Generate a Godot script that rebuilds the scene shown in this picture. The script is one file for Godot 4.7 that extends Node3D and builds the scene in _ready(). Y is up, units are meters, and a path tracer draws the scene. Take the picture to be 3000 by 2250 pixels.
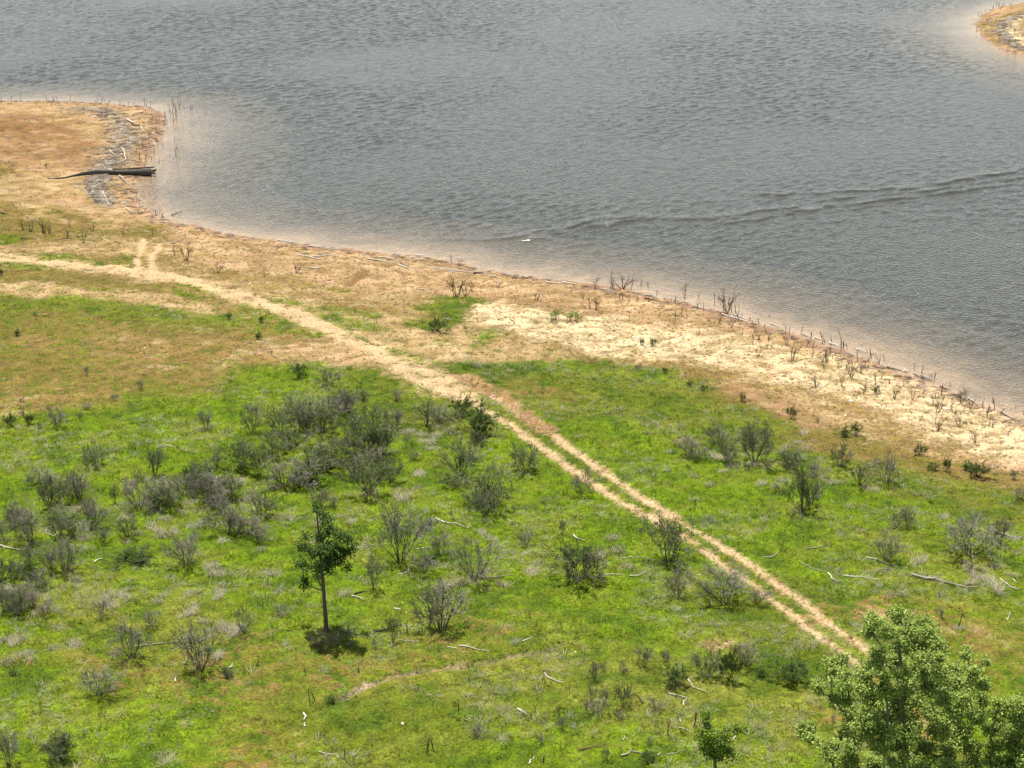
extends Node3D
# A lake shore seen from the air. World metres: x to the right, y up from the water level, -z away over the lake.

const CAM_HEIGHT := 44
const CAM_PITCH := 21
const CAM_FOV := 24
const SUN_TO := Vector3(-0.10, 0.965, -0.20)

const SHORE := [Vector2(-84.62, -203.35), Vector2(-66.47, -204.34), Vector2(-58.8, -205.34), Vector2(-53.48, -205.34), Vector2(-47.95, -204.34), Vector2(-43.47, -203.11), Vector2(-40.61, -201.88), Vector2(-38.9, -198.77), Vector2(-37.89, -194.83), Vector2(-37.37, -189.72), Vector2(-36.74, -182.81), Vector2(-36.64, -177.49), Vector2(-36.37, -172.45), Vector2(-36.16, -168.35), Vector2(-35.53, -164.43), Vector2(-34.27, -160.83), Vector2(-32.41, -157.68), Vector2(-29.79, -154.64), Vector2(-26.55, -152.29), Vector2(-23.45, -150.42), Vector2(-20.05, -148.73), Vector2(-15.91, -146.94), Vector2(-11.9, -145.72), Vector2(-7.95, -144.39), Vector2(-5.58, -142.95), Vector2(-3.25, -141.16), Vector2(-0.22, -139.4), Vector2(2.75, -138.17), Vector2(5.67, -136.96), Vector2(8.53, -135.42), Vector2(11.29, -133.44), Vector2(13.98, -131.4), Vector2(16.54, -128.99), Vector2(18.69, -126.75), Vector2(21.63, -123.48), Vector2(24.41, -120.25), Vector2(26.94, -116.54), Vector2(29.3, -112.85), Vector2(31.17, -110.34), Vector2(33.06, -108.08), Vector2(36.99, -102.62), Vector2(42.48, -94.51)]
const POINT := [Vector2(112.93, -299.07), Vector2(90.68, -287.83), Vector2(77.51, -276.05), Vector2(74.6, -273.46), Vector2(70.78, -269.24), Vector2(67.5, -262.75), Vector2(65.07, -255.4), Vector2(63.89, -248.08), Vector2(63.83, -241.14), Vector2(64.55, -235.52), Vector2(65.69, -231.38), Vector2(68.75, -223.8), Vector2(77.93, -201.16)]
const LAND := [Vector2(-84.62, -203.35), Vector2(-66.47, -204.34), Vector2(-58.8, -205.34), Vector2(-53.48, -205.34), Vector2(-47.95, -204.34), Vector2(-43.47, -203.11), Vector2(-40.61, -201.88), Vector2(-38.9, -198.77), Vector2(-37.89, -194.83), Vector2(-37.37, -189.72), Vector2(-36.74, -182.81), Vector2(-36.64, -177.49), Vector2(-36.37, -172.45), Vector2(-36.16, -168.35), Vector2(-35.53, -164.43), Vector2(-34.27, -160.83), Vector2(-32.41, -157.68), Vector2(-29.79, -154.64), Vector2(-26.55, -152.29), Vector2(-23.45, -150.42), Vector2(-20.05, -148.73), Vector2(-15.91, -146.94), Vector2(-11.9, -145.72), Vector2(-7.95, -144.39), Vector2(-5.58, -142.95), Vector2(-3.25, -141.16), Vector2(-0.22, -139.4), Vector2(2.75, -138.17), Vector2(5.67, -136.96), Vector2(8.53, -135.42), Vector2(11.29, -133.44), Vector2(13.98, -131.4), Vector2(16.54, -128.99), Vector2(18.69, -126.75), Vector2(21.63, -123.48), Vector2(24.41, -120.25), Vector2(26.94, -116.54), Vector2(29.3, -112.85), Vector2(31.17, -110.34), Vector2(33.06, -108.08), Vector2(36.99, -102.62), Vector2(42.48, -94.51), Vector2(90, 40), Vector2(-200, 40), Vector2(-200, -203.35)]
const POINT_LAND := [Vector2(112.93, -299.07), Vector2(90.68, -287.83), Vector2(77.51, -276.05), Vector2(74.6, -273.46), Vector2(70.78, -269.24), Vector2(67.5, -262.75), Vector2(65.07, -255.4), Vector2(63.89, -248.08), Vector2(63.83, -241.14), Vector2(64.55, -235.52), Vector2(65.69, -231.38), Vector2(68.75, -223.8), Vector2(77.93, -201.16), Vector2(260, -201.16), Vector2(260, -299.07)]
# ground cover: linear base colour, share of the ground under grass, grass height
const COVER := {
	"bed": [Color(0.40, 0.30, 0.20), 0.0, 0.0],
	"wetsand": [Color(0.26, 0.17, 0.115), 0.0, 0.0],
	"sand": [Color(0.345, 0.24, 0.143), 0.07, 0.05],
	"pale": [Color(0.51, 0.42, 0.275), 0.08, 0.05],
	"straw": [Color(0.33, 0.245, 0.132), 0.15, 0.05],
	"track": [Color(0.42, 0.315, 0.195), 0.0, 0.0],
	"soil": [Color(0.27, 0.172, 0.10), 0.05, 0.04],
	"russet": [Color(0.205, 0.115, 0.062), 0.1, 0.04],
	"brown": [Color(0.20, 0.145, 0.052), 0.45, 0.05],
	"olive": [Color(0.155, 0.132, 0.033), 0.8, 0.06],
	"meadow": [Color(0.115, 0.155, 0.016), 0.9, 0.09],
	"green": [Color(0.130, 0.212, 0.010), 1.0, 0.11],
	"dark": [Color(0.066, 0.120, 0.012), 1.0, 0.12],
	"yellow": [Color(0.175, 0.20, 0.032), 0.9, 0.1],
	"ochre": [Color(0.175, 0.135, 0.032), 0.5, 0.05],
	"dull": [Color(0.24, 0.185, 0.135), 0.05, 0.04],
	"ash": [Color(0.245, 0.198, 0.155), 0.1, 0.05],
}
const STROKES := [
	["brown", 8, 3, 2.5, 0.75, [Vector2(-37.36, -117.99), Vector2(-30.12, -115.75), Vector2(-24.22, -114.48), Vector2(-19.29, -112.8)]],
	["olive", 9, 3, 2.5, 0.7, [Vector2(-37.98, -120.19), Vector2(-30.75, -118.44), Vector2(-24.62, -116.61), Vector2(-19.44, -113.81)]],
	["olive", 5, 2, 2, 0.9, [Vector2(-34.55, -108.04), Vector2(-28.19, -107.41), Vector2(-21.17, -106.02)]],
	["brown", 4.5, 2.5, 2, 0.85, [Vector2(-24.52, -116.07), Vector2(-21.44, -114.67), Vector2(-19.44, -113.81)]],
	["meadow", 2.5, 2.5, 2, 0.45, [Vector2(-36.01, -125.13), Vector2(-30.5, -124.61), Vector2(-22.75, -122.49)]],
	["brown", 4, 2.5, 2, 0.7, [Vector2(-30.6, -102.06), Vector2(-28.57, -102.97)]],
	["soil", 1.6, 1, 0.8, 0.9, [Vector2(-31.28, -98.41), Vector2(-29.83, -98.08)]],
	["green", 7, 3, 2, 1, [Vector2(-30.09, -92.27), Vector2(-21.73, -96.96), Vector2(-13.72, -102.11), Vector2(-11.9, -106.58)]],
	["green", 5, 2, 1.5, 0.9, [Vector2(-12.67, -108.39), Vector2(-10.15, -106.67), Vector2(-7.18, -106.01), Vector2(-5, -102.82)]],
	["meadow", 3, 1.5, 1, 1, [Vector2(-9.34, -111.52), Vector2(-6.06, -107.01), Vector2(-4.15, -102.9)]],
	["sand", 2.8, 1.2, 1.2, 1, [Vector2(-14.64, -115.26), Vector2(-12.83, -115.96), Vector2(-10.54, -115.07)]],
	["brown", 1.3, 0.8, 0.8, 0.7, [Vector2(-17.48, -117.71), Vector2(-15.58, -117.89)]],
	["dark", 3.2, 1.5, 1.4, 1, [Vector2(-2.97, -113.07), Vector2(0.43, -111.01), Vector2(3.39, -108.12), Vector2(6.54, -105.86)]],
	["meadow", 4.5, 2, 1.6, 1, [Vector2(2.18, -107.06), Vector2(7.13, -105.94), Vector2(10.79, -104.34), Vector2(12.91, -102.58)]],
	["olive", 2.4, 1.5, 1.2, 0.8, [Vector2(2.22, -109.35), Vector2(6.76, -109.97), Vector2(9.41, -108.95), Vector2(12.27, -107.59)]],
	["meadow", 2.5, 1.5, 1.2, 0.8, [Vector2(4.08, -111.02), Vector2(8.5, -108.82), Vector2(12.9, -105.08), Vector2(15.82, -103.02)]],
	["green", 5, 2.5, 2, 1, [Vector2(6.74, -99.38), Vector2(11.87, -95.54), Vector2(15.34, -91.75), Vector2(19.87, -88.4), Vector2(24.29, -85.88)]],
	["meadow", 3, 2, 1.5, 0.9, [Vector2(16.87, -102.35), Vector2(20.59, -99.29), Vector2(23.97, -95.66), Vector2(27.51, -93.7), Vector2(30.95, -91.82)]],
	["olive", 1.8, 1.2, 1, 0.9, [Vector2(18.56, -102.2), Vector2(22.02, -99.5), Vector2(25.81, -97.79), Vector2(29.94, -96.59)]],
	["brown", 2, 1.2, 1, 0.9, [Vector2(8.73, -116.81), Vector2(10.87, -115.59), Vector2(13.34, -114.98), Vector2(15.28, -112.79)]],
	["brown", 1.6, 1.2, 1, 0.75, [Vector2(0.45, -118.83), Vector2(2.73, -119.72), Vector2(4.99, -118.93), Vector2(7.44, -116.59)]],
	["brown", 1.5, 1.2, 1, 0.8, [Vector2(18.47, -113.41), Vector2(21.03, -110.07), Vector2(23.37, -106.42), Vector2(25.55, -102.91), Vector2(28.9, -100.24)]],
	["soil", 1.2, 0.8, 0.8, 0.7, [Vector2(13.9, -111.57), Vector2(17.15, -108.42), Vector2(18.97, -104.78)]],
	["soil", 1.2, 1, 1, 0.7, [Vector2(28.42, -100.55), Vector2(30.59, -98.96), Vector2(32.47, -97.02)]],
	["pale", 4.2, 1.8, 1.2, 1, [Vector2(-0.55, -126.05), Vector2(2.51, -125.13), Vector2(6.43, -122.05), Vector2(8.96, -120.17)]],
	["pale", 3.8, 1.8, 1.2, 0.85, [Vector2(10.33, -121), Vector2(14.79, -119.59), Vector2(18.35, -117), Vector2(21.8, -114.61), Vector2(25.04, -111.86), Vector2(28.33, -107.37), Vector2(31.74, -103.22)]],
	["soil", 1.6, 1, 1, 0.9, [Vector2(-1.63, -131.53), Vector2(2.59, -129.88), Vector2(5.34, -128.24)]],
	["straw", 2, 1.2, 1.2, 0.8, [Vector2(-4.07, -118.9), Vector2(-0.83, -117.55), Vector2(2.04, -116.83)]],
	["straw", 3.2, 1.4, 1.2, 1, [Vector2(-24.7, -136.3), Vector2(-19.55, -133.22), Vector2(-14.87, -129.57), Vector2(-10.46, -126.5), Vector2(-6.89, -123.48), Vector2(-4.8, -121.2)]],
	["straw", 2.4, 1.2, 1.2, 1, [Vector2(-7.93, -118.59), Vector2(-4.93, -116.02), Vector2(-2.08, -115.45), Vector2(-0.19, -116.54)]],
	["sand", 2, 1.2, 1.2, 1, [Vector2(-25.8, -140.65), Vector2(-20.1, -137.34), Vector2(-14.69, -134.72), Vector2(-9.49, -132.54)]],
	["dark", 1.3, 0.9, 0.8, 1, [Vector2(-5.7, -122.96), Vector2(-4.96, -125.59), Vector2(-4.19, -128.09)]],
	["meadow", 1.8, 1.1, 1, 0.8, [Vector2(-5.92, -124.2), Vector2(-5.02, -127.18), Vector2(-3.71, -129.83)]],
	["meadow", 1.2, 0.9, 0.8, 0.85, [Vector2(-13.19, -126.54), Vector2(-11.43, -125.86), Vector2(-10.34, -124.97)]],
	["brown", 1.3, 1, 1, 0.75, [Vector2(-14.06, -128.36), Vector2(-10.88, -127.5), Vector2(-6.99, -125.38)]],
	["brown", 1.2, 0.9, 0.9, 0.6, [Vector2(-19.39, -132.05), Vector2(-14.87, -129.57), Vector2(-11.95, -128.02)]],
	["soil", 9, 3, 2, 1, [Vector2(-55.91, -184.15), Vector2(-50.36, -184.79), Vector2(-46.56, -182.86), Vector2(-43.98, -177.69)]],
	["russet", 5, 3, 2, 0.9, [Vector2(-52.91, -187.27), Vector2(-48.83, -186.4), Vector2(-45.69, -185.31)]],
	["russet", 3.5, 2.5, 2, 0.5, [Vector2(-48.69, -178.09), Vector2(-44.61, -178.45)]],
	["straw", 4, 2.5, 2, 0.9, [Vector2(-49.21, -163.04), Vector2(-44.25, -163.67), Vector2(-40.48, -164.05)]],
	["straw", 1.6, 1, 1, 0.8, [Vector2(-45.71, -189.76), Vector2(-43.25, -186.22), Vector2(-42.38, -184.38)]],
	["olive", 3, 2, 1.8, 0.9, [Vector2(-45.66, -150.15), Vector2(-41.53, -149.48), Vector2(-36.67, -148.96), Vector2(-32.74, -149.01)]],
	["olive", 1.5, 1, 1, 0.9, [Vector2(-41.44, -155.62), Vector2(-38.76, -154.64), Vector2(-36.67, -152.53)]],
	["russet", 1.6, 1.2, 1.2, 0.6, [Vector2(-41.48, -160.99), Vector2(-38.93, -160.94), Vector2(-37.19, -160.66)]],
	["straw", 2, 1.4, 1.4, 0.8, [Vector2(-41.9, -142.01), Vector2(-36.28, -142.21), Vector2(-30.64, -142.38), Vector2(-25.94, -141.47)]],
	["brown", 1.6, 1.2, 1, 0.7, [Vector2(-27.99, -140.32), Vector2(-22.86, -136.21), Vector2(-19.79, -135.02), Vector2(-16.66, -133.02)]],
	["brown", 2.4, 1.4, 1.2, 1, [Vector2(-39.68, -133.78), Vector2(-33.74, -132.82), Vector2(-27.39, -131.26)]],
	["olive", 2.2, 1.4, 1.2, 0.75, [Vector2(-39.76, -134.05), Vector2(-33.8, -133.1), Vector2(-27.45, -131.54)]],
	["straw", 1.6, 1, 1, 1, [Vector2(-40.63, -129.55), Vector2(-34.35, -129.44), Vector2(-28.63, -128.66), Vector2(-25.62, -127.34), Vector2(-22.2, -125.27)]],
	["brown", 1.4, 1, 0.8, 0.6, [Vector2(-27.93, -134.09), Vector2(-23.13, -128.91), Vector2(-18.98, -123.96)]],
	["wetsand", 1, 0.7, 0.6, 0.9, [Vector2(-38.38, -197.6), Vector2(-37.66, -191.88), Vector2(-36.89, -184.44), Vector2(-36.64, -178.46)]],
	["olive", 4, 2.5, 2, 0.55, [Vector2(-16.9, -72.11), Vector2(-10.24, -69.04), Vector2(-4.27, -71.02), Vector2(-0.13, -72.12)]],
	["ochre", 1.5, 1.2, 1, 0.75, [Vector2(-11.5, -61.24), Vector2(-9.26, -64.11), Vector2(-6.76, -66.07), Vector2(-4.1, -67.55), Vector2(-1.13, -68.7)]],
	["ochre", 1, 0.8, 0.8, 0.55, [Vector2(-7.75, -64.18), Vector2(-5.95, -65.73), Vector2(-4.05, -66.59)]],
	["meadow", 3, 2, 1.6, 0.8, [Vector2(-6.26, -64.61), Vector2(-2.1, -67.07), Vector2(1.9, -68.87), Vector2(8.06, -69.65)]],
	["yellow", 3.5, 2, 1.8, 0.75, [Vector2(6.52, -68.33), Vector2(9.25, -69.31), Vector2(10.88, -67.79), Vector2(12.78, -67.11)]],
	["yellow", 3, 2, 1.6, 0.6, [Vector2(0.9, -70.05), Vector2(2.99, -71.01), Vector2(5, -69.87)]],
	["ochre", 0.9, 0.8, 0.7, 0.7, [Vector2(12.96, -69.54), Vector2(14.05, -67.58), Vector2(14.51, -65.66)]],
	["soil", 0.7, 0.4, 0.5, 1, [Vector2(9.45, -74.14), Vector2(10.42, -74.12)]],
	["meadow", 3.5, 2, 1.5, 0.9, [Vector2(11.89, -77.12), Vector2(13.2, -73.91), Vector2(14.21, -72.19)]],
	["dark", 1.6, 1, 1, 0.7, [Vector2(12.61, -74.32), Vector2(13.78, -72.16)]],
	["dark", 1.4, 1, 1, 0.7, [Vector2(14.16, -80.36), Vector2(15.68, -78.43), Vector2(16.38, -76.03)]],
	["olive", 4, 2.5, 2, 0.6, [Vector2(18.94, -77.72), Vector2(22.02, -76.5), Vector2(24.03, -74.73)]],
	["ochre", 1.2, 1, 0.9, 0.6, [Vector2(21.12, -77.41), Vector2(24.3, -75.71)]],
	["soil", 0.8, 0.5, 0.5, 0.9, [Vector2(17.56, -77.6), Vector2(18.18, -77.9)]],
	["yellow", 3, 2, 1.6, 0.6, [Vector2(-16.87, -75.3), Vector2(-19.86, -76.1), Vector2(-21.38, -77)]],
	["yellow", 4, 2, 1.6, 0.45, [Vector2(20.4, -84.85), Vector2(23.3, -81.79), Vector2(25.42, -79.86)]],
	["straw", 1.7, 1, 0.7, 0.7, [Vector2(-43.34, -139.13), Vector2(-35.22, -137.64), Vector2(-29.33, -135.71), Vector2(-24.56, -133.29), Vector2(-19.61, -128.5), Vector2(-15.67, -124.32), Vector2(-11.94, -120.18), Vector2(-8.69, -115.52), Vector2(-6.3, -111.72), Vector2(-3.73, -107.71)]],
	["track", 1.05, 0.55, 0.5, 1, [Vector2(-43.34, -139.13), Vector2(-35.22, -137.64), Vector2(-29.3, -135.56), Vector2(-24.51, -133), Vector2(-19.57, -128.23), Vector2(-15.67, -124.32), Vector2(-11.92, -119.95), Vector2(-8.67, -115.2), Vector2(-6.27, -111.13), Vector2(-4.34, -108.28), Vector2(-2.51, -105.8)]],
	["track", 0.42, 0.25, 0.25, 1, [Vector2(-4.4, -109.96), Vector2(-3.21, -110.57), Vector2(-1.36, -107.35), Vector2(0.4, -103.98), Vector2(2.07, -100.75), Vector2(3.39, -98.37), Vector2(4.91, -95.47), Vector2(6.35, -92.69), Vector2(7.72, -90.1), Vector2(8.61, -88.64)]],
	["track", 0.36, 0.25, 0.25, 0.75, [Vector2(8.61, -88.64), Vector2(9.27, -87.59), Vector2(10.14, -86.34)]],
	["track", 0.38, 0.22, 0.22, 1, [Vector2(10.15, -86.46), Vector2(11.37, -84.23), Vector2(12.53, -82.1), Vector2(13.61, -79.79), Vector2(14.83, -77.36), Vector2(15.81, -75.27), Vector2(16.52, -73.79), Vector2(17.04, -72.61)]],
	["track", 0.38, 0.25, 0.25, 1, [Vector2(-4.35, -108.55), Vector2(-3.11, -106.43), Vector2(-1.32, -103.79), Vector2(0.67, -100.35), Vector2(2.54, -97.02), Vector2(4.1, -93.97), Vector2(5.5, -91.39), Vector2(6.9, -89.25), Vector2(7.91, -87.65)]],
	["track", 0.4, 0.25, 0.25, 0.6, [Vector2(7.91, -87.65), Vector2(9.12, -85.95), Vector2(9.96, -84.56)]],
	["track", 0.34, 0.2, 0.2, 1, [Vector2(9.96, -84.56), Vector2(10.93, -82.5), Vector2(12.11, -80.61), Vector2(13.2, -78.47), Vector2(14.18, -76.09), Vector2(14.98, -74.27), Vector2(15.7, -72.83), Vector2(16.17, -71.36)]],
	["ochre", 1, 0.7, 0.7, 0.6, [Vector2(16.39, -71.46), Vector2(17.26, -68.57), Vector2(18.29, -65.1)]],
	["meadow", 0.28, 0.2, 0.25, 0.9, [Vector2(-1.34, -105.41), Vector2(0.68, -101.94), Vector2(2.58, -98.66), Vector2(4.16, -95.53), Vector2(5.8, -92.23), Vector2(7.43, -89.62)]],
	["meadow", 0.3, 0.2, 0.22, 0.9, [Vector2(10.85, -83.9), Vector2(12.22, -81.47), Vector2(13.48, -78.91), Vector2(14.19, -77.56)]],
	["brown", 0.22, 0.2, 0.2, 0.8, [Vector2(14.19, -77.56), Vector2(15.18, -75.46), Vector2(15.82, -74.11)]],
	["soil", 0.7, 0.4, 0.5, 0.9, [Vector2(-2.91, -110.6), Vector2(-0.47, -106.74), Vector2(0.97, -103.46), Vector2(1.94, -101.53)]],
	["meadow", 0.2, 0.15, 0.2, 0.6, [Vector2(-12.79, -122.22), Vector2(-10.18, -118.4), Vector2(-7.69, -114.52)]],
	["track", 0.3, 0.12, 0.05, 1, [Vector2(-31.24, -146.98), Vector2(-30.57, -142.4), Vector2(-30.32, -139.64), Vector2(-29.63, -136.9), Vector2(-28.46, -134.62)]],
	["track", 0.3, 0.12, 0.05, 1, [Vector2(-29.62, -146.05), Vector2(-29.37, -142.1), Vector2(-29.11, -139.34), Vector2(-28.21, -136.31), Vector2(-26.82, -133.93)]],
	["russet", 0.3, 0.2, 0.25, 0.8, [Vector2(-11.71, -138.24), Vector2(-12.2, -135.28), Vector2(-12.94, -133.38), Vector2(-13.87, -131.8)]],
	["russet", 0.3, 0.2, 0.25, 0.8, [Vector2(-8.24, -139.15), Vector2(-8.61, -137.17), Vector2(-8.31, -135.71), Vector2(-8.72, -134.58), Vector2(-9.87, -132.91)]],
	["brown", 0.2, 0.15, 0.2, 0.8, [Vector2(-4.27, -137.27), Vector2(-5.69, -135.75), Vector2(-6.9, -134.46)]],
	["ash", 0.22, 0.15, 0.2, 0.8, [Vector2(-7.34, -68.18), Vector2(-6.23, -69.45), Vector2(-5.26, -70.21), Vector2(-3.24, -71.04), Vector2(-2, -71.32)]],
	["ash", 0.2, 0.15, 0.2, 0.7, [Vector2(-1.38, -71.61), Vector2(0.3, -72.5), Vector2(1.57, -73.11), Vector2(2.27, -73.83)]],
	["dark", 0.25, 0.15, 0.15, 0.7, [Vector2(0.3, -74.07), Vector2(1.82, -74.86), Vector2(3.34, -74.78), Vector2(4.19, -74.46)]],
	["ash", 1.8, 0.9, 1.2, 0.65, [Vector2(-48.03, -198.95), Vector2(-44.91, -197.6), Vector2(-42.65, -192.8), Vector2(-40.9, -188.24), Vector2(-39.74, -184.34), Vector2(-39.96, -181.14), Vector2(-39.98, -176.2), Vector2(-39.98, -172.95)]],
	["ash", 1, 0.7, 0.8, 0.7, [Vector2(-39.98, -172.95), Vector2(-39.69, -168.84), Vector2(-39.26, -165.37), Vector2(-38.14, -162.14), Vector2(-37.09, -159.79)]],
	["dull", 6, 1.5, 1, 1, [Vector2(66.48, -254.55), Vector2(70.61, -250.21), Vector2(74.57, -244.54)]],
	["brown", 0.6, 0.4, 0.5, 0.8, [Vector2(74.92, -266.43), Vector2(69.65, -259.44), Vector2(66.71, -251.58), Vector2(65.94, -243.45), Vector2(66.67, -235.16)]],
	["straw", 2.5, 1.5, 1, 0.6, [Vector2(67.16, -252.12), Vector2(71.55, -253.75), Vector2(75.49, -247.77)]],
	["ash", 1.2, 0.8, 0.8, 0.6, [Vector2(73.7, -261.86), Vector2(69.51, -255.82), Vector2(67.12, -248.17), Vector2(66.55, -239.82), Vector2(67.64, -234.75)]],
	["pale", 0.7, 0.4, 0.3, 1, [Vector2(75.53, -261.81), Vector2(70.83, -256.41), Vector2(68.29, -248.31), Vector2(67.96, -240.11), Vector2(69.38, -234.6)]],
	["brown", 1.2, 0.8, 0.8, 0.6, [Vector2(66.67, -256.66), Vector2(65.06, -247.44), Vector2(64.92, -240.6)]]]
const RUTS := [
	[0.07, 0.3, [Vector2(-3.21, -110.57), Vector2(-1.36, -107.35), Vector2(0.4, -103.98), Vector2(2.07, -100.75), Vector2(3.39, -98.37), Vector2(4.91, -95.47), Vector2(6.35, -92.69), Vector2(7.72, -90.1), Vector2(8.84, -88.35), Vector2(10.14, -86.34), Vector2(11.37, -84.23), Vector2(12.53, -82.1), Vector2(13.61, -79.79), Vector2(14.83, -77.36), Vector2(15.81, -75.27), Vector2(16.52, -73.79), Vector2(17.33, -71.96), Vector2(18.38, -69.04)]],
	[0.07, 0.3, [Vector2(-3.11, -106.43), Vector2(-1.32, -103.79), Vector2(0.67, -100.35), Vector2(2.54, -97.02), Vector2(4.1, -93.97), Vector2(5.5, -91.39), Vector2(6.9, -89.25), Vector2(7.91, -87.65), Vector2(9.96, -84.56), Vector2(10.93, -82.5), Vector2(12.11, -80.61), Vector2(13.2, -78.47), Vector2(14.18, -76.09), Vector2(14.98, -74.27), Vector2(15.7, -72.83), Vector2(16.31, -71.02), Vector2(17.22, -68.36)]],
	[0.16, 0.22, [Vector2(-7.34, -68.18), Vector2(-6.23, -69.45), Vector2(-5.26, -70.21), Vector2(-3.24, -71.04), Vector2(-2, -71.32), Vector2(0.3, -72.5), Vector2(1.57, -73.11), Vector2(2.27, -73.83)]],
	[0.14, 0.2, [Vector2(0.3, -74.07), Vector2(1.82, -74.86), Vector2(3.34, -74.78), Vector2(4.19, -74.46)]],
	[0.2, 0.3, [Vector2(-11.71, -138.24), Vector2(-12.2, -135.28), Vector2(-12.94, -133.38), Vector2(-13.87, -131.8)]],
	[0.22, 0.3, [Vector2(-8.24, -139.15), Vector2(-8.61, -137.17), Vector2(-8.31, -135.71), Vector2(-8.72, -134.58), Vector2(-9.87, -132.91)]],
	[0.1, 0.2, [Vector2(-4.27, -137.27), Vector2(-5.69, -135.75), Vector2(-6.9, -134.46)]]]
const WAKES := [
	[Vector2(-13.01, -149.99), Vector2(-8.2, -149.43), Vector2(-4.22, -149.43), Vector2(-0.24, -149.85), Vector2(2.99, -151.85), Vector2(6.34, -155.09), Vector2(9.28, -156.3), Vector2(12.21, -156.76)],
	[Vector2(0.95, -148.87), Vector2(4.19, -151.71), Vector2(7.08, -153.16), Vector2(10.48, -155.54), Vector2(13.41, -156.15), Vector2(16.25, -155.54), Vector2(18.79, -156.15), Vector2(22.4, -158.46), Vector2(25.96, -159.88)],
	[Vector2(16.06, -153.46), Vector2(20.34, -155.24), Vector2(24.85, -157.99), Vector2(29.37, -160.04), Vector2(34.07, -162.45), Vector2(39.65, -164.43), Vector2(44.52, -166.63), Vector2(50.25, -168.35)],
	[Vector2(23.12, -164.1), Vector2(28.42, -164.77), Vector2(32.89, -165.44), Vector2(37.53, -166.8), Vector2(41.51, -168.88), Vector2(45.67, -171.36), Vector2(51.86, -174.29)],
	[Vector2(29.83, -162.78), Vector2(34.32, -163.77), Vector2(38.56, -165.44), Vector2(42.88, -167.14), Vector2(47.02, -169.58), Vector2(50.97, -171)]]
const SHRUB_NAMES := {"leafy": ["leafy_shrub", "leafy shrubs of the shore"], "fresh": ["leafy_shrub", "bright green bushes on the sand"], "half": ["twiggy_shrub", "half-leafed shrubs"], "dark": ["dense_shrub", "dense dark shrubs"], "bare": ["bare_shrub", "bare grey shrubs"], "dead": ["dead_shrub", "dead shrubs of the beach"]}
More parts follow.
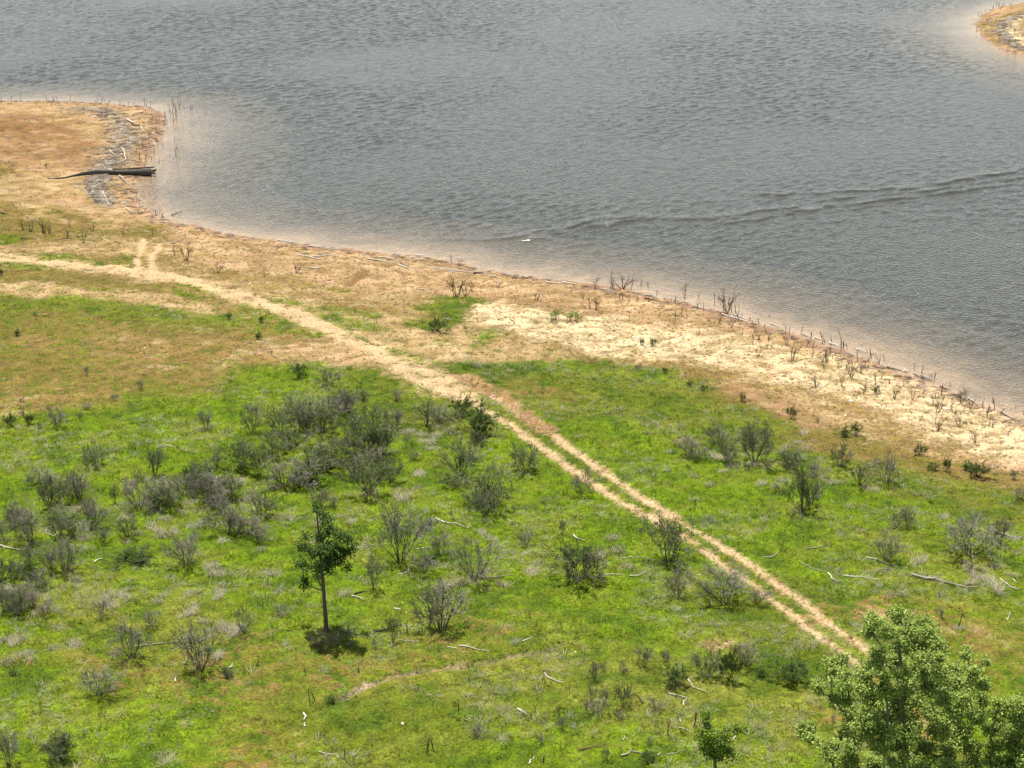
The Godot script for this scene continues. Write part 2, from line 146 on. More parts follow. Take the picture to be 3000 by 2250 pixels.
const SHRUBS := [
	["leafy", -13.84, -109.76, 1.15, 1.02, "waist-high green leafy shrub in the central thicket"],
	["leafy", -3.14, -103.26, 1.29, 1.48, "waist-high green leafy shrub between thicket and track, first from the left"],
	["leafy", -2.11, -100.13, 2.16, 2.11, "tall green leafy shrub between thicket and track, second from the left"],
	["leafy", 7.28, -70.18, 1.08, 1.03, "waist-high green leafy shrub near the small tree, third from the left"],
	["leafy", 6.94, -69.58, 0.47, 0.37, "small green leafy shrub near the small tree, second from the left"],
	["leafy", 9.71, -70.51, 1.79, 1.03, "waist-high green leafy shrub near the small tree, fourth from the left"],
	["leafy", 11.23, -71.03, 0.61, 0.58, "small green leafy shrub near the small tree, fifth from the left"],
	["leafy", 12.48, -70.64, 1.18, 1.28, "waist-high green leafy shrub near the small tree, sixth from the left"],
	["leafy", 17.56, -105.32, 1.07, 0.58, "waist-high green leafy shrub on the beach's grass edge, fifth from the left"],
	["leafy", 27.29, -96.9, 1, 1.25, "waist-high green leafy shrub on the right-hand beach, ninth from the left"],
	["leafy", 20.4, -102.65, 0.8, 0.74, "small green leafy shrub on the beach's grass edge, sixth from the left"],
	["leafy", 21.24, -103.04, 0.93, 0.57, "waist-high green leafy shrub on the right-hand beach, third from the left"],
	["leafy", 24.53, -99.89, 0.85, 0.72, "waist-high green leafy shrub on the right-hand beach, fifth from the left"],
	["leafy", 25.6, -97.38, 0.89, 0.49, "waist-high green leafy shrub on the right-hand beach, seventh from the left"],
	["leafy", 26.9, -97.89, 0.65, 0.71, "small green leafy shrub on the right-hand beach, eighth from the left"],
	["leafy", 24.71, -97.54, 0.53, 0.65, "small green leafy shrub on the right-hand beach, sixth from the left"],
	["leafy", -29.87, -99.48, 1.07, 0.72, "waist-high green leafy shrub on the brown meadow, first from the left"],
	["leafy", -28.91, -100.16, 0.78, 0.61, "small green leafy shrub on the brown meadow, second from the left"],
	["leafy", -18.85, -80.96, 0.82, 1.73, "low wide green leafy shrub in the lower left field, second from the left"],
	["leafy", -23.48, -78.94, 0.91, 0.99, "waist-high green leafy shrub in the lower left field, first from the left"],
	["leafy", -5.29, -121.16, 1.25, 1.12, "waist-high green leafy shrub on the bay sand, fifth from the left"],
	["leafy", 5.64, -63.63, 0.44, 0.76, "small green leafy shrub near the small tree, first from the left"],
	["leafy", -7.75, -67.49, 0.5, 0.4, "small green leafy shrub around the lone dark tree"],
	["leafy", -17.62, -90.63, 1.39, 1.27, "waist-high green leafy shrub in the left-edge thicket"],
	["leafy", 12.51, -109.91, 0.48, 0.48, "small green leafy shrub on the beach's grass edge, third from the left"],
	["leafy", 10.22, -113.12, 0.43, 0.4, "small green leafy shrub on the beach's grass edge, first from the left"],
	["leafy", 24.14, -111.66, 0.79, 0.49, "small green leafy shrub on the right-hand beach, fourth from the left"],
	["leafy", -20.31, -122.76, 0.6, 0.4, "small green leafy shrub on the bay sand, second from the left"],
	["leafy", -17.87, -121.88, 0.66, 0.4, "small green leafy shrub on the bay sand, fourth from the left"],
	["leafy", -39.51, -133.52, 0.6, 0.43, "small green leafy shrub left of the bay"],
	["leafy", -34.17, -117.66, 0.71, 0.38, "small green leafy shrub on the bay sand, first from the left"],
	["leafy", 11.72, -110.91, 0.49, 0.4, "small green leafy shrub on the beach's grass edge, second from the left"],
	["leafy", 9.93, -119.55, 0.72, 0.49, "small green leafy shrub on the right-hand beach, second from the left"],
	["leafy", 9.1, -119.4, 0.45, 0.39, "small green leafy shrub on the right-hand beach, first from the left"],
	["leafy", -17.58, -118.03, 0.75, 0.45, "small green leafy shrub on the bay sand, third from the left"],
	["leafy", 14.83, -108.28, 0.67, 0.42, "small green leafy shrub on the beach's grass edge, fourth from the left"],
	["fresh", 3.14, -124.85, 1.18, 0.91, "waist-high bright green leafy shrub on the right-hand beach, first from the left"],
	["fresh", 4.22, -124.52, 0.85, 0.74, "waist-high bright green leafy shrub on the right-hand beach, second from the left"],
	["fresh", 4.64, -125.09, 1.07, 0.81, "waist-high bright green leafy shrub on the right-hand beach, third from the left"],
	["fresh", 21.41, -116.28, 0.44, 0.29, "small bright green leafy shrub on the right-hand beach, fourth from the left"],
	["fresh", -3.34, -121.94, 0.31, 0.33, "small bright green leafy shrub on the bay sand"],
	["fresh", -45.18, -171.15, 0.73, 0.45, "small bright green leafy shrub on the orange sandy spit"],
	["half", -11.87, -108.06, 1.14, 1.07, "waist-high grey twiggy half-leafed shrub in the central thicket, ninth from the left"],
	["half", -10.18, -103.66, 1.6, 1.32, "waist-high grey twiggy half-leafed shrub in the central thicket, twelfth from the left"],
	["half", -9.29, -105.47, 0.81, 0.81, "waist-high grey twiggy half-leafed shrub in the central thicket, fourteenth from the left"],
	["half", -11.29, -99.28, 1.84, 1.71, "waist-high grey twiggy half-leafed shrub in the central thicket, sixth from the left"],
	["half", -5.13, -101.26, 1.87, 1.68, "waist-high grey twiggy half-leafed shrub between thicket and track, first from the left"],
	["half", -12.83, -96.88, 1.81, 1.94, "waist-high grey twiggy half-leafed shrub in the central thicket, second from the left"],
	["half", -8.37, -96, 2.55, 2.19, "tall grey twiggy half-leafed shrub in the central thicket, fifteenth from the left"],
	["half", -9.68, -94.75, 1.78, 1.59, "waist-high grey twiggy half-leafed shrub in the central thicket, eleventh from the left"],
	["half", -7.38, -95.87, 2.26, 1.39, "tall grey twiggy half-leafed shrub in the central thicket, nineteenth from the left"],
	["half", -14.12, -92.33, 1.75, 1.4, "waist-high grey twiggy half-leafed shrub in the left-edge thicket, seventeenth from the left"],
	["half", -7.86, -90.2, 2.27, 1.98, "tall grey twiggy half-leafed shrub in the central thicket, seventeenth from the left"],
	["half", -2.87, -93.28, 2.39, 2.3, "tall grey twiggy half-leafed shrub between thicket and track, third from the left"],
	["half", -3.16, -91.65, 1.12, 1.59, "waist-high grey twiggy half-leafed shrub between thicket and track, second from the left"],
	["half", -1, -89.05, 2.31, 1.81, "tall grey twiggy half-leafed shrub between thicket and track, fifth from the left"],
	["half", -2.01, -89.41, 0.94, 1.36, "waist-high grey twiggy half-leafed shrub between thicket and track, fourth from the left"],
	["half", 0.79, -94.33, 1.78, 1.42, "waist-high grey twiggy half-leafed shrub between thicket and track, sixth from the left"],
	["half", 7.97, -82.85, 2.73, 2.46, "tall grey twiggy half-leafed shrub just below the ruts"],
	["half", 14.2, -97.29, 2.59, 1.96, "tall grey twiggy half-leafed shrub on the beach's grass edge, fourth from the left"],
	["half", 15.95, -90.31, 3.3, 2.04, "tall grey twiggy half-leafed shrub right of the wheel ruts, second from the left"],
	["half", 16.62, -91.37, 1.86, 1.13, "waist-high grey twiggy half-leafed shrub right of the wheel ruts, third from the left"],
	["half", 19.28, -97.19, 1.53, 1.14, "waist-high grey twiggy half-leafed shrub right of the wheel ruts, fourth from the left"],
	["half", -23.68, -93.59, 1.25, 1.36, "waist-high grey twiggy half-leafed shrub in the left-edge thicket, sixth from the left"],
	["half", -19.87, -92.06, 1.85, 0.88, "waist-high grey twiggy half-leafed shrub in the left-edge thicket, tenth from the left"],
	["half", -15.28, -93.27, 1.93, 1.67, "waist-high grey twiggy half-leafed shrub in the left-edge thicket, sixteenth from the left"],
	["half", -24.52, -87.32, 1.94, 1.18, "waist-high grey twiggy half-leafed shrub in the left-edge thicket, first from the left"],
	["half", -21.27, -87.99, 1.14, 0.64, "waist-high grey twiggy half-leafed shrub in the left-edge thicket, seventh from the left"],
	["half", -24.78, -78.56, 1.8, 0.99, "waist-high grey twiggy half-leafed shrub in the lower left field, first from the left"],
	["half", -23.03, -75.05, 1.41, 0.91, "waist-high grey twiggy half-leafed shrub in the lower left field, second from the left"],
	["half", 8.71, -70.86, 1.46, 1.16, "waist-high grey twiggy half-leafed shrub near the small tree, second from the left"],
	["half", -16.95, -91.8, 1.23, 1.23, "waist-high grey twiggy half-leafed shrub in the left-edge thicket, thirteenth from the left"],
	["half", -5.44, -73.19, 1.39, 0.68, "waist-high grey twiggy half-leafed shrub around the lone dark tree"],
	["half", 4.81, -68, 1.15, 0.72, "waist-high grey twiggy half-leafed shrub near the small tree, first from the left"],
	["half", -16.62, -93.52, 1.14, 1.15, "waist-high grey twiggy half-leafed shrub in the left-edge thicket, fourteenth from the left"],
	["half", -12.33, -99.73, 1.37, 1.27, "waist-high grey twiggy half-leafed shrub in the central thicket, fourth from the left"],
	["half", -13.74, -95.5, 1.44, 1.33, "waist-high grey twiggy half-leafed shrub in the central thicket, first from the left"],
	["half", -20.62, -91.29, 0.61, 0.61, "small grey twiggy half-leafed shrub in the left-edge thicket, ninth from the left"],
	["half", 12.58, -97.08, 1.47, 1.19, "waist-high grey twiggy half-leafed shrub on the beach's grass edge, third from the left"],
	["dark", 3.22, -80.31, 2.31, 2.25, "tall dense dark shrub just below the ruts"],
	["dark", -12.56, -69.67, 0.49, 0.53, "small dense dark shrub in the lower left field, third from the left"],
	["dark", -21.89, -69.55, 0.37, 0.37, "small dense dark shrub in the lower left field, first from the left"],
	["dark", -18.15, -62.69, 1.21, 1.16, "waist-high dense dark shrub in the lower left field, second from the left"],
	["dark", -2.08, -98.37, 0.89, 1.09, "waist-high dense dark shrub between thicket and track"],
	["bare", -11.28, -109.43, 0.54, 0.54, "small bare grey twiggy shrub in the central thicket, eighth from the left"],
	["bare", -10.91, -94.65, 0.92, 0.48, "waist-high bare grey twiggy shrub in the central thicket, fourth from the left"],
	["bare", -7, -100.68, 1.56, 1.17, "waist-high bare grey twiggy shrub in the central thicket, thirteenth from the left"],
	["bare", -4.4, -101.89, 0.97, 1.52, "low wide bare grey twiggy shrub between thicket and track, first from the left"],
	["bare", -12.63, -91.31, 1.62, 2.41, "waist-high bare grey twiggy shrub in the central thicket, first from the left"],
	["bare", -11.67, -91.18, 1.17, 1.59, "waist-high bare grey twiggy shrub in the central thicket, second from the left"],
	["bare", -8.67, -92.09, 0.62, 0.46, "small bare grey twiggy shrub in the central thicket, tenth from the left"],
	["bare", -6.14, -98.2, 0.65, 0.44, "small bare grey twiggy shrub in the central thicket, fifteenth from the left"],
	["bare", -5.62, -95.53, 0.78, 0.53, "small bare grey twiggy shrub in the central thicket, sixteenth from the left"],
	["bare", -1.48, -87.58, 1.41, 1.14, "waist-high bare grey twiggy shrub around the lone dark tree, thirteenth from the left"],
	["bare", -10.3, -88.49, 1.31, 1.05, "waist-high bare grey twiggy shrub in the central thicket, fifth from the left"],
	["bare", -9.56, -88.55, 0.6, 0.65, "small bare grey twiggy shrub in the central thicket, seventh from the left"],
	["bare", -5.68, -81.94, 3.32, 2.29, "tall bare grey twiggy shrub around the lone dark tree, sixth from the left"],
	["bare", -3.65, -82.74, 1.62, 1.23, "waist-high bare grey twiggy shrub around the lone dark tree, ninth from the left"],
	["bare", -4.33, -80.52, 1.23, 1.34, "waist-high bare grey twiggy shrub around the lone dark tree, seventh from the left"],
	["bare", -1.83, -79.95, 2.24, 2.15, "tall bare grey twiggy shrub around the lone dark tree, eleventh from the left"],
	["bare", -6.72, -78.61, 2.11, 0.77, "tall bare grey twiggy shrub around the lone dark tree, fourth from the left"],
	["bare", -3.3, -74.5, 2.28, 2.24, "tall bare grey twiggy shrub around the lone dark tree, tenth from the left"],
	["bare", -3.89, -74.74, 1.51, 0.95, "waist-high bare grey twiggy shrub around the lone dark tree, eighth from the left"],
	["bare", -8.7, -72.43, 1, 0.97, "waist-high bare grey twiggy shrub around the lone dark tree, second from the left"],
	["bare", -7.46, -72.72, 1.05, 0.97, "waist-high bare grey twiggy shrub around the lone dark tree, third from the left"],
	["bare", -6.25, -72.65, 0.53, 0.38, "small bare grey twiggy shrub around the lone dark tree, fifth from the left"],
	["bare", -1.47, -65.21, 0.71, 0.54, "small bare grey twiggy shrub around the lone dark tree, twelfth from the left"],
	["bare", 3.91, -91.44, 1.63, 1.08, "waist-high bare grey twiggy shrub between thicket and track, second from the left"],
	["bare", 0.72, -84.36, 1.01, 0.77, "waist-high bare grey twiggy shrub just below the ruts, first from the left"],
	["bare", 2.63, -85.86, 0.86, 0.34, "waist-high bare grey twiggy shrub just below the ruts, second from the left"],
	["bare", 8.16, -78.83, 1.47, 1.59, "waist-high bare grey twiggy shrub just below the ruts, third from the left"],
	["bare", 10.36, -78.19, 1.86, 2.61, "waist-high bare grey twiggy shrub just below the ruts, fourth from the left"],
	["bare", 11.97, -78.47, 0.86, 1.04, "waist-high bare grey twiggy shrub just below the ruts, fifth from the left"],
	["bare", 8.49, -113.65, 0.66, 0.56, "small bare grey twiggy shrub on the beach's grass edge, first from the left"],
	["bare", 5.99, -71.5, 1.28, 0.67, "waist-high bare grey twiggy shrub near the small tree, eleventh from the left"],
	["bare", 4.98, -70.88, 0.8, 0.37, "waist-high bare grey twiggy shrub near the small tree, tenth from the left"],
	["bare", 4.1, -71.13, 0.52, 0.29, "small bare grey twiggy shrub near the small tree, sixth from the left"],
	["bare", 3.64, -70.25, 0.89, 0.53, "waist-high bare grey twiggy shrub near the small tree, fourth from the left"],
	["bare", 6.95, -72.17, 0.67, 0.46, "small bare grey twiggy shrub near the small tree, fourteenth from the left"],
	["bare", 10.65, -71.94, 1.14, 1.22, "waist-high bare grey twiggy shrub near the small tree, fifteenth from the left"],
	["bare", 3.42, -68.32, 1.01, 0.4, "waist-high bare grey twiggy shrub near the small tree, third from the left"],
	["bare", 4.01, -68.11, 1.1, 0.44, "waist-high bare grey twiggy shrub near the small tree, seventh from the left"],
	["bare", 3.65, -67.26, 0.64, 0.87, "small bare grey twiggy shrub near the small tree, fifth from the left"],
	["bare", 6.23, -67.76, 0.73, 0.64, "small bare grey twiggy shrub near the small tree, thirteenth from the left"],
	["bare", 4.63, -66.97, 0.5, 0.4, "small bare grey twiggy shrub near the small tree, ninth from the left"],
	["bare", 2.09, -65.91, 0.61, 0.43, "small bare grey twiggy shrub near the small tree, second from the left"],
	["bare", 1.19, -64.75, 0.53, 0.42, "small bare grey twiggy shrub near the small tree, first from the left"],
	["bare", 5.72, -64.72, 0.44, 0.27, "small bare grey twiggy shrub near the small tree, twelfth from the left"],
	["bare", 3.87, -63.55, 0.7, 0.3, "small bare grey twiggy shrub near the small tree, eighth from the left"],
	["bare", 19.41, -84, 1.97, 1.39, "waist-high bare grey twiggy shrub right of the wheel ruts, third from the left"],
	["bare", 21.43, -88.4, 1.32, 0.8, "waist-high bare grey twiggy shrub right of the wheel ruts, sixth from the left"],
	["bare", 20.81, -88.58, 0.88, 0.55, "waist-high bare grey twiggy shrub right of the wheel ruts, fifth from the left"],
	["bare", 24.1, -85.5, 2.26, 2.82, "tall bare grey twiggy shrub right of the wheel ruts, eighth from the left"],
	["bare", 26.01, -86.93, 1.47, 1.09, "waist-high bare grey twiggy shrub right of the wheel ruts, ninth from the left"],
	["bare", 20.79, -77.73, 0.6, 0.45, "small bare grey twiggy shrub right of the wheel ruts, seventh from the left"],
	["bare", 13.76, -67.17, 0.39, 0.28, "small bare grey twiggy shrub near the small tree, sixteenth from the left"],
	["bare", 21.55, -94.89, 1.8, 1.44, "waist-high bare grey twiggy shrub right of the wheel ruts, fourth from the left"],
	["bare", -27.02, -99.39, 1.42, 1.05, "waist-high bare grey twiggy shrub on the brown meadow, fifth from the left"],
	["bare", -23.22, -88.44, 1.85, 1.19, "waist-high bare grey twiggy shrub in the left-edge thicket, eighth from the left"],
	["bare", -19.85, -87.33, 1.84, 1.58, "waist-high bare grey twiggy shrub in the left-edge thicket, twelfth from the left"],
	["bare", -19.11, -89.06, 1.21, 1.35, "waist-high bare grey twiggy shrub in the left-edge thicket, fourteenth from the left"],
	["bare", -16.15, -88.37, 1.74, 1.84, "waist-high bare grey twiggy shrub in the left-edge thicket, eighteenth from the left"],
	["bare", -14.72, -84.71, 1.96, 1.68, "waist-high bare grey twiggy shrub in the left-edge thicket, twenty-first from the left"],
	["bare", -24.47, -82.98, 1.77, 1.74, "waist-high bare grey twiggy shrub in the left-edge thicket, fifth from the left"],
	["bare", -25.85, -84.67, 1.43, 0.86, "waist-high bare grey twiggy shrub in the left-edge thicket, second from the left"],
	["bare", -25.98, -83.1, 1.41, 0.85, "waist-high bare grey twiggy shrub in the left-edge thicket, first from the left"],
	["bare", -20.86, -83.19, 0.99, 0.8, "waist-high bare grey twiggy shrub in the left-edge thicket, eleventh from the left"],
	["bare", -22.23, -86.16, 1.02, 0.58, "waist-high bare grey twiggy shrub in the left-edge thicket, ninth from the left"],
	["bare", -16.21, -80.75, 2, 1.57, "waist-high bare grey twiggy shrub in the lower left field, nineteenth from the left"],
	["bare", -21.95, -79.74, 1.57, 1.69, "waist-high bare grey twiggy shrub in the lower left field, fourteenth from the left"],
	["bare", -23.86, -75.34, 1.56, 0.65, "waist-high bare grey twiggy shrub in the lower left field, first from the left"],
	["bare", -22.63, -75.97, 0.69, 0.48, "small bare grey twiggy shrub in the lower left field, tenth from the left"],
	["bare", -19.14, -74.77, 1.02, 0.73, "waist-high bare grey twiggy shrub in the lower left field, sixteenth from the left"],
	["bare", -16.99, -71.16, 2.3, 1.45, "tall bare grey twiggy shrub in the lower left field, seventeenth from the left"],
	["bare", -13.79, -70.32, 2.29, 1.56, "tall bare grey twiggy shrub in the lower left field, twentieth from the left"],
	["bare", -12.35, -73.72, 1.4, 0.73, "waist-high bare grey twiggy shrub in the lower left field, twenty-first from the left"],
	["bare", -17.78, -67.9, 1.46, 1.48, "waist-high bare grey twiggy shrub in the lower left field, fifteenth from the left"],
	["bare", -20.15, -62.1, 1.42, 0.93, "waist-high bare grey twiggy shrub in the lower left field, second from the left"],
	["bare", -18.18, -99.53, 1.43, 1.05, "waist-high bare grey twiggy shrub on the brown meadow, twelfth from the left"],
	["bare", -15.38, -99.18, 2.02, 1.32, "tall bare grey twiggy shrub on the brown meadow, thirteenth from the left"],
	["bare", -26.42, -90.47, 0.78, 0.41, "small bare grey twiggy shrub in the left-edge thicket, fourth from the left"],
	["bare", -24.74, -104.56, 0.56, 0.52, "small bare grey twiggy shrub on the brown meadow, tenth from the left"],
	["bare", -28, -101.75, 0.6, 0.39, "small bare grey twiggy shrub on the brown meadow, fourth from the left"],
	["bare", -26.07, -101.04, 0.51, 0.34, "small bare grey twiggy shrub on the brown meadow, seventh from the left"],
	["bare", -26.1, -102.94, 0.49, 0.51, "small bare grey twiggy shrub on the brown meadow, eighth from the left"],
	["bare", -27.97, -99.03, 0.53, 0.33, "small bare grey twiggy shrub on the brown meadow, third from the left"],
	["bare", -29.56, -101.26, 0.51, 0.39, "small bare grey twiggy shrub on the brown meadow, second from the left"],
	["bare", -23.51, -106.85, 0.63, 0.47, "small bare grey twiggy shrub on the brown meadow, eleventh from the left"],
	["bare", -27.48, -109.13, 0.67, 0.42, "small bare grey twiggy shrub on the brown meadow, ninth from the left"],
	["bare", -30.3, -103.85, 0.43, 0.34, "small bare grey twiggy shrub on the brown meadow, first from the left"],
	["bare", -33.89, -121.78, 0.56, 0.3, "small bare grey twiggy shrub on the bay sand"],
	["bare", -26.15, -98.27, 0.35, 0.22, "small bare grey twiggy shrub on the brown meadow, sixth from the left"],
	["bare", 28.93, -93.84, 0.81, 0.63, "waist-high bare grey twiggy shrub on the right-hand beach, third from the left"],
	["bare", 29.43, -97.02, 0.59, 0.49, "small bare grey twiggy shrub on the right-hand beach, second from the left"],
	["bare", -16.21, -114.28, 0.46, 0.25, "small bare grey twiggy shrub on the brown meadow, fourteenth from the left"],
	["bare", -7.26, -105.38, 0.75, 0.75, "small bare grey twiggy shrub in the central thicket, fourteenth from the left"],
	["bare", 10.56, -88.02, 0.44, 0.55, "small bare grey twiggy shrub right of the wheel ruts, first from the left"],
	["bare", 29.62, -110.66, 1.37, 0.79, "waist-high bare grey twiggy shrub on the right-hand beach, first from the left"],
	["bare", -16.65, -74.15, 0.72, 0.73, "small bare grey twiggy shrub in the lower left field, eighteenth from the left"],
	["bare", -10.83, -75.62, 0.59, 0.57, "small bare grey twiggy shrub around the lone dark tree, first from the left"],
	["dead", -35.74, -144.82, 1.52, 0.85, "waist-high dead brown shrub left of the bay, eighth from the left"],
	["dead", -37.37, -146.38, 0.97, 0.55, "waist-high dead brown shrub left of the bay, sixth from the left"],
	["dead", -40.9, -148.08, 1.14, 1.02, "waist-high dead brown shrub left of the bay, third from the left"],
	["dead", -41.69, -148.58, 0.98, 0.79, "waist-high dead brown shrub left of the bay, second from the left"],
	["dead", -39.63, -147.37, 1.22, 0.86, "waist-high dead brown shrub left of the bay, fourth from the left"],
	["dead", -39.23, -147.47, 1.06, 0.63, "waist-high dead brown shrub left of the bay, fifth from the left"],
	["dead", -38.21, -150.49, 0.91, 0.48, "waist-high dead brown shrub left of the bay, seventh from the left"],
	["dead", -33.05, -148.03, 1.1, 0.55, "waist-high dead brown shrub left of the bay, tenth from the left"],
	["dead", -27.66, -142.05, 1.07, 0.53, "waist-high dead brown shrub left of the bay, twelfth from the left"],
	["dead", -26.37, -140.23, 1.56, 0.75, "waist-high dead brown shrub left of the bay, thirteenth from the left"],
	["dead", -23.25, -136.32, 1.03, 1.02, "waist-high dead brown shrub left of the bay, fourteenth from the left"],
	["dead", -16.99, -136.86, 1.07, 0.73, "waist-high dead brown shrub on the bay sand, second from the left"],
	["dead", -19.39, -135.06, 1.02, 0.33, "waist-high dead brown shrub on the bay sand, first from the left"],
	["dead", -14.48, -141.33, 0.63, 0.3, "small dead brown shrub on the bay sand, third from the left"],
	["dead", -4.22, -130.48, 1.92, 0.98, "waist-high dead brown shrub on the bay sand, sixth from the left"],
	["dead", -3.54, -131.29, 1.41, 0.78, "waist-high dead brown shrub on the bay sand, eighth from the left"],
	["dead", -3.08, -133.29, 1.05, 0.65, "waist-high dead brown shrub on the bay sand, ninth from the left"],
	["dead", -4.26, -140.9, 0.87, 0.45, "waist-high dead brown shrub on the bay sand, seventh from the left"],
	["dead", -4.99, -142.42, 0.79, 0.3, "small dead brown shrub on the bay sand, fifth from the left"],
	["dead", -1.09, -134.96, 0.65, 0.51, "small dead brown shrub on the bay sand, tenth from the left"],
	["dead", 0.17, -123.55, 0.71, 0.4, "small dead brown shrub right of the wheel ruts"],
	["dead", 1.87, -130.8, 0.81, 0.99, "waist-high dead brown shrub on the right-hand beach, first from the left"],
	["dead", 5.42, -131.49, 0.89, 0.5, "waist-high dead brown shrub on the right-hand beach, second from the left"],
	["dead", 5.87, -129.29, 0.88, 0.42, "waist-high dead brown shrub on the right-hand beach, third from the left"],
	["dead", 6.35, -128.42, 1.1, 0.56, "waist-high dead brown shrub on the right-hand beach, fifth from the left"],
	["dead", 8.74, -135.42, 1.3, 1.68, "waist-high dead brown shrub on the right-hand beach, seventh from the left"],
	["dead", 7.92, -135.62, 1.07, 0.51, "waist-high dead brown shrub on the right-hand beach, sixth from the left"],
	["dead", 6.54, -135.04, 1.22, 0.58, "waist-high dead brown shrub on the right-hand beach, fourth from the left"],
	["dead", 13.41, -133.44, 1.28, 0.58, "waist-high dead brown shrub on the right-hand beach, eighth from the left"],
	["dead", 16.21, -129.42, 1.92, 0.98, "waist-high dead brown shrub on the right-hand beach, eleventh from the left"],
	["dead", 16.13, -125.49, 0.97, 0.61, "waist-high dead brown shrub on the right-hand beach, twelfth from the left"],
	["dead", 13.47, -123.05, 0.6, 0.47, "small dead brown shrub on the right-hand beach, ninth from the left"],
	["dead", 17.76, -124.63, 0.79, 0.47, "small dead brown shrub on the right-hand beach, fourteenth from the left"],
	["dead", 17.13, -121, 0.77, 0.33, "small dead brown shrub on the right-hand beach, thirteenth from the left"],
	["dead", 17.16, -118.17, 0.75, 0.45, "small dead brown shrub on the right-hand beach, fifteenth from the left"],
	["dead", 18.07, -120.62, 0.59, 0.33, "small dead brown shrub on the right-hand beach, sixteenth from the left"],
	["dead", 19.56, -118.24, 1.65, 0.77, "waist-high dead brown shrub on the right-hand beach, nineteenth from the left"],
	["dead", 19.66, -121.8, 1.12, 0.66, "waist-high dead brown shrub on the right-hand beach, eighteenth from the left"],
	["dead", 21.23, -119.73, 0.97, 0.39, "waist-high dead brown shrub on the right-hand beach, twenty-first from the left"],
	["dead", 21.98, -118.32, 0.96, 0.58, "waist-high dead brown shrub on the right-hand beach, twenty-fourth from the left"],
	["dead", 23.06, -114.79, 1.61, 1.07, "waist-high dead brown shrub on the right-hand beach, twenty-seventh from the left"],
	["dead", 23.92, -116.02, 1.02, 0.64, "waist-high dead brown shrub on the right-hand beach, twenty-ninth from the left"],
	["dead", 22.04, -112.57, 1.26, 0.49, "waist-high dead brown shrub on the right-hand beach, twenty-sixth from the left"],
	["dead", 20.21, -112.19, 1.05, 0.74, "waist-high dead brown shrub on the right-hand beach, twenty-second from the left"],
	["dead", 23.25, -111.18, 0.79, 0.49, "small dead brown shrub on the right-hand beach, thirtieth from the left"],
	["dead", 22.53, -110.09, 0.65, 0.42, "small dead brown shrub on the right-hand beach, twenty-eighth from the left"],
	["dead", 25.23, -110.94, 1.31, 0.67, "waist-high dead brown shrub on the right-hand beach, thirty-first from the left"],
	["dead", 26.38, -110.72, 0.98, 0.55, "waist-high dead brown shrub on the right-hand beach, thirty-second from the left"],
	["dead", 26.67, -104.56, 1.19, 0.81, "waist-high dead brown shrub on the right-hand beach, thirty-third from the left"],
	["dead", 27.68, -108.63, 0.84, 0.54, "waist-high dead brown shrub on the right-hand beach, thirty-fourth from the left"],
	["dead", 28.36, -106.02, 0.89, 0.59, "waist-high dead brown shrub on the right-hand beach, thirty-sixth from the left"],
	["dead", 28.61, -102.95, 0.99, 0.52, "waist-high dead brown shrub on the right-hand beach, thirty-eighth from the left"],
	["dead", 29.92, -109.48, 1.1, 0.54, "waist-high dead brown shrub on the right-hand beach, thirty-seventh from the left"],
	["dead", 22.57, -99.58, 0.6, 0.33, "small dead brown shrub on the beach's grass edge"],
	["dead", 19.18, -104.99, 0.44, 0.23, "small dead brown shrub on the right-hand beach, twenty-third from the left"],
	["dead", 19.4, -110.12, 0.45, 0.24, "small dead brown shrub on the right-hand beach, twentieth from the left"],
	["dead", 20.34, -108.46, 0.45, 0.3, "small dead brown shrub on the right-hand beach, twenty-fifth from the left"],
	["dead", -0.6, -121.85, 0.49, 0.33, "small dead brown shrub on the bay sand, eleventh from the left"],
	["dead", -6.41, -122.52, 0.42, 0.27, "small dead brown shrub on the bay sand, fourth from the left"],
	["dead", 28.44, -107.86, 0.83, 0.42, "waist-high dead brown shrub on the right-hand beach, thirty-fifth from the left"],
	["dead", 18.49, -122.72, 0.85, 0.47, "waist-high dead brown shrub on the right-hand beach, seventeenth from the left"],
	["dead", 15.37, -126.33, 0.72, 0.34, "small dead brown shrub on the right-hand beach, tenth from the left"],
	["dead", -42.59, -147.52, 0.49, 0.39, "small dead brown shrub left of the bay, first from the left"],
	["dead", -30.75, -148.92, 0.57, 0.32, "small dead brown shrub left of the bay, eleventh from the left"],
	["dead", -35.93, -149.16, 0.66, 0.48, "small dead brown shrub left of the bay, ninth from the left"],
	["half", -11.05, -91.69, 1.99, 1.44, "waist-high grey twiggy half-leafed shrub in the central thicket, fifth from the left"],
	["bare", -12.23, -99.59, 2.05, 1.88, "tall bare grey twiggy shrub in the central thicket, third from the left"],
	["half", -8.33, -95.43, 1.99, 1.54, "waist-high grey twiggy half-leafed shrub in the central thicket, sixteenth from the left"],
	["half", -6.72, -92.19, 1.44, 1.34, "waist-high grey twiggy half-leafed shrub in the central thicket, twentieth from the left"],
	["bare", -10.05, -102.42, 2.04, 1.27, "tall bare grey twiggy shrub in the central thicket, ninth from the left"],
	["half", -8.31, -100.64, 1.95, 1.87, "waist-high grey twiggy half-leafed shrub in the central thicket, eighteenth from the left"],
	["half", -10.58, -102.95, 1.31, 1.36, "waist-high grey twiggy half-leafed shrub in the central thicket, tenth from the left"],
	["half", -13.81, -98.93, 1.81, 1.73, "waist-high grey twiggy half-leafed shrub on the brown meadow"],
	["half", -10.56, -93.76, 1.2, 1.47, "waist-high grey twiggy half-leafed shrub in the central thicket, eighth from the left"],
	["half", -9.36, -98.22, 1.86, 1.61, "waist-high grey twiggy half-leafed shrub in the central thicket, thirteenth from the left"],
	["half", -12.87, -101.9, 1.27, 2.08, "low wide grey twiggy half-leafed shrub in the central thicket, third from the left"],
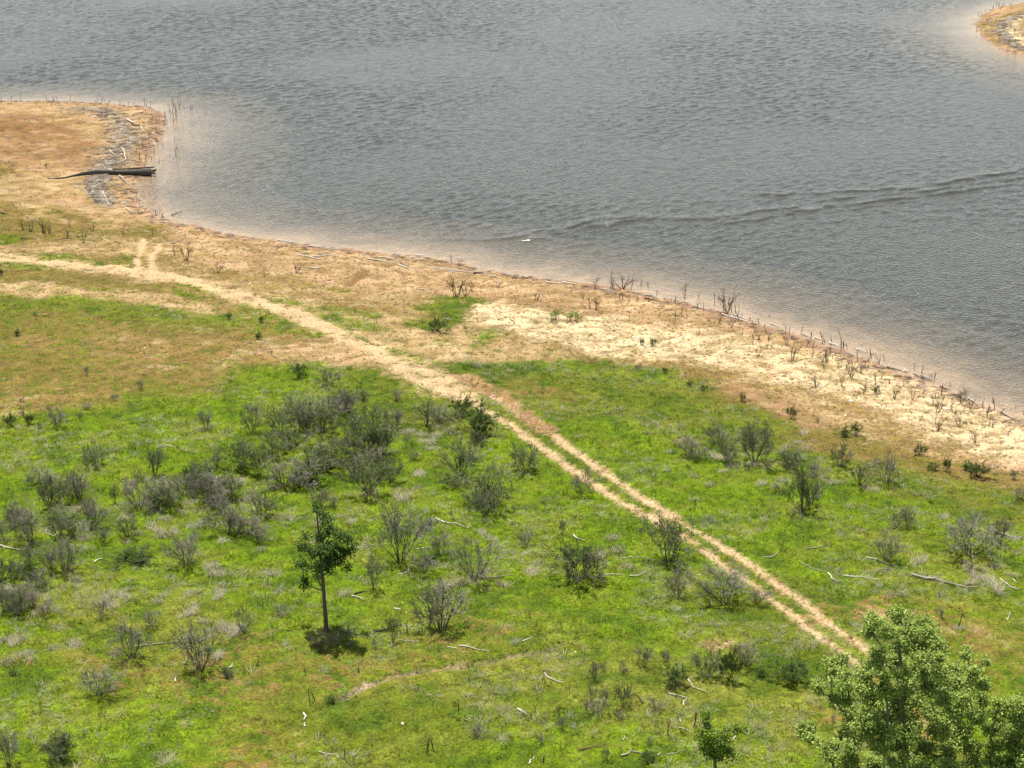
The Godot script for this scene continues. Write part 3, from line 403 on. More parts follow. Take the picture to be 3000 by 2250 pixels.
	["half", -10.69, -94.31, 1.66, 1.9, "waist-high grey twiggy half-leafed shrub in the central thicket, seventh from the left"],
	["bare", -11.06, -100.87, 2.04, 1.84, "tall bare grey twiggy shrub in the central thicket, sixth from the left"],
	["bare", -7.62, -93.19, 1.87, 1.23, "waist-high bare grey twiggy shrub in the central thicket, twelfth from the left"],
	["bare", -8.66, -92.9, 1.53, 1.72, "waist-high bare grey twiggy shrub in the central thicket, eleventh from the left"],
	["half", -18.7, -87.77, 1.6, 1.58, "waist-high grey twiggy half-leafed shrub in the left-edge thicket, eleventh from the left"],
	["half", -24.28, -87.96, 1.28, 1.41, "waist-high grey twiggy half-leafed shrub in the left-edge thicket, second from the left"],
	["bare", -25.58, -85.39, 1.33, 1.52, "waist-high bare grey twiggy shrub in the left-edge thicket, third from the left"],
	["half", -22.49, -83.71, 1.13, 1.5, "waist-high grey twiggy half-leafed shrub in the left-edge thicket, fifth from the left"],
	["bare", -16.37, -88.98, 1.29, 0.95, "waist-high bare grey twiggy shrub in the left-edge thicket, seventeenth from the left"],
	["bare", -25.77, -90.83, 1.08, 1.4, "waist-high bare grey twiggy shrub in the left-edge thicket, sixth from the left"],
	["half", -13.26, -87.11, 1.4, 1.23, "waist-high grey twiggy half-leafed shrub in the left-edge thicket, eighteenth from the left"],
	["half", -23.55, -85.4, 0.98, 1.57, "low wide grey twiggy half-leafed shrub in the left-edge thicket, fourth from the left"],
	["bare", -17.18, -89.75, 1.57, 1.19, "waist-high bare grey twiggy shrub in the left-edge thicket, sixteenth from the left"],
	["bare", -14.26, -84.85, 0.9, 1.27, "waist-high bare grey twiggy shrub in the left-edge thicket, twenty-second from the left"],
	["half", -18.15, -87.01, 1.43, 1.01, "waist-high grey twiggy half-leafed shrub in the left-edge thicket, twelfth from the left"],
	["bare", -13.02, -83.85, 0.92, 1.31, "waist-high bare grey twiggy shrub in the left-edge thicket, twenty-fourth from the left"],
	["bare", -21.84, -85.41, 1.62, 1.52, "waist-high bare grey twiggy shrub in the left-edge thicket, tenth from the left"],
	["bare", -23.59, -88.94, 1.23, 1.05, "waist-high bare grey twiggy shrub in the left-edge thicket, seventh from the left"],
	["half", -15.23, -89.18, 1.4, 1.13, "waist-high grey twiggy half-leafed shrub in the left-edge thicket, fifteenth from the left"],
	["bare", -17.81, -89.33, 1.35, 1.33, "waist-high bare grey twiggy shrub in the left-edge thicket, fifteenth from the left"],
	["half", -19.7, -83.87, 1.1, 1.02, "waist-high grey twiggy half-leafed shrub in the left-edge thicket, eighth from the left"],
	["bare", -13.61, -84.84, 0.93, 1.44, "low wide bare grey twiggy shrub in the left-edge thicket, twenty-third from the left"],
	["bare", -15.65, -87, 1.51, 1.33, "waist-high bare grey twiggy shrub in the left-edge thicket, twentieth from the left"],
	["bare", -16.11, -88.74, 1.2, 1.02, "waist-high bare grey twiggy shrub in the left-edge thicket, nineteenth from the left"],
	["half", -23.29, -83.89, 1.29, 0.95, "waist-high grey twiggy half-leafed shrub in the left-edge thicket, third from the left"],
	["bare", -19.04, -88.12, 1.11, 1.51, "waist-high bare grey twiggy shrub in the left-edge thicket, thirteenth from the left"],
	["half", 16.46, -97.05, 0.91, 1.19, "waist-high grey twiggy half-leafed shrub on the beach's grass edge, fifth from the left"],
	["half", 16.05, -96.48, 1.23, 1.05, "waist-high grey twiggy half-leafed shrub right of the wheel ruts, first from the left"],
	["half", 12.53, -99.43, 1.11, 1.25, "waist-high grey twiggy half-leafed shrub on the beach's grass edge, second from the left"],
	["bare", 10.41, -98.01, 0.98, 1.26, "waist-high bare grey twiggy shrub on the beach's grass edge, second from the left"],
	["bare", 17.49, -95.34, 0.99, 1.2, "waist-high bare grey twiggy shrub right of the wheel ruts, second from the left"],
	["half", 10.99, -97.48, 0.86, 1.06, "waist-high grey twiggy half-leafed shrub on the beach's grass edge, first from the left"],
	["bare", 12.25, -100.17, 1.39, 1, "waist-high bare grey twiggy shrub on the beach's grass edge, third from the left"],
	["bare", 14.29, -101.09, 0.82, 1.07, "waist-high bare grey twiggy shrub on the beach's grass edge, fourth from the left"],
	["half", 19.86, -94.37, 1.42, 0.93, "waist-high grey twiggy half-leafed shrub right of the wheel ruts, fifth from the left"],
	["bare", 14.41, -99.76, 1.41, 1.08, "waist-high bare grey twiggy shrub on the beach's grass edge, fifth from the left"],
	["bare", -22.77, -75.72, 1.08, 0.79, "waist-high bare grey twiggy shrub in the lower left field, eighth from the left"],
	["bare", -22.9, -77.96, 0.95, 1.05, "waist-high bare grey twiggy shrub in the lower left field, eleventh from the left"],
	["bare", -22.79, -79.9, 1.37, 1.1, "waist-high bare grey twiggy shrub in the lower left field, thirteenth from the left"],
	["bare", -23.9, -80.15, 1.25, 0.85, "waist-high bare grey twiggy shrub in the lower left field, seventh from the left"],
	["bare", -23.54, -75.92, 0.93, 0.7, "waist-high bare grey twiggy shrub in the lower left field, fourth from the left"],
	["bare", -21.79, -75.11, 0.95, 0.87, "waist-high bare grey twiggy shrub in the lower left field, twelfth from the left"],
	["bare", -22.94, -76.58, 0.74, 1.01, "small bare grey twiggy shrub in the lower left field, ninth from the left"],
	["bare", -23.46, -75.45, 1.02, 1.15, "waist-high bare grey twiggy shrub in the lower left field, third from the left"],
	["bare", -23.32, -77.15, 0.77, 0.78, "small bare grey twiggy shrub in the lower left field, sixth from the left"],
	["bare", -24.2, -78.95, 0.88, 0.9, "waist-high bare grey twiggy shrub in the lower left field, fifth from the left"]]
const TUSSOCKS := [
	[-24.15, -84.78, 0.6, "pale dry grass tussock in the left-edge thicket, first from the left"],
	[-25.55, -91.17, 1.05, "pale dry grass tussock in the left-edge thicket, second from the left"],
	[-23.9, -84.73, 0.9, "pale dry grass tussock in the left-edge thicket, third from the left"],
	[-23.6, -85.09, 0.6, "pale dry grass tussock in the left-edge thicket, fourth from the left"],
	[-23.6, -85.51, 0.91, "pale dry grass tussock in the left-edge thicket, fifth from the left"],
	[-23.19, -86.87, 0.86, "pale dry grass tussock in the left-edge thicket, sixth from the left"],
	[-22.05, -83.45, 0.92, "pale dry grass tussock in the left-edge thicket, seventh from the left"],
	[-22.23, -84.75, 1.02, "pale dry grass tussock in the left-edge thicket, eighth from the left"],
	[-22.15, -86.59, 0.92, "pale dry grass tussock in the left-edge thicket, ninth from the left"],
	[-20.34, -86.09, 0.73, "pale dry grass tussock in the left-edge thicket, tenth from the left"],
	[-19.77, -83.25, 0.77, "pale dry grass tussock in the left-edge thicket, eleventh from the left"],
	[-20.93, -90.01, 0.85, "pale dry grass tussock in the left-edge thicket, twelfth from the left"],
	[-21.01, -90.93, 0.83, "pale dry grass tussock in the left-edge thicket, thirteenth from the left"],
	[-19.29, -84.41, 0.66, "pale dry grass tussock in the left-edge thicket, fourteenth from the left"],
	[-19.69, -88.14, 0.96, "pale dry grass tussock in the left-edge thicket, fifteenth from the left"],
	[-20.19, -91.57, 0.58, "pale dry grass tussock in the left-edge thicket, sixteenth from the left"],
	[-19.19, -86.94, 0.55, "pale dry grass tussock in the left-edge thicket, seventeenth from the left"],
	[-18.76, -85.31, 0.91, "pale dry grass tussock in the left-edge thicket, eighteenth from the left"],
	[-19.14, -87.49, 0.8, "pale dry grass tussock in the left-edge thicket, nineteenth from the left"],
	[-18.65, -87.1, 0.74, "pale dry grass tussock in the left-edge thicket, twentieth from the left"],
	[-18.17, -84.42, 0.81, "pale dry grass tussock in the left-edge thicket, twenty-first from the left"],
	[-18.16, -84.37, 0.99, "pale dry grass tussock in the left-edge thicket, twenty-second from the left"],
	[-18.04, -84.15, 0.72, "pale dry grass tussock in the left-edge thicket, twenty-third from the left"],
	[-18.35, -86.22, 0.73, "pale dry grass tussock in the left-edge thicket, twenty-fourth from the left"],
	[-18.97, -90.94, 0.99, "pale dry grass tussock in the left-edge thicket, twenty-fifth from the left"],
	[-17.53, -84.64, 0.72, "pale dry grass tussock in the left-edge thicket, twenty-sixth from the left"],
	[-17.7, -87.4, 0.74, "pale dry grass tussock in the left-edge thicket, twenty-seventh from the left"],
	[-16.78, -83.05, 0.83, "pale dry grass tussock in the left-edge thicket, twenty-eighth from the left"],
	[-17.56, -88.33, 0.75, "pale dry grass tussock in the left-edge thicket, twenty-ninth from the left"],
	[-17.92, -91.2, 0.64, "pale dry grass tussock in the left-edge thicket, thirtieth from the left"],
	[-17.11, -88.61, 0.81, "pale dry grass tussock in the left-edge thicket, thirty-first from the left"],
	[-16.61, -85.57, 0.79, "pale dry grass tussock in the left-edge thicket, thirty-second from the left"],
	[-16.45, -90.45, 0.98, "pale dry grass tussock in the left-edge thicket, thirty-third from the left"],
	[-16.45, -91.77, 1.06, "pale dry grass tussock in the left-edge thicket, thirty-fourth from the left"],
	[-15.92, -88.94, 0.81, "pale dry grass tussock in the left-edge thicket, thirty-fifth from the left"],
	[-14.86, -83.56, 0.71, "pale dry grass tussock in the left-edge thicket, thirty-sixth from the left"],
	[-15.59, -90.11, 0.89, "pale dry grass tussock in the left-edge thicket, thirty-seventh from the left"],
	[-15.55, -91.7, 0.87, "pale dry grass tussock in the left-edge thicket, thirty-eighth from the left"],
	[-15.08, -91.13, 0.83, "pale dry grass tussock in the left-edge thicket, thirty-ninth from the left"],
	[-15.03, -91.46, 0.9, "pale dry grass tussock in the left-edge thicket, fortieth from the left"],
	[-14.39, -89.24, 1, "pale dry grass tussock in the left-edge thicket, forty-first from the left"],
	[-14.34, -90.2, 0.95, "pale dry grass tussock in the left-edge thicket, forty-second from the left"],
	[-13.61, -88.49, 0.69, "pale dry grass tussock in the left-edge thicket, forty-third from the left"],
	[-13.54, -88.93, 0.81, "pale dry grass tussock in the left-edge thicket, forty-fourth from the left"],
	[-12.71, -82.92, 0.56, "pale dry grass tussock in the left-edge thicket, forty-fifth from the left"],
	[-13.17, -90.94, 0.96, "pale dry grass tussock in the central thicket, first from the left"],
	[-12.6, -94.66, 0.83, "pale dry grass tussock in the central thicket, second from the left"],
	[-12.01, -92.02, 0.84, "pale dry grass tussock in the central thicket, third from the left"],
	[-11.69, -99.63, 0.93, "pale dry grass tussock in the central thicket, fourth from the left"],
	[-11.13, -96.87, 0.98, "pale dry grass tussock in the central thicket, fifth from the left"],
	[-10.96, -95.93, 0.6, "pale dry grass tussock in the central thicket, sixth from the left"],
	[-8.05, -90.31, 0.82, "pale dry grass tussock in the central thicket, seventh from the left"],
	[-7.99, -98.87, 0.86, "pale dry grass tussock in the central thicket, eighth from the left"],
	[-6.24, -90.14, 0.82, "pale dry grass tussock in the central thicket, ninth from the left"],
	[-6.84, -101.33, 0.7, "pale dry grass tussock in the central thicket, tenth from the left"],
	[-5.99, -89.84, 0.88, "pale dry grass tussock in the central thicket, eleventh from the left"],
	[-6.47, -99.63, 0.9, "pale dry grass tussock in the central thicket, twelfth from the left"],
	[-6.11, -100.13, 0.83, "pale dry grass tussock in the central thicket, thirteenth from the left"],
	[-22.56, -70.57, 0.87, "pale dry grass tussock in the lower left field, first from the left"],
	[-23.04, -72.54, 0.79, "pale dry grass tussock in the lower left field, second from the left"],
	[-24.07, -77.55, 0.95, "pale dry grass tussock in the lower left field, third from the left"],
	[-22.72, -72.38, 0.89, "pale dry grass tussock in the lower left field, fourth from the left"],
	[-22.44, -72.66, 0.79, "pale dry grass tussock in the lower left field, fifth from the left"],
	[-21.78, -71.2, 0.8, "pale dry grass tussock in the lower left field, sixth from the left"],
	[-21.55, -71.04, 0.88, "pale dry grass tussock in the lower left field, seventh from the left"],
	[-22.26, -75.18, 0.71, "pale dry grass tussock in the lower left field, eighth from the left"],
	[-22.05, -75.66, 0.76, "pale dry grass tussock in the lower left field, ninth from the left"],
	[-20.61, -71.86, 0.78, "pale dry grass tussock in the lower left field, tenth from the left"],
	[-20.98, -73.8, 0.77, "pale dry grass tussock in the lower left field, eleventh from the left"],
	[-21.37, -78.9, 0.73, "pale dry grass tussock in the lower left field, twelfth from the left"],
	[-19.88, -72.33, 0.74, "pale dry grass tussock in the lower left field, thirteenth from the left"],
	[-19.79, -72.03, 0.65, "pale dry grass tussock in the lower left field, fourteenth from the left"],
	[-19.39, -76.95, 0.64, "pale dry grass tussock in the lower left field, fifteenth from the left"],
	[-19.11, -76.67, 0.72, "pale dry grass tussock in the lower left field, sixteenth from the left"],
	[-18.96, -75.96, 0.96, "pale dry grass tussock in the lower left field, seventeenth from the left"],
	[-17.83, -71.55, 0.83, "pale dry grass tussock in the lower left field, eighteenth from the left"],
	[-18.58, -77.09, 0.78, "pale dry grass tussock in the lower left field, nineteenth from the left"],
	[-16.9, -76.64, 0.66, "pale dry grass tussock in the lower left field, twentieth from the left"],
	[-16.73, -77.14, 0.67, "pale dry grass tussock in the lower left field, twenty-first from the left"],
	[-15.35, -75.29, 0.82, "pale dry grass tussock in the lower left field, twenty-second from the left"],
	[-14.84, -73.15, 0.74, "pale dry grass tussock in the lower left field, twenty-third from the left"],
	[-15.53, -77.7, 0.67, "pale dry grass tussock in the lower left field, twenty-fourth from the left"],
	[-15.14, -75.63, 0.76, "pale dry grass tussock in the lower left field, twenty-fifth from the left"],
	[-15.12, -76.3, 0.74, "pale dry grass tussock in the lower left field, twenty-sixth from the left"],
	[-14.41, -74.86, 0.65, "pale dry grass tussock in the lower left field, twenty-seventh from the left"],
	[-15, -80.66, 0.86, "pale dry grass tussock in the lower left field, twenty-eighth from the left"],
	[-14.53, -79.9, 0.97, "pale dry grass tussock in the lower left field, twenty-ninth from the left"],
	[-13.25, -71.5, 0.65, "pale dry grass tussock in the lower left field, thirtieth from the left"],
	[-14.11, -77.28, 0.78, "pale dry grass tussock in the lower left field, thirty-first from the left"],
	[-14.14, -78.03, 0.7, "pale dry grass tussock in the lower left field, thirty-second from the left"],
	[-13.3, -74.22, 0.86, "pale dry grass tussock in the lower left field, thirty-third from the left"],
	[-13.2, -74, 0.8, "pale dry grass tussock in the lower left field, thirty-fourth from the left"],
	[-12.86, -73.56, 0.8, "pale dry grass tussock in the lower left field, thirty-fifth from the left"],
	[-12.74, -74.02, 0.86, "pale dry grass tussock in the lower left field, thirty-sixth from the left"],
	[-11.78, -79.8, 0.86, "pale dry grass tussock in the lower left field, thirty-seventh from the left"],
	[-5.26, -93.47, 0.98, "pale dry grass tussock between thicket and track, first from the left"],
	[-5.13, -91.47, 0.71, "pale dry grass tussock between thicket and track, second from the left"],
	[-5.35, -99.42, 0.9, "pale dry grass tussock between thicket and track, third from the left"],
	[-5.07, -98.07, 0.89, "pale dry grass tussock between thicket and track, fourth from the left"],
	[-4.81, -98.24, 0.75, "pale dry grass tussock between thicket and track, fifth from the left"],
	[-4.79, -99.16, 1.03, "pale dry grass tussock between thicket and track, sixth from the left"],
	[-4.55, -97.23, 0.88, "pale dry grass tussock between thicket and track, seventh from the left"],
	[-4.46, -99.74, 0.69, "pale dry grass tussock between thicket and track, eighth from the left"],
	[-3.84, -100.35, 0.9, "pale dry grass tussock between thicket and track, ninth from the left"],
	[9.31, -98.33, 0.65, "pale dry grass tussock on the beach's grass edge, first from the left"],
	[10.01, -100.34, 0.77, "pale dry grass tussock on the beach's grass edge, second from the left"],
	[10.48, -100.88, 0.84, "pale dry grass tussock on the beach's grass edge, third from the left"],
	[11.1, -100.02, 0.83, "pale dry grass tussock on the beach's grass edge, fourth from the left"],
	[12.04, -97.91, 0.89, "pale dry grass tussock on the beach's grass edge, fifth from the left"],
	[12.76, -101.19, 0.77, "pale dry grass tussock on the beach's grass edge, sixth from the left"],
	[12.73, -98, 0.96, "pale dry grass tussock on the beach's grass edge, seventh from the left"],
	[12.84, -96.53, 1.01, "pale dry grass tussock on the beach's grass edge, eighth from the left"],
	[13.92, -96.96, 0.88, "pale dry grass tussock on the beach's grass edge, ninth from the left"],
	[16.14, -99.22, 0.9, "pale dry grass tussock on the beach's grass edge, tenth from the left"],
	[16.13, -97.23, 0.81, "pale dry grass tussock on the beach's grass edge, eleventh from the left"],
	[16.67, -100.55, 0.77, "pale dry grass tussock on the beach's grass edge, twelfth from the left"],
	[16.86, -98.08, 0.89, "pale dry grass tussock on the beach's grass edge, thirteenth from the left"],
	[17.43, -101.14, 0.74, "pale dry grass tussock on the beach's grass edge, fourteenth from the left"],
	[17.96, -102.6, 0.85, "pale dry grass tussock on the beach's grass edge, fifteenth from the left"],
	[17.88, -100.25, 0.73, "pale dry grass tussock on the beach's grass edge, sixteenth from the left"],
	[18.37, -101.36, 0.56, "pale dry grass tussock on the beach's grass edge, seventeenth from the left"],
	[18.22, -98.04, 0.75, "pale dry grass tussock on the beach's grass edge, eighteenth from the left"],
	[19.34, -97.35, 0.54, "pale dry grass tussock on the beach's grass edge, nineteenth from the left"],
	[21.07, -97.82, 0.65, "pale dry grass tussock on the beach's grass edge, twentieth from the left"],
	[4.01, -100.2, 0.63, "pale dry grass tussock right of the wheel ruts, first from the left"],
	[8.95, -95.2, 0.57, "pale dry grass tussock right of the wheel ruts, second from the left"],
	[10.42, -94.72, 0.56, "pale dry grass tussock right of the wheel ruts, third from the left"],
	[10.11, -91.18, 0.58, "pale dry grass tussock right of the wheel ruts, fourth from the left"],
	[11.31, -93.35, 0.75, "pale dry grass tussock right of the wheel ruts, fifth from the left"],
	[12.22, -95.58, 0.63, "pale dry grass tussock right of the wheel ruts, sixth from the left"],
	[14.16, -93.8, 0.82, "pale dry grass tussock right of the wheel ruts, seventh from the left"],
	[14.88, -96.41, 0.64, "pale dry grass tussock right of the wheel ruts, eighth from the left"],
	[14.96, -93.9, 0.86, "pale dry grass tussock right of the wheel ruts, ninth from the left"],
	[15.54, -94.6, 0.76, "pale dry grass tussock right of the wheel ruts, tenth from the left"],
	[17.68, -96.68, 0.88, "pale dry grass tussock right of the wheel ruts, eleventh from the left"],
	[18.04, -95.27, 0.93, "pale dry grass tussock right of the wheel ruts, twelfth from the left"],
	[18.41, -94.61, 0.99, "pale dry grass tussock right of the wheel ruts, thirteenth from the left"],
	[20.32, -96.3, 0.74, "pale dry grass tussock right of the wheel ruts, fourteenth from the left"],
	[20.19, -94.14, 0.86, "pale dry grass tussock right of the wheel ruts, fifteenth from the left"],
	[20.49, -93.48, 0.85, "pale dry grass tussock right of the wheel ruts, sixteenth from the left"],
	[18.38, -80.91, 0.61, "pale dry grass tussock right of the wheel ruts, seventeenth from the left"],
	[19.09, -82.89, 0.83, "pale dry grass tussock right of the wheel ruts, eighteenth from the left"],
	[18.77, -80.05, 0.69, "pale dry grass tussock right of the wheel ruts, nineteenth from the left"],
	[19.29, -80, 0.72, "pale dry grass tussock right of the wheel ruts, twentieth from the left"],
	[21.11, -84.18, 0.96, "pale dry grass tussock right of the wheel ruts, twenty-first from the left"],
	[22.59, -90.52, 0.7, "pale dry grass tussock right of the wheel ruts, twenty-second from the left"],
	[21.48, -82.09, 0.76, "pale dry grass tussock right of the wheel ruts, twenty-third from the left"],
	[21.45, -80.37, 0.69, "pale dry grass tussock right of the wheel ruts, twenty-fourth from the left"],
	[23.79, -90.16, 0.64, "pale dry grass tussock right of the wheel ruts, twenty-fifth from the left"],
	[21.4, -76.69, 0.72, "pale dry grass tussock right of the wheel ruts, twenty-sixth from the left"],
	[23.55, -84.1, 0.87, "pale dry grass tussock right of the wheel ruts, twenty-seventh from the left"],
	[23.57, -83.59, 0.87, "pale dry grass tussock right of the wheel ruts, twenty-eighth from the left"],
	[23.26, -81.89, 0.76, "pale dry grass tussock right of the wheel ruts, twenty-ninth from the left"],
	[23.53, -82.64, 0.74, "pale dry grass tussock right of the wheel ruts, thirtieth from the left"],
	[23.6, -82.81, 0.83, "pale dry grass tussock right of the wheel ruts, thirty-first from the left"],
	[24.23, -83.44, 0.66, "pale dry grass tussock right of the wheel ruts, thirty-second from the left"],
	[23.94, -82.3, 0.88, "pale dry grass tussock right of the wheel ruts, thirty-third from the left"],
	[24.26, -81.67, 1.11, "pale dry grass tussock right of the wheel ruts, thirty-fourth from the left"],
	[24.93, -83.86, 0.84, "pale dry grass tussock right of the wheel ruts, thirty-fifth from the left"],
	[24.46, -81.15, 1.05, "pale dry grass tussock right of the wheel ruts, thirty-sixth from the left"],
	[24.45, -80.56, 0.78, "pale dry grass tussock right of the wheel ruts, thirty-seventh from the left"],
	[25.61, -83.03, 0.62, "pale dry grass tussock right of the wheel ruts, thirty-eighth from the left"],
	[0.9, -80.99, 1.04, "pale dry grass tussock just below the ruts, first from the left"],
	[1.38, -82.27, 0.7, "pale dry grass tussock just below the ruts, second from the left"],
	[4.36, -83.12, 0.83, "pale dry grass tussock just below the ruts, third from the left"],
	[5.24, -85.48, 0.73, "pale dry grass tussock just below the ruts, fourth from the left"],
	[5.41, -84.11, 1.02, "pale dry grass tussock just below the ruts, fifth from the left"],
	[5.95, -82.08, 0.76, "pale dry grass tussock just below the ruts, sixth from the left"],
	[10.18, -82.05, 0.64, "pale dry grass tussock just below the ruts, seventh from the left"],
	[-11.31, -78.14, 0.79, "pale dry grass tussock around the lone dark tree, first from the left"],
	[-12.34, -86.87, 0.58, "pale dry grass tussock around the lone dark tree, second from the left"],
	[-11.92, -86.78, 0.67, "pale dry grass tussock around the lone dark tree, third from the left"],
	[-8.39, -70.8, 0.67, "pale dry grass tussock around the lone dark tree, fourth from the left"],
	[-8.1, -78.07, 0.84, "pale dry grass tussock around the lone dark tree, fifth from the left"],
	[-8.46, -86.44, 0.67, "pale dry grass tussock around the lone dark tree, sixth from the left"],
	[-3.48, -78.81, 0.85, "pale dry grass tussock around the lone dark tree, seventh from the left"],
	[-2.82, -79.16, 0.91, "pale dry grass tussock around the lone dark tree, eighth from the left"],
	[-2.37, -79.39, 0.85, "pale dry grass tussock around the lone dark tree, ninth from the left"],
	[-1.6, -85.65, 0.67, "pale dry grass tussock around the lone dark tree, tenth from the left"],
	[-1.06, -84.75, 0.78, "pale dry grass tussock around the lone dark tree, eleventh from the left"],
	[-0.55, -79.62, 0.8, "pale dry grass tussock around the lone dark tree, twelfth from the left"],
	[0.09, -73.47, 0.59, "pale dry grass tussock near the small tree, first from the left"]]
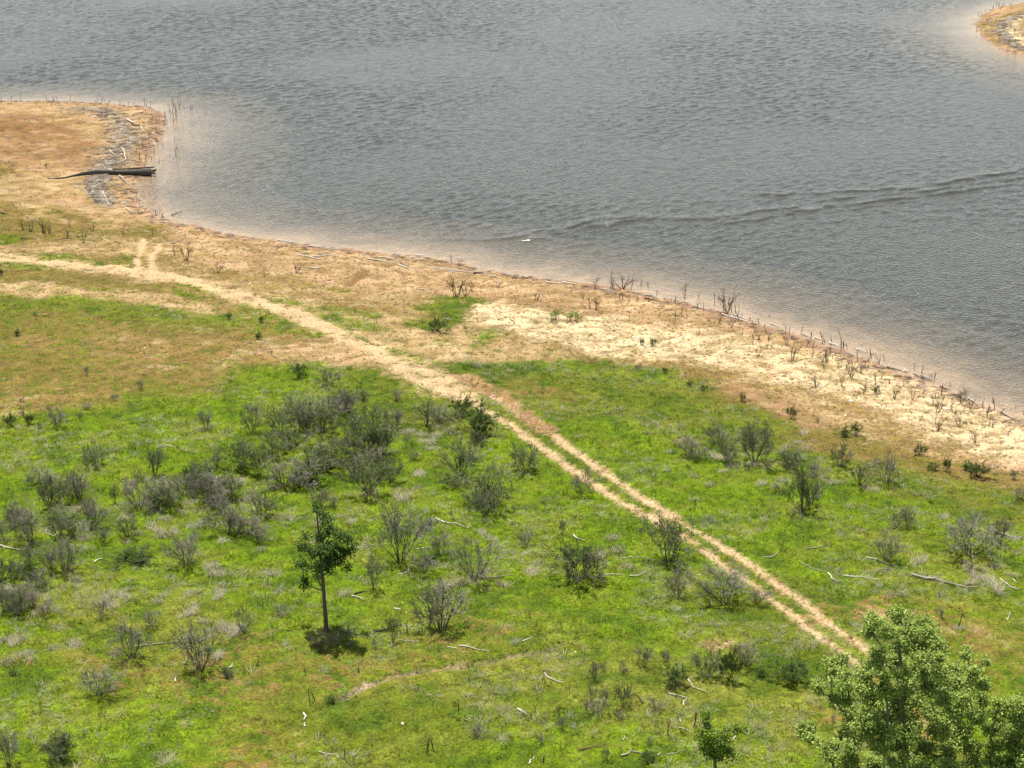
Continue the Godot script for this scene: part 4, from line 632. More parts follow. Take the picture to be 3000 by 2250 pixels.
const WOOD := [
	["driftwood", "white", 0.14, [Vector3(-39.8, 0, -180.59), Vector3(-39.25, 0, -179.01), Vector3(-38.57, 0, -176.73), Vector3(-38.79, 0, -175.3), Vector3(-39.37, 0, -174.12)], "bent white driftwood limb lying like an elbow on the spit"],
	["driftwood", "white", 0.13, [Vector3(-37.9, 0, -170.21), Vector3(-37.26, 0, -169.01), Vector3(-36.4, 0, -167.34)], "straight white driftwood limb just below the black log"],
	["driftwood", "white", 0.09, [Vector3(-39.9, 0, -191.15), Vector3(-39.43, 0, -189.74), Vector3(-38.96, 0, -188.82)], "short white driftwood limb right of the bleached stump on the spit"],
	["driftwood", "white", 0.09, [Vector3(-38.17, 0, -188.48), Vector3(-37.52, 0, -187.87), Vector3(-36.89, 0, -187.37)], "white driftwood limb reaching into the water at the spit tip"],
	["driftwood", "white", 0.09, [Vector3(-37.95, 0, -185.5), Vector3(-37.51, 0, -185.47), Vector3(-36.82, 0, -182.99)], "hooked white driftwood limb at the water's edge below the spit tip"],
	["driftwood", "white", 0.22, [Vector3(-41.73, 0, -193.41), Vector3(-41.15, 0, -192.48), Vector3(-40.39, 0, -191.63)], "bleached white stump with stubs in the debris on the spit"],
	["driftwood", "black", 0.12, [Vector3(-40.89, 0, -191.19), Vector3(-40.45, 0, -190.92), Vector3(-39.94, 0, -191.13)], "dark short log beside the bleached stump on the spit"],
	["driftwood", "white", 0.08, [Vector3(-38.26, 0, -164.12), Vector3(-37.48, 0, -161.83), Vector3(-36.63, 0, -159.21)], "thin white driftwood stick in the debris below the black log"],
	["driftwood", "white", 0.08, [Vector3(-35.01, 0, -158.44), Vector3(-34.6, 0, -157.84), Vector3(-34.12, 0, -156.89)], "pale stick on the sand left of the bay's inner corner"],
	["driftwood", "white", 0.1, [Vector3(-40.9, 0, -179.78), Vector3(-40.33, 0, -178.61), Vector3(-39.72, 0, -177.66)], "short white stick left of the elbow-shaped driftwood limb"],
	["driftwood", "white", 0.08, [Vector3(-40.16, 0, -174.02), Vector3(-40.14, 0, -174.79), Vector3(-39.82, 0, -174.14), Vector3(-39.73, 0, -173.23)], "curled white stick above the black log"],
	["driftwood", "brown", 0.13, [Vector3(-38.9, 0, -172.04), Vector3(-38.72, 0, -172.48), Vector3(-38.48, 0, -172.2)], "short brown log stub resting above the black log"],
	["driftwood", "brown", 0.13, [Vector3(-38.49, 0, -168.55), Vector3(-38.09, 0, -168.34), Vector3(-37.83, 0, -168.8)], "short brown log stub lying under the black log"],
	["driftwood", "brown", 0.1, [Vector3(-42.84, 0, -186.37), Vector3(-42.58, 0, -186.47)], "small dark stick alone on the orange spit"],
	["driftwood", "black", 0.12, [Vector3(-44.94, 0, -153.4), Vector3(-44.1, 0, -153.27)], "dark log end at the left edge below the spit"],
	["driftwood", "black", 0.09, [Vector3(-30.57, 0, -156.76), Vector3(-30.3, 0, -157.07), Vector3(-29.79, 0, -157.99)], "dark branch floating in the shallow bay"],
	["driftwood", "grey", 0.08, [Vector3(-28.55, 0, -145.9), Vector3(-28.31, 0, -147.42), Vector3(-28.04, 0, -148.6)], "grey branch on the sand beside the looping tyre tracks"],
	["driftwood", "black", 0.08, [Vector3(-41.07, 0, -145.22), Vector3(-40.81, 0, -145.44), Vector3(-40.48, 0, -145.35)], "dark stick on the olive flat by the left edge"],
	["driftwood", "white", 0.09, [Vector3(-17.82, 0, -143.07), Vector3(-16.7, 0, -142.68), Vector3(-15.49, 0, -141.57)], "bleached white driftwood stick on the bay sand, first from the left"],
	["driftwood", "white", 0.09, [Vector3(-20.07, 0, -148.87), Vector3(-19.22, 0, -148.45), Vector3(-17.98, 0, -147.9)], "bleached white driftwood stick along the waterline, first from the left"],
	["driftwood", "grey", 0.09, [Vector3(-17.18, 0, -147.1), Vector3(-15.85, 0, -146.36), Vector3(-14.45, 0, -145.96)], "weathered grey driftwood stick along the waterline, second from the left"],
	["driftwood", "white", 0.09, [Vector3(-16.4, 0, -142.72), Vector3(-15.54, 0, -143.18), Vector3(-14.65, 0, -143.48)], "bleached white driftwood stick on the bay sand, third from the left"],
	["driftwood", "white", 0.09, [Vector3(-12.2, 0, -143.6), Vector3(-11.84, 0, -143.84)], "bleached white driftwood stick on the bay sand, fifth from the left"],
	["driftwood", "white", 0.09, [Vector3(-11.85, 0, -142.55), Vector3(-10.46, 0, -141.66), Vector3(-8.97, 0, -140.84)], "bleached white driftwood stick on the bay sand, sixth from the left"],
	["driftwood", "white", 0.09, [Vector3(-10.96, 0, -143.4), Vector3(-9.75, 0, -142.47), Vector3(-8.52, 0, -140.76)], "bleached white driftwood stick on the bay sand, seventh from the left"],
	["driftwood", "white", 0.09, [Vector3(-9.2, 0, -140.79), Vector3(-8.48, 0, -140.1), Vector3(-7.55, 0, -140.28)], "bleached white driftwood stick on the bay sand, eighth from the left"],
	["driftwood", "white", 0.09, [Vector3(-7.95, 0, -144.39), Vector3(-7.17, 0, -144.26)], "bleached white driftwood stick along the waterline, fourth from the left"],
	["driftwood", "white", 0.09, [Vector3(-8.35, 0, -144.66), Vector3(-7.29, 0, -144.39)], "bleached white driftwood stick along the waterline, third from the left"],
	["driftwood", "white", 0.09, [Vector3(-6.98, 0, -140.08), Vector3(-5.46, 0, -139.62), Vector3(-4.52, 0, -139.19)], "bleached white driftwood stick on the bay sand, tenth from the left"],
	["driftwood", "white", 0.09, [Vector3(-5.47, 0, -139.95), Vector3(-3.96, 0, -139.47), Vector3(-2.65, 0, -139.07)], "bleached white driftwood stick on the bay sand, twelfth from the left"],
	["driftwood", "white", 0.09, [Vector3(-1.89, 0, -138.22), Vector3(-1.41, 0, -138.16), Vector3(-0.89, 0, -137.59)], "bleached white driftwood stick on the bay sand, thirteenth from the left"],
	["driftwood", "grey", 0.09, [Vector3(-0.9, 0, -139.26), Vector3(-0.04, 0, -138.57)], "weathered grey driftwood stick along the waterline, fifth from the left"],
	["driftwood", "white", 0.09, [Vector3(-16.11, 0, -138.58), Vector3(-15.62, 0, -138.47), Vector3(-15.34, 0, -139)], "bleached white driftwood stick on the bay sand, second from the left"],
	["driftwood", "white", 0.09, [Vector3(-7.2, 0, -133.07), Vector3(-6.59, 0, -133.02)], "bleached white driftwood stick on the bay sand, ninth from the left"],
	["driftwood", "grey", 0.09, [Vector3(-11.36, 0, -121.06), Vector3(-10.91, 0, -120.76)], "weathered grey driftwood stick on the bay sand, fourth from the left"],
	["driftwood", "grey", 0.09, [Vector3(-4.98, 0, -124.29), Vector3(-4.37, 0, -124.1)], "weathered grey driftwood stick on the bay sand, eleventh from the left"],
	["driftwood", "black", 0.14, [Vector3(-3.13, 0, -138.8), Vector3(-2.39, 0, -139.12)], "dark log on the beach by the dead brown shrubs"],
	["driftwood", "grey", 0.16, [Vector3(0.7, 0, -138.18), Vector3(1.11, 0, -138.08), Vector3(1.64, 0, -138.5)], "grey root-ended log at the waterline in the middle"],
	["driftwood", "brown", 0.1, [Vector3(-0.04, 0, -137.73), Vector3(0.81, 0, -137.69)], "brown driftwood stick on the right-hand beach, first from the left"],
	["driftwood", "white", 0.1, [Vector3(2.71, 0, -136.49), Vector3(3.99, 0, -136.2)], "bleached white driftwood stick on the right-hand beach, second from the left"],
	["driftwood", "white", 0.1, [Vector3(4, 0, -136.7), Vector3(5.08, 0, -136.04)], "bleached white driftwood stick along the waterline, sixth from the left"],
	["driftwood", "white", 0.1, [Vector3(7.05, 0, -134.97), Vector3(7.92, 0, -134.35)], "bleached white driftwood stick along the waterline, seventh from the left"],
	["driftwood", "white", 0.1, [Vector3(9.27, 0, -134.5), Vector3(9.83, 0, -134.17)], "bleached white driftwood stick along the waterline, eighth from the left"],
	["driftwood", "grey", 0.1, [Vector3(10.34, 0, -133.68), Vector3(11.29, 0, -133.44)], "weathered grey driftwood stick along the waterline, ninth from the left"],
	["driftwood", "brown", 0.1, [Vector3(10.27, 0, -132.76), Vector3(11.36, 0, -131.97)], "brown driftwood stick along the waterline, tenth from the left"],
	["driftwood", "white", 0.1, [Vector3(12.46, 0, -132.37), Vector3(12.88, 0, -132.3)], "bleached white driftwood stick along the waterline, eleventh from the left"],
	["driftwood", "white", 0.1, [Vector3(13.25, 0, -131.96), Vector3(13.59, 0, -131.85)], "bleached white driftwood stick along the waterline, twelfth from the left"],
	["driftwood", "grey", 0.1, [Vector3(13.92, 0, -130.83), Vector3(15.19, 0, -129.48)], "weathered grey driftwood stick along the waterline, thirteenth from the left"],
	["driftwood", "white", 0.1, [Vector3(15.85, 0, -129.09), Vector3(16.64, 0, -128.34), Vector3(17.55, 0, -127.25)], "bleached white driftwood stick along the waterline, fourteenth from the left"],
	["driftwood", "white", 0.1, [Vector3(16.66, 0, -129.1), Vector3(17.19, 0, -128.56), Vector3(17.69, 0, -127.81)], "bleached white driftwood stick along the waterline, fifteenth from the left"],
	["driftwood", "white", 0.1, [Vector3(19.25, 0, -127.07), Vector3(19.97, 0, -126.02)], "bleached white driftwood stick along the waterline, sixteenth from the left"],
	["driftwood", "grey", 0.1, [Vector3(21.15, 0, -124.79), Vector3(21.69, 0, -123.88)], "weathered grey driftwood stick along the waterline, seventeenth from the left"],
	["driftwood", "white", 0.1, [Vector3(22.04, 0, -123.98), Vector3(22.6, 0, -123.28)], "bleached white driftwood stick along the waterline, eighteenth from the left"],
	["driftwood", "white", 0.1, [Vector3(22.85, 0, -122.78), Vector3(23.69, 0, -121.8)], "bleached white driftwood stick along the waterline, nineteenth from the left"],
	["driftwood", "white", 0.1, [Vector3(24.63, 0, -121.51), Vector3(25.21, 0, -121.02)], "bleached white driftwood stick along the waterline, twentieth from the left"],
	["driftwood", "white", 0.1, [Vector3(25.45, 0, -120.54), Vector3(25.86, 0, -120.83)], "bleached white driftwood stick along the waterline, twenty-first from the left"],
	["driftwood", "brown", 0.1, [Vector3(26.05, 0, -117.7), Vector3(27.3, 0, -116.72)], "brown driftwood stick along the waterline, twenty-second from the left"],
	["driftwood", "brown", 0.1, [Vector3(27.66, 0, -116.18), Vector3(28.51, 0, -114.93)], "brown driftwood stick along the waterline, twenty-fourth from the left"],
	["driftwood", "grey", 0.1, [Vector3(28.14, 0, -116.18), Vector3(28.98, 0, -114.93)], "weathered grey driftwood stick along the waterline, twenty-fifth from the left"],
	["driftwood", "brown", 0.1, [Vector3(28.91, 0, -113.88), Vector3(29.53, 0, -113.19)], "brown driftwood stick along the waterline, twenty-sixth from the left"],
	["driftwood", "brown", 0.1, [Vector3(29.51, 0, -112.4), Vector3(30.17, 0, -111.27)], "brown driftwood stick along the waterline, twenty-seventh from the left"],
	["driftwood", "grey", 0.1, [Vector3(30.83, 0, -109.01), Vector3(31.44, 0, -109.62)], "weathered grey driftwood stick along the waterline, twenty-ninth from the left"],
	["driftwood", "grey", 0.1, [Vector3(31.87, 0, -109.52), Vector3(32.28, 0, -108.19), Vector3(32.96, 0, -107.68)], "weathered grey driftwood stick along the waterline, thirtieth from the left"],
	["driftwood", "white", 0.1, [Vector3(30.3, 0, -111.83), Vector3(30.67, 0, -110.8)], "bleached white driftwood stick along the waterline, twenty-eighth from the left"],
	["driftwood", "white", 0.1, [Vector3(27.12, 0, -117.45), Vector3(27.36, 0, -116.72)], "bleached white driftwood stick along the waterline, twenty-third from the left"],
	["driftwood", "grey", 0.07, [Vector3(18.22, 0, -114.06), Vector3(18.35, 0, -114.28), Vector3(18.53, 0, -114.42)], "weathered grey driftwood stick on the right-hand beach, third from the left"],
	["driftwood", "white", 0.06, [Vector3(20.21, 0, -112.19), Vector3(20.5, 0, -112.83), Vector3(20.5, 0, -111.67)], "bleached white driftwood stick on the right-hand beach, fourth from the left"],
	["fallen_branch", "white", 0.09, [Vector3(-4.04, 0, -87.25), Vector3(-3.54, 0, -86.81), Vector3(-2.99, 0, -86.55), Vector3(-2.29, 0, -86.18)], "long white fallen branch right of the tall bare shrub"],
	["fallen_branch", "white", 0.06, [Vector3(-4.88, 0, -83.33), Vector3(-4.53, 0, -83.47), Vector3(-4.03, 0, -83.79)], "short white branch right of the tall bare shrub's foot"],
	["fallen_branch", "grey", 0.06, [Vector3(5.54, 0, -83.1), Vector3(6.03, 0, -83.31), Vector3(6.62, 0, -83.24), Vector3(7.36, 0, -83.03)], "thin grey branch running to the foot of the big ruts shrub"],
	["fallen_branch", "white", 0.07, [Vector3(3.25, 0, -85.55), Vector3(3.39, 0, -85.21), Vector3(3.77, 0, -85.18)], "white broken stick above the dense dark shrub"],
	["fallen_branch", "white", 0.07, [Vector3(1.47, 0, -70.8), Vector3(1.59, 0, -70.34), Vector3(1.83, 0, -70.02), Vector3(2.19, 0, -69.75)], "bent white branch alone in the grass at lower centre"],
	["fallen_branch", "white", 0.06, [Vector3(-20.45, 0, -96.57), Vector3(-20.13, 0, -96.73), Vector3(-19.55, 0, -96.38)], "white curved branch in the green grass above the left thicket"],
	["fallen_branch", "grey", 0.05, [Vector3(-28.59, 0, -98.76), Vector3(-27.79, 0.36, -98.76), Vector3(-26.69, 1.06, -98.76)], "thin grey stick leaning in the bare shrub at far left"],
	["fallen_branch", "grey", 0.05, [Vector3(-17.12, 0, -72.15), Vector3(-16.15, 0, -72.59), Vector3(-15.2, 0, -72.9)], "long thin pale branch beside the tree-shaped bare shrub"],
	["fallen_branch", "grey", 0.11, [Vector3(20.4, 0, -82.53), Vector3(21.01, 0, -82.1), Vector3(21.77, 0, -81.79), Vector3(22.51, 0, -81.43), Vector3(23.33, 0, -81.14)], "long grey fallen log in the right-hand field"],
	["fallen_branch", "brown", 0.06, [Vector3(22.87, 0, -81.47), Vector3(23.26, 0, -81.62), Vector3(23.38, 0, -81.15)], "short brown limb at the end of the long grey log"],
	["fallen_branch", "white", 0.07, [Vector3(16.07, 0, -82.15), Vector3(16.15, 0, -81.62), Vector3(16.44, 0, -81.27)], "white stick just right of the ruts in the field"],
	["fallen_branch", "grey", 0.05, [Vector3(14.83, 0, -83.25), Vector3(15.32, 0, -82.63), Vector3(15.97, 0, -82.25)], "weathered grey fallen stick right of the wheel ruts, second from the left"],
	["fallen_branch", "grey", 0.05, [Vector3(13.01, 0, -83.93), Vector3(13.58, 0, -84.21), Vector3(14.1, 0, -84.84)], "weathered grey fallen stick right of the wheel ruts, first from the left"],
	["fallen_branch", "grey", 0.05, [Vector3(15.4, 0, -85.14), Vector3(16, 0, -85.38), Vector3(16.54, 0, -85.73)], "weathered grey fallen stick right of the wheel ruts, third from the left"],
	["fallen_branch", "grey", 0.1, [Vector3(26.34, 0, -88.33), Vector3(26.88, 0, -87.77), Vector3(27.56, 0, -87.8)], "grey log at the right edge among bare shrubs"],
	["fallen_branch", "white", 0.06, [Vector3(18.34, 0, -84.23), Vector3(18.89, 0, -83.94), Vector3(19.65, 0, -83.51)], "bleached white fallen stick right of the wheel ruts, fifth from the left"],
	["fallen_branch", "white", 0.06, [Vector3(16.73, 0, -81.89), Vector3(17.65, 0, -81.76), Vector3(18.58, 0, -81.69)], "bleached white fallen stick right of the wheel ruts, fourth from the left"],
	["fallen_branch", "white", 0.06, [Vector3(24.9, 0, -82.51), Vector3(25.21, 0, -81.45), Vector3(25.49, 0, -81.15)], "bleached white fallen stick right of the wheel ruts, seventh from the left"],
	["fallen_branch", "white", 0.06, [Vector3(-2.46, 0, -72.82), Vector3(-1.93, 0, -72.77), Vector3(-1.12, 0, -72.59)], "pale branch lying before the grey gully line"],
	["fallen_branch", "white", 0.05, [Vector3(-2.97, 0, -72.84), Vector3(-2.71, 0, -72.72), Vector3(-2.47, 0, -72.56)], "bleached white fallen stick around the lone dark tree, tenth from the left"],
	["fallen_branch", "white", 0.05, [Vector3(0.51, 0, -73.68), Vector3(0.77, 0, -73.92), Vector3(1.01, 0, -74.21)], "bleached white fallen stick near the small tree, second from the left"],
	["fallen_branch", "black", 0.11, [Vector3(-6.41, 0, -74.18), Vector3(-5.95, 0, -74.39), Vector3(-5.22, 0, -74.8)], "dark fallen log between the lone tree and a bare shrub"],
	["fallen_branch", "grey", 0.05, [Vector3(-5.28, 0, -73.37), Vector3(-4.81, 0, -73.36), Vector3(-4.28, 0, -73.3)], "weathered grey fallen stick around the lone dark tree, eighth from the left"],
	["fallen_branch", "white", 0.07, [Vector3(-5.66, 0, -76.73), Vector3(-5.32, 0, -76.6)], "bleached white fallen stick around the lone dark tree, seventh from the left"],
	["fallen_branch", "white", 0.09, [Vector3(-14.59, -0, -70.83), Vector3(-14.52, 0.21, -70.83), Vector3(-14.36, 0.42, -70.83)], "white broken stake stuck in grass beside the vase-shaped bare shrub"],
	["fallen_branch", "white", 0.06, [Vector3(-12.6, 0, -70.51), Vector3(-12.48, 0, -70.68), Vector3(-12.53, 0, -71.02)], "bleached white fallen stick in the lower left field, fourth from the left"],
	["fallen_branch", "white", 0.06, [Vector3(-14.75, 0, -69.16), Vector3(-14.76, 0, -69.57)], "bleached white fallen stick in the lower left field, second from the left"],
	["fallen_branch", "white", 0.08, [Vector3(-8.87, 0, -66.62), Vector3(-8.74, 0, -66.36), Vector3(-8.74, 0, -66.13)], "bleached white fallen stick around the lone dark tree, second from the left"],
	["fallen_branch", "white", 0.07, [Vector3(-8.65, 0, -65.53), Vector3(-8.73, 0, -65.87)], "bleached white fallen stick around the lone dark tree, third from the left"],
	["fallen_branch", "white", 0.05, [Vector3(-5.79, 0, -64.27), Vector3(-5.78, 0.29, -64.27), Vector3(-5.81, 0.55, -64.27)], "upright thin white stick in the grass at bottom centre"],
	["fallen_branch", "white", 0.05, [Vector3(-7.88, 0, -63.64), Vector3(-7.58, 0, -63.47), Vector3(-7.14, 0, -63.42), Vector3(-7.06, 0, -63.14)], "bleached white fallen stick around the lone dark tree, fourth from the left"],
	["fallen_branch", "white", 0.09, [Vector3(0.24, 0, -67.31), Vector3(0.44, 0, -67.16), Vector3(0.63, 0, -66.9)], "bleached white fallen stick near the small tree, first from the left"],
	["fallen_branch", "white", 0.06, [Vector3(0.68, 0, -63.04), Vector3(0.76, 0, -63.36), Vector3(0.95, 0, -63.62)], "bleached white fallen stick near the small tree, third from the left"],
	["fallen_branch", "brown", 0.07, [Vector3(2.75, 0, -64.21), Vector3(3.24, 0, -64.49), Vector3(3.85, 0, -64.7)], "dark brown branch in the grass left of the small bottom tree"],
	["fallen_branch", "grey", 0.07, [Vector3(4.49, 0, -63.76), Vector3(4.95, 0, -64.14), Vector3(5.49, 0, -63.98)], "forked grey branch in the grass left of the small bottom tree"],
	["fallen_branch", "white", 0.05, [Vector3(7.85, 0, -70.51), Vector3(8.04, 0, -69.9), Vector3(8.57, 0, -69.43)], "thin curved white branch under the dark leafy shrub"],
	["fallen_branch", "white", 0.06, [Vector3(6.9, 0, -69.25), Vector3(7.29, 0, -69.11), Vector3(7.71, 0, -68.97)], "bleached white fallen stick near the small tree, seventh from the left"],
	["fallen_branch", "white", 0.06, [Vector3(7.41, 0, -68.11), Vector3(7.51, 0, -68.55), Vector3(7.66, 0, -68.89)], "bleached white fallen stick near the small tree, tenth from the left"],
	["fallen_branch", "white", 0.05, [Vector3(7.06, 0, -66.22), Vector3(7.33, 0, -66.15), Vector3(7.56, 0, -65.9)], "bleached white fallen stick near the small tree, eighth from the left"],
	["fallen_branch", "white", 0.06, [Vector3(7.18, 0, -66.72), Vector3(7.18, 0, -67.11)], "bleached white fallen stick near the small tree, ninth from the left"],
	["fallen_branch", "white", 0.08, [Vector3(9.15, 0, -65.27), Vector3(9.3, 0, -65.5), Vector3(9.43, 0, -65.85)], "bleached white fallen stick near the small tree, eleventh from the left"],
	["fallen_branch", "grey", 0.05, [Vector3(6.38, 0, -64.06), Vector3(6.77, 0, -64.16), Vector3(7.21, 0, -64.4)], "weathered grey fallen stick near the small tree, sixth from the left"],
	["fallen_branch", "white", 0.05, [Vector3(5.98, 0, -63.94), Vector3(6.15, 0, -64.16)], "bleached white fallen stick near the small tree, fifth from the left"],
	["fallen_branch", "white", 0.05, [Vector3(4.62, 0, -65.15), Vector3(4.74, 0, -65.53)], "bleached white fallen stick near the small tree, fourth from the left"],
	["fallen_branch", "white", 0.08, [Vector3(-25.92, 0, -82.42), Vector3(-25.38, 0, -82.16), Vector3(-24.8, 0, -81.97)], "white branch at the left edge below a bare shrub"],
	["fallen_branch", "grey", 0.08, [Vector3(-26.14, 0, -83.27), Vector3(-25.87, 0, -82.93)], "weathered grey fallen stick in the left-edge thicket, first from the left"],
	["fallen_branch", "white", 0.07, [Vector3(-20.75, 0, -80.7), Vector3(-20.64, 0, -81.02), Vector3(-20.46, 0, -81.19)], "bleached white fallen stick in the lower left field, first from the left"],
	["fallen_branch", "white", 0.05, [Vector3(-24.02, 0, -84.26), Vector3(-23.57, 0, -83.87), Vector3(-23.34, 0, -84.4)], "bleached white fallen stick in the left-edge thicket, second from the left"],
	["fallen_branch", "white", 0.05, [Vector3(-2.23, 0, -72.22), Vector3(-2.13, 0, -72.36)], "bleached white fallen stick around the lone dark tree, eleventh from the left"],
	["fallen_branch", "grey", 0.06, [Vector3(-1.97, 0, -80.15), Vector3(-1.06, 0, -80.11), Vector3(0, 0, -80.5)], "dark grey branch reaching right from a big bare shrub"],
	["fallen_branch", "white", 0.05, [Vector3(4.37, 0, -80.88), Vector3(4.96, 0, -81.08), Vector3(5.66, 0, -81.08)], "bleached white fallen stick just below the ruts, first from the left"],
	["fallen_branch", "white", 0.05, [Vector3(5.89, 0, -80.99), Vector3(6.36, 0, -81.14), Vector3(6.74, 0, -81.6)], "bleached white fallen stick just below the ruts, second from the left"],
	["fallen_branch", "white", 0.06, [Vector3(-7.74, 0, -77.84), Vector3(-7.4, 0, -77.76), Vector3(-7.04, 0, -77.48)], "bleached white fallen stick around the lone dark tree, fifth from the left"],
	["fallen_branch", "black", 0.08, [Vector3(-7.64, 0, -77.95), Vector3(-7.33, 0, -78.27), Vector3(-6.99, 0, -78.24)], "dark fallen stick around the lone dark tree, sixth from the left"],
	["fallen_branch", "white", 0.06, [Vector3(-5.66, 0, -80.44), Vector3(-5.21, 0, -80.68), Vector3(-5.07, 0, -81.44)], "bleached white fallen stick around the lone dark tree, ninth from the left"],
	["fallen_branch", "brown", 0.06, [Vector3(-10.44, 0, -74.14), Vector3(-10.16, 0, -74.01)], "brown fallen stick around the lone dark tree, first from the left"],
	["fallen_branch", "white", 0.07, [Vector3(19.08, 0, -77.98), Vector3(19.26, 0, -78.5)], "bleached white fallen stick right of the wheel ruts, sixth from the left"],
	["fallen_branch", "white", 0.05, [Vector3(23.99, 0, -77.66), Vector3(24.42, 0, -78.62)], "bleached white fallen stick right of the wheel ruts, eighth from the left"],
	["fallen_branch", "white", 0.05, [Vector3(25.63, 0, -82.59), Vector3(25.65, 0, -82.04)], "bleached white fallen stick right of the wheel ruts, ninth from the left"],
	["fallen_branch", "white", 0.04, [Vector3(-13.68, 0, -73.61), Vector3(-14.48, 0, -72.67), Vector3(-15.39, 0, -72.1)], "bleached white fallen stick in the lower left field, third from the left"]]
const LOG := [Vector2(-44.01, -166.99), Vector2(-42.67, -167.98), Vector2(-41.39, -169.14), Vector2(-40.3, -170.25), Vector2(-38.41, -170.75), Vector2(-36.72, -171.21), Vector2(-35.08, -171.36)]
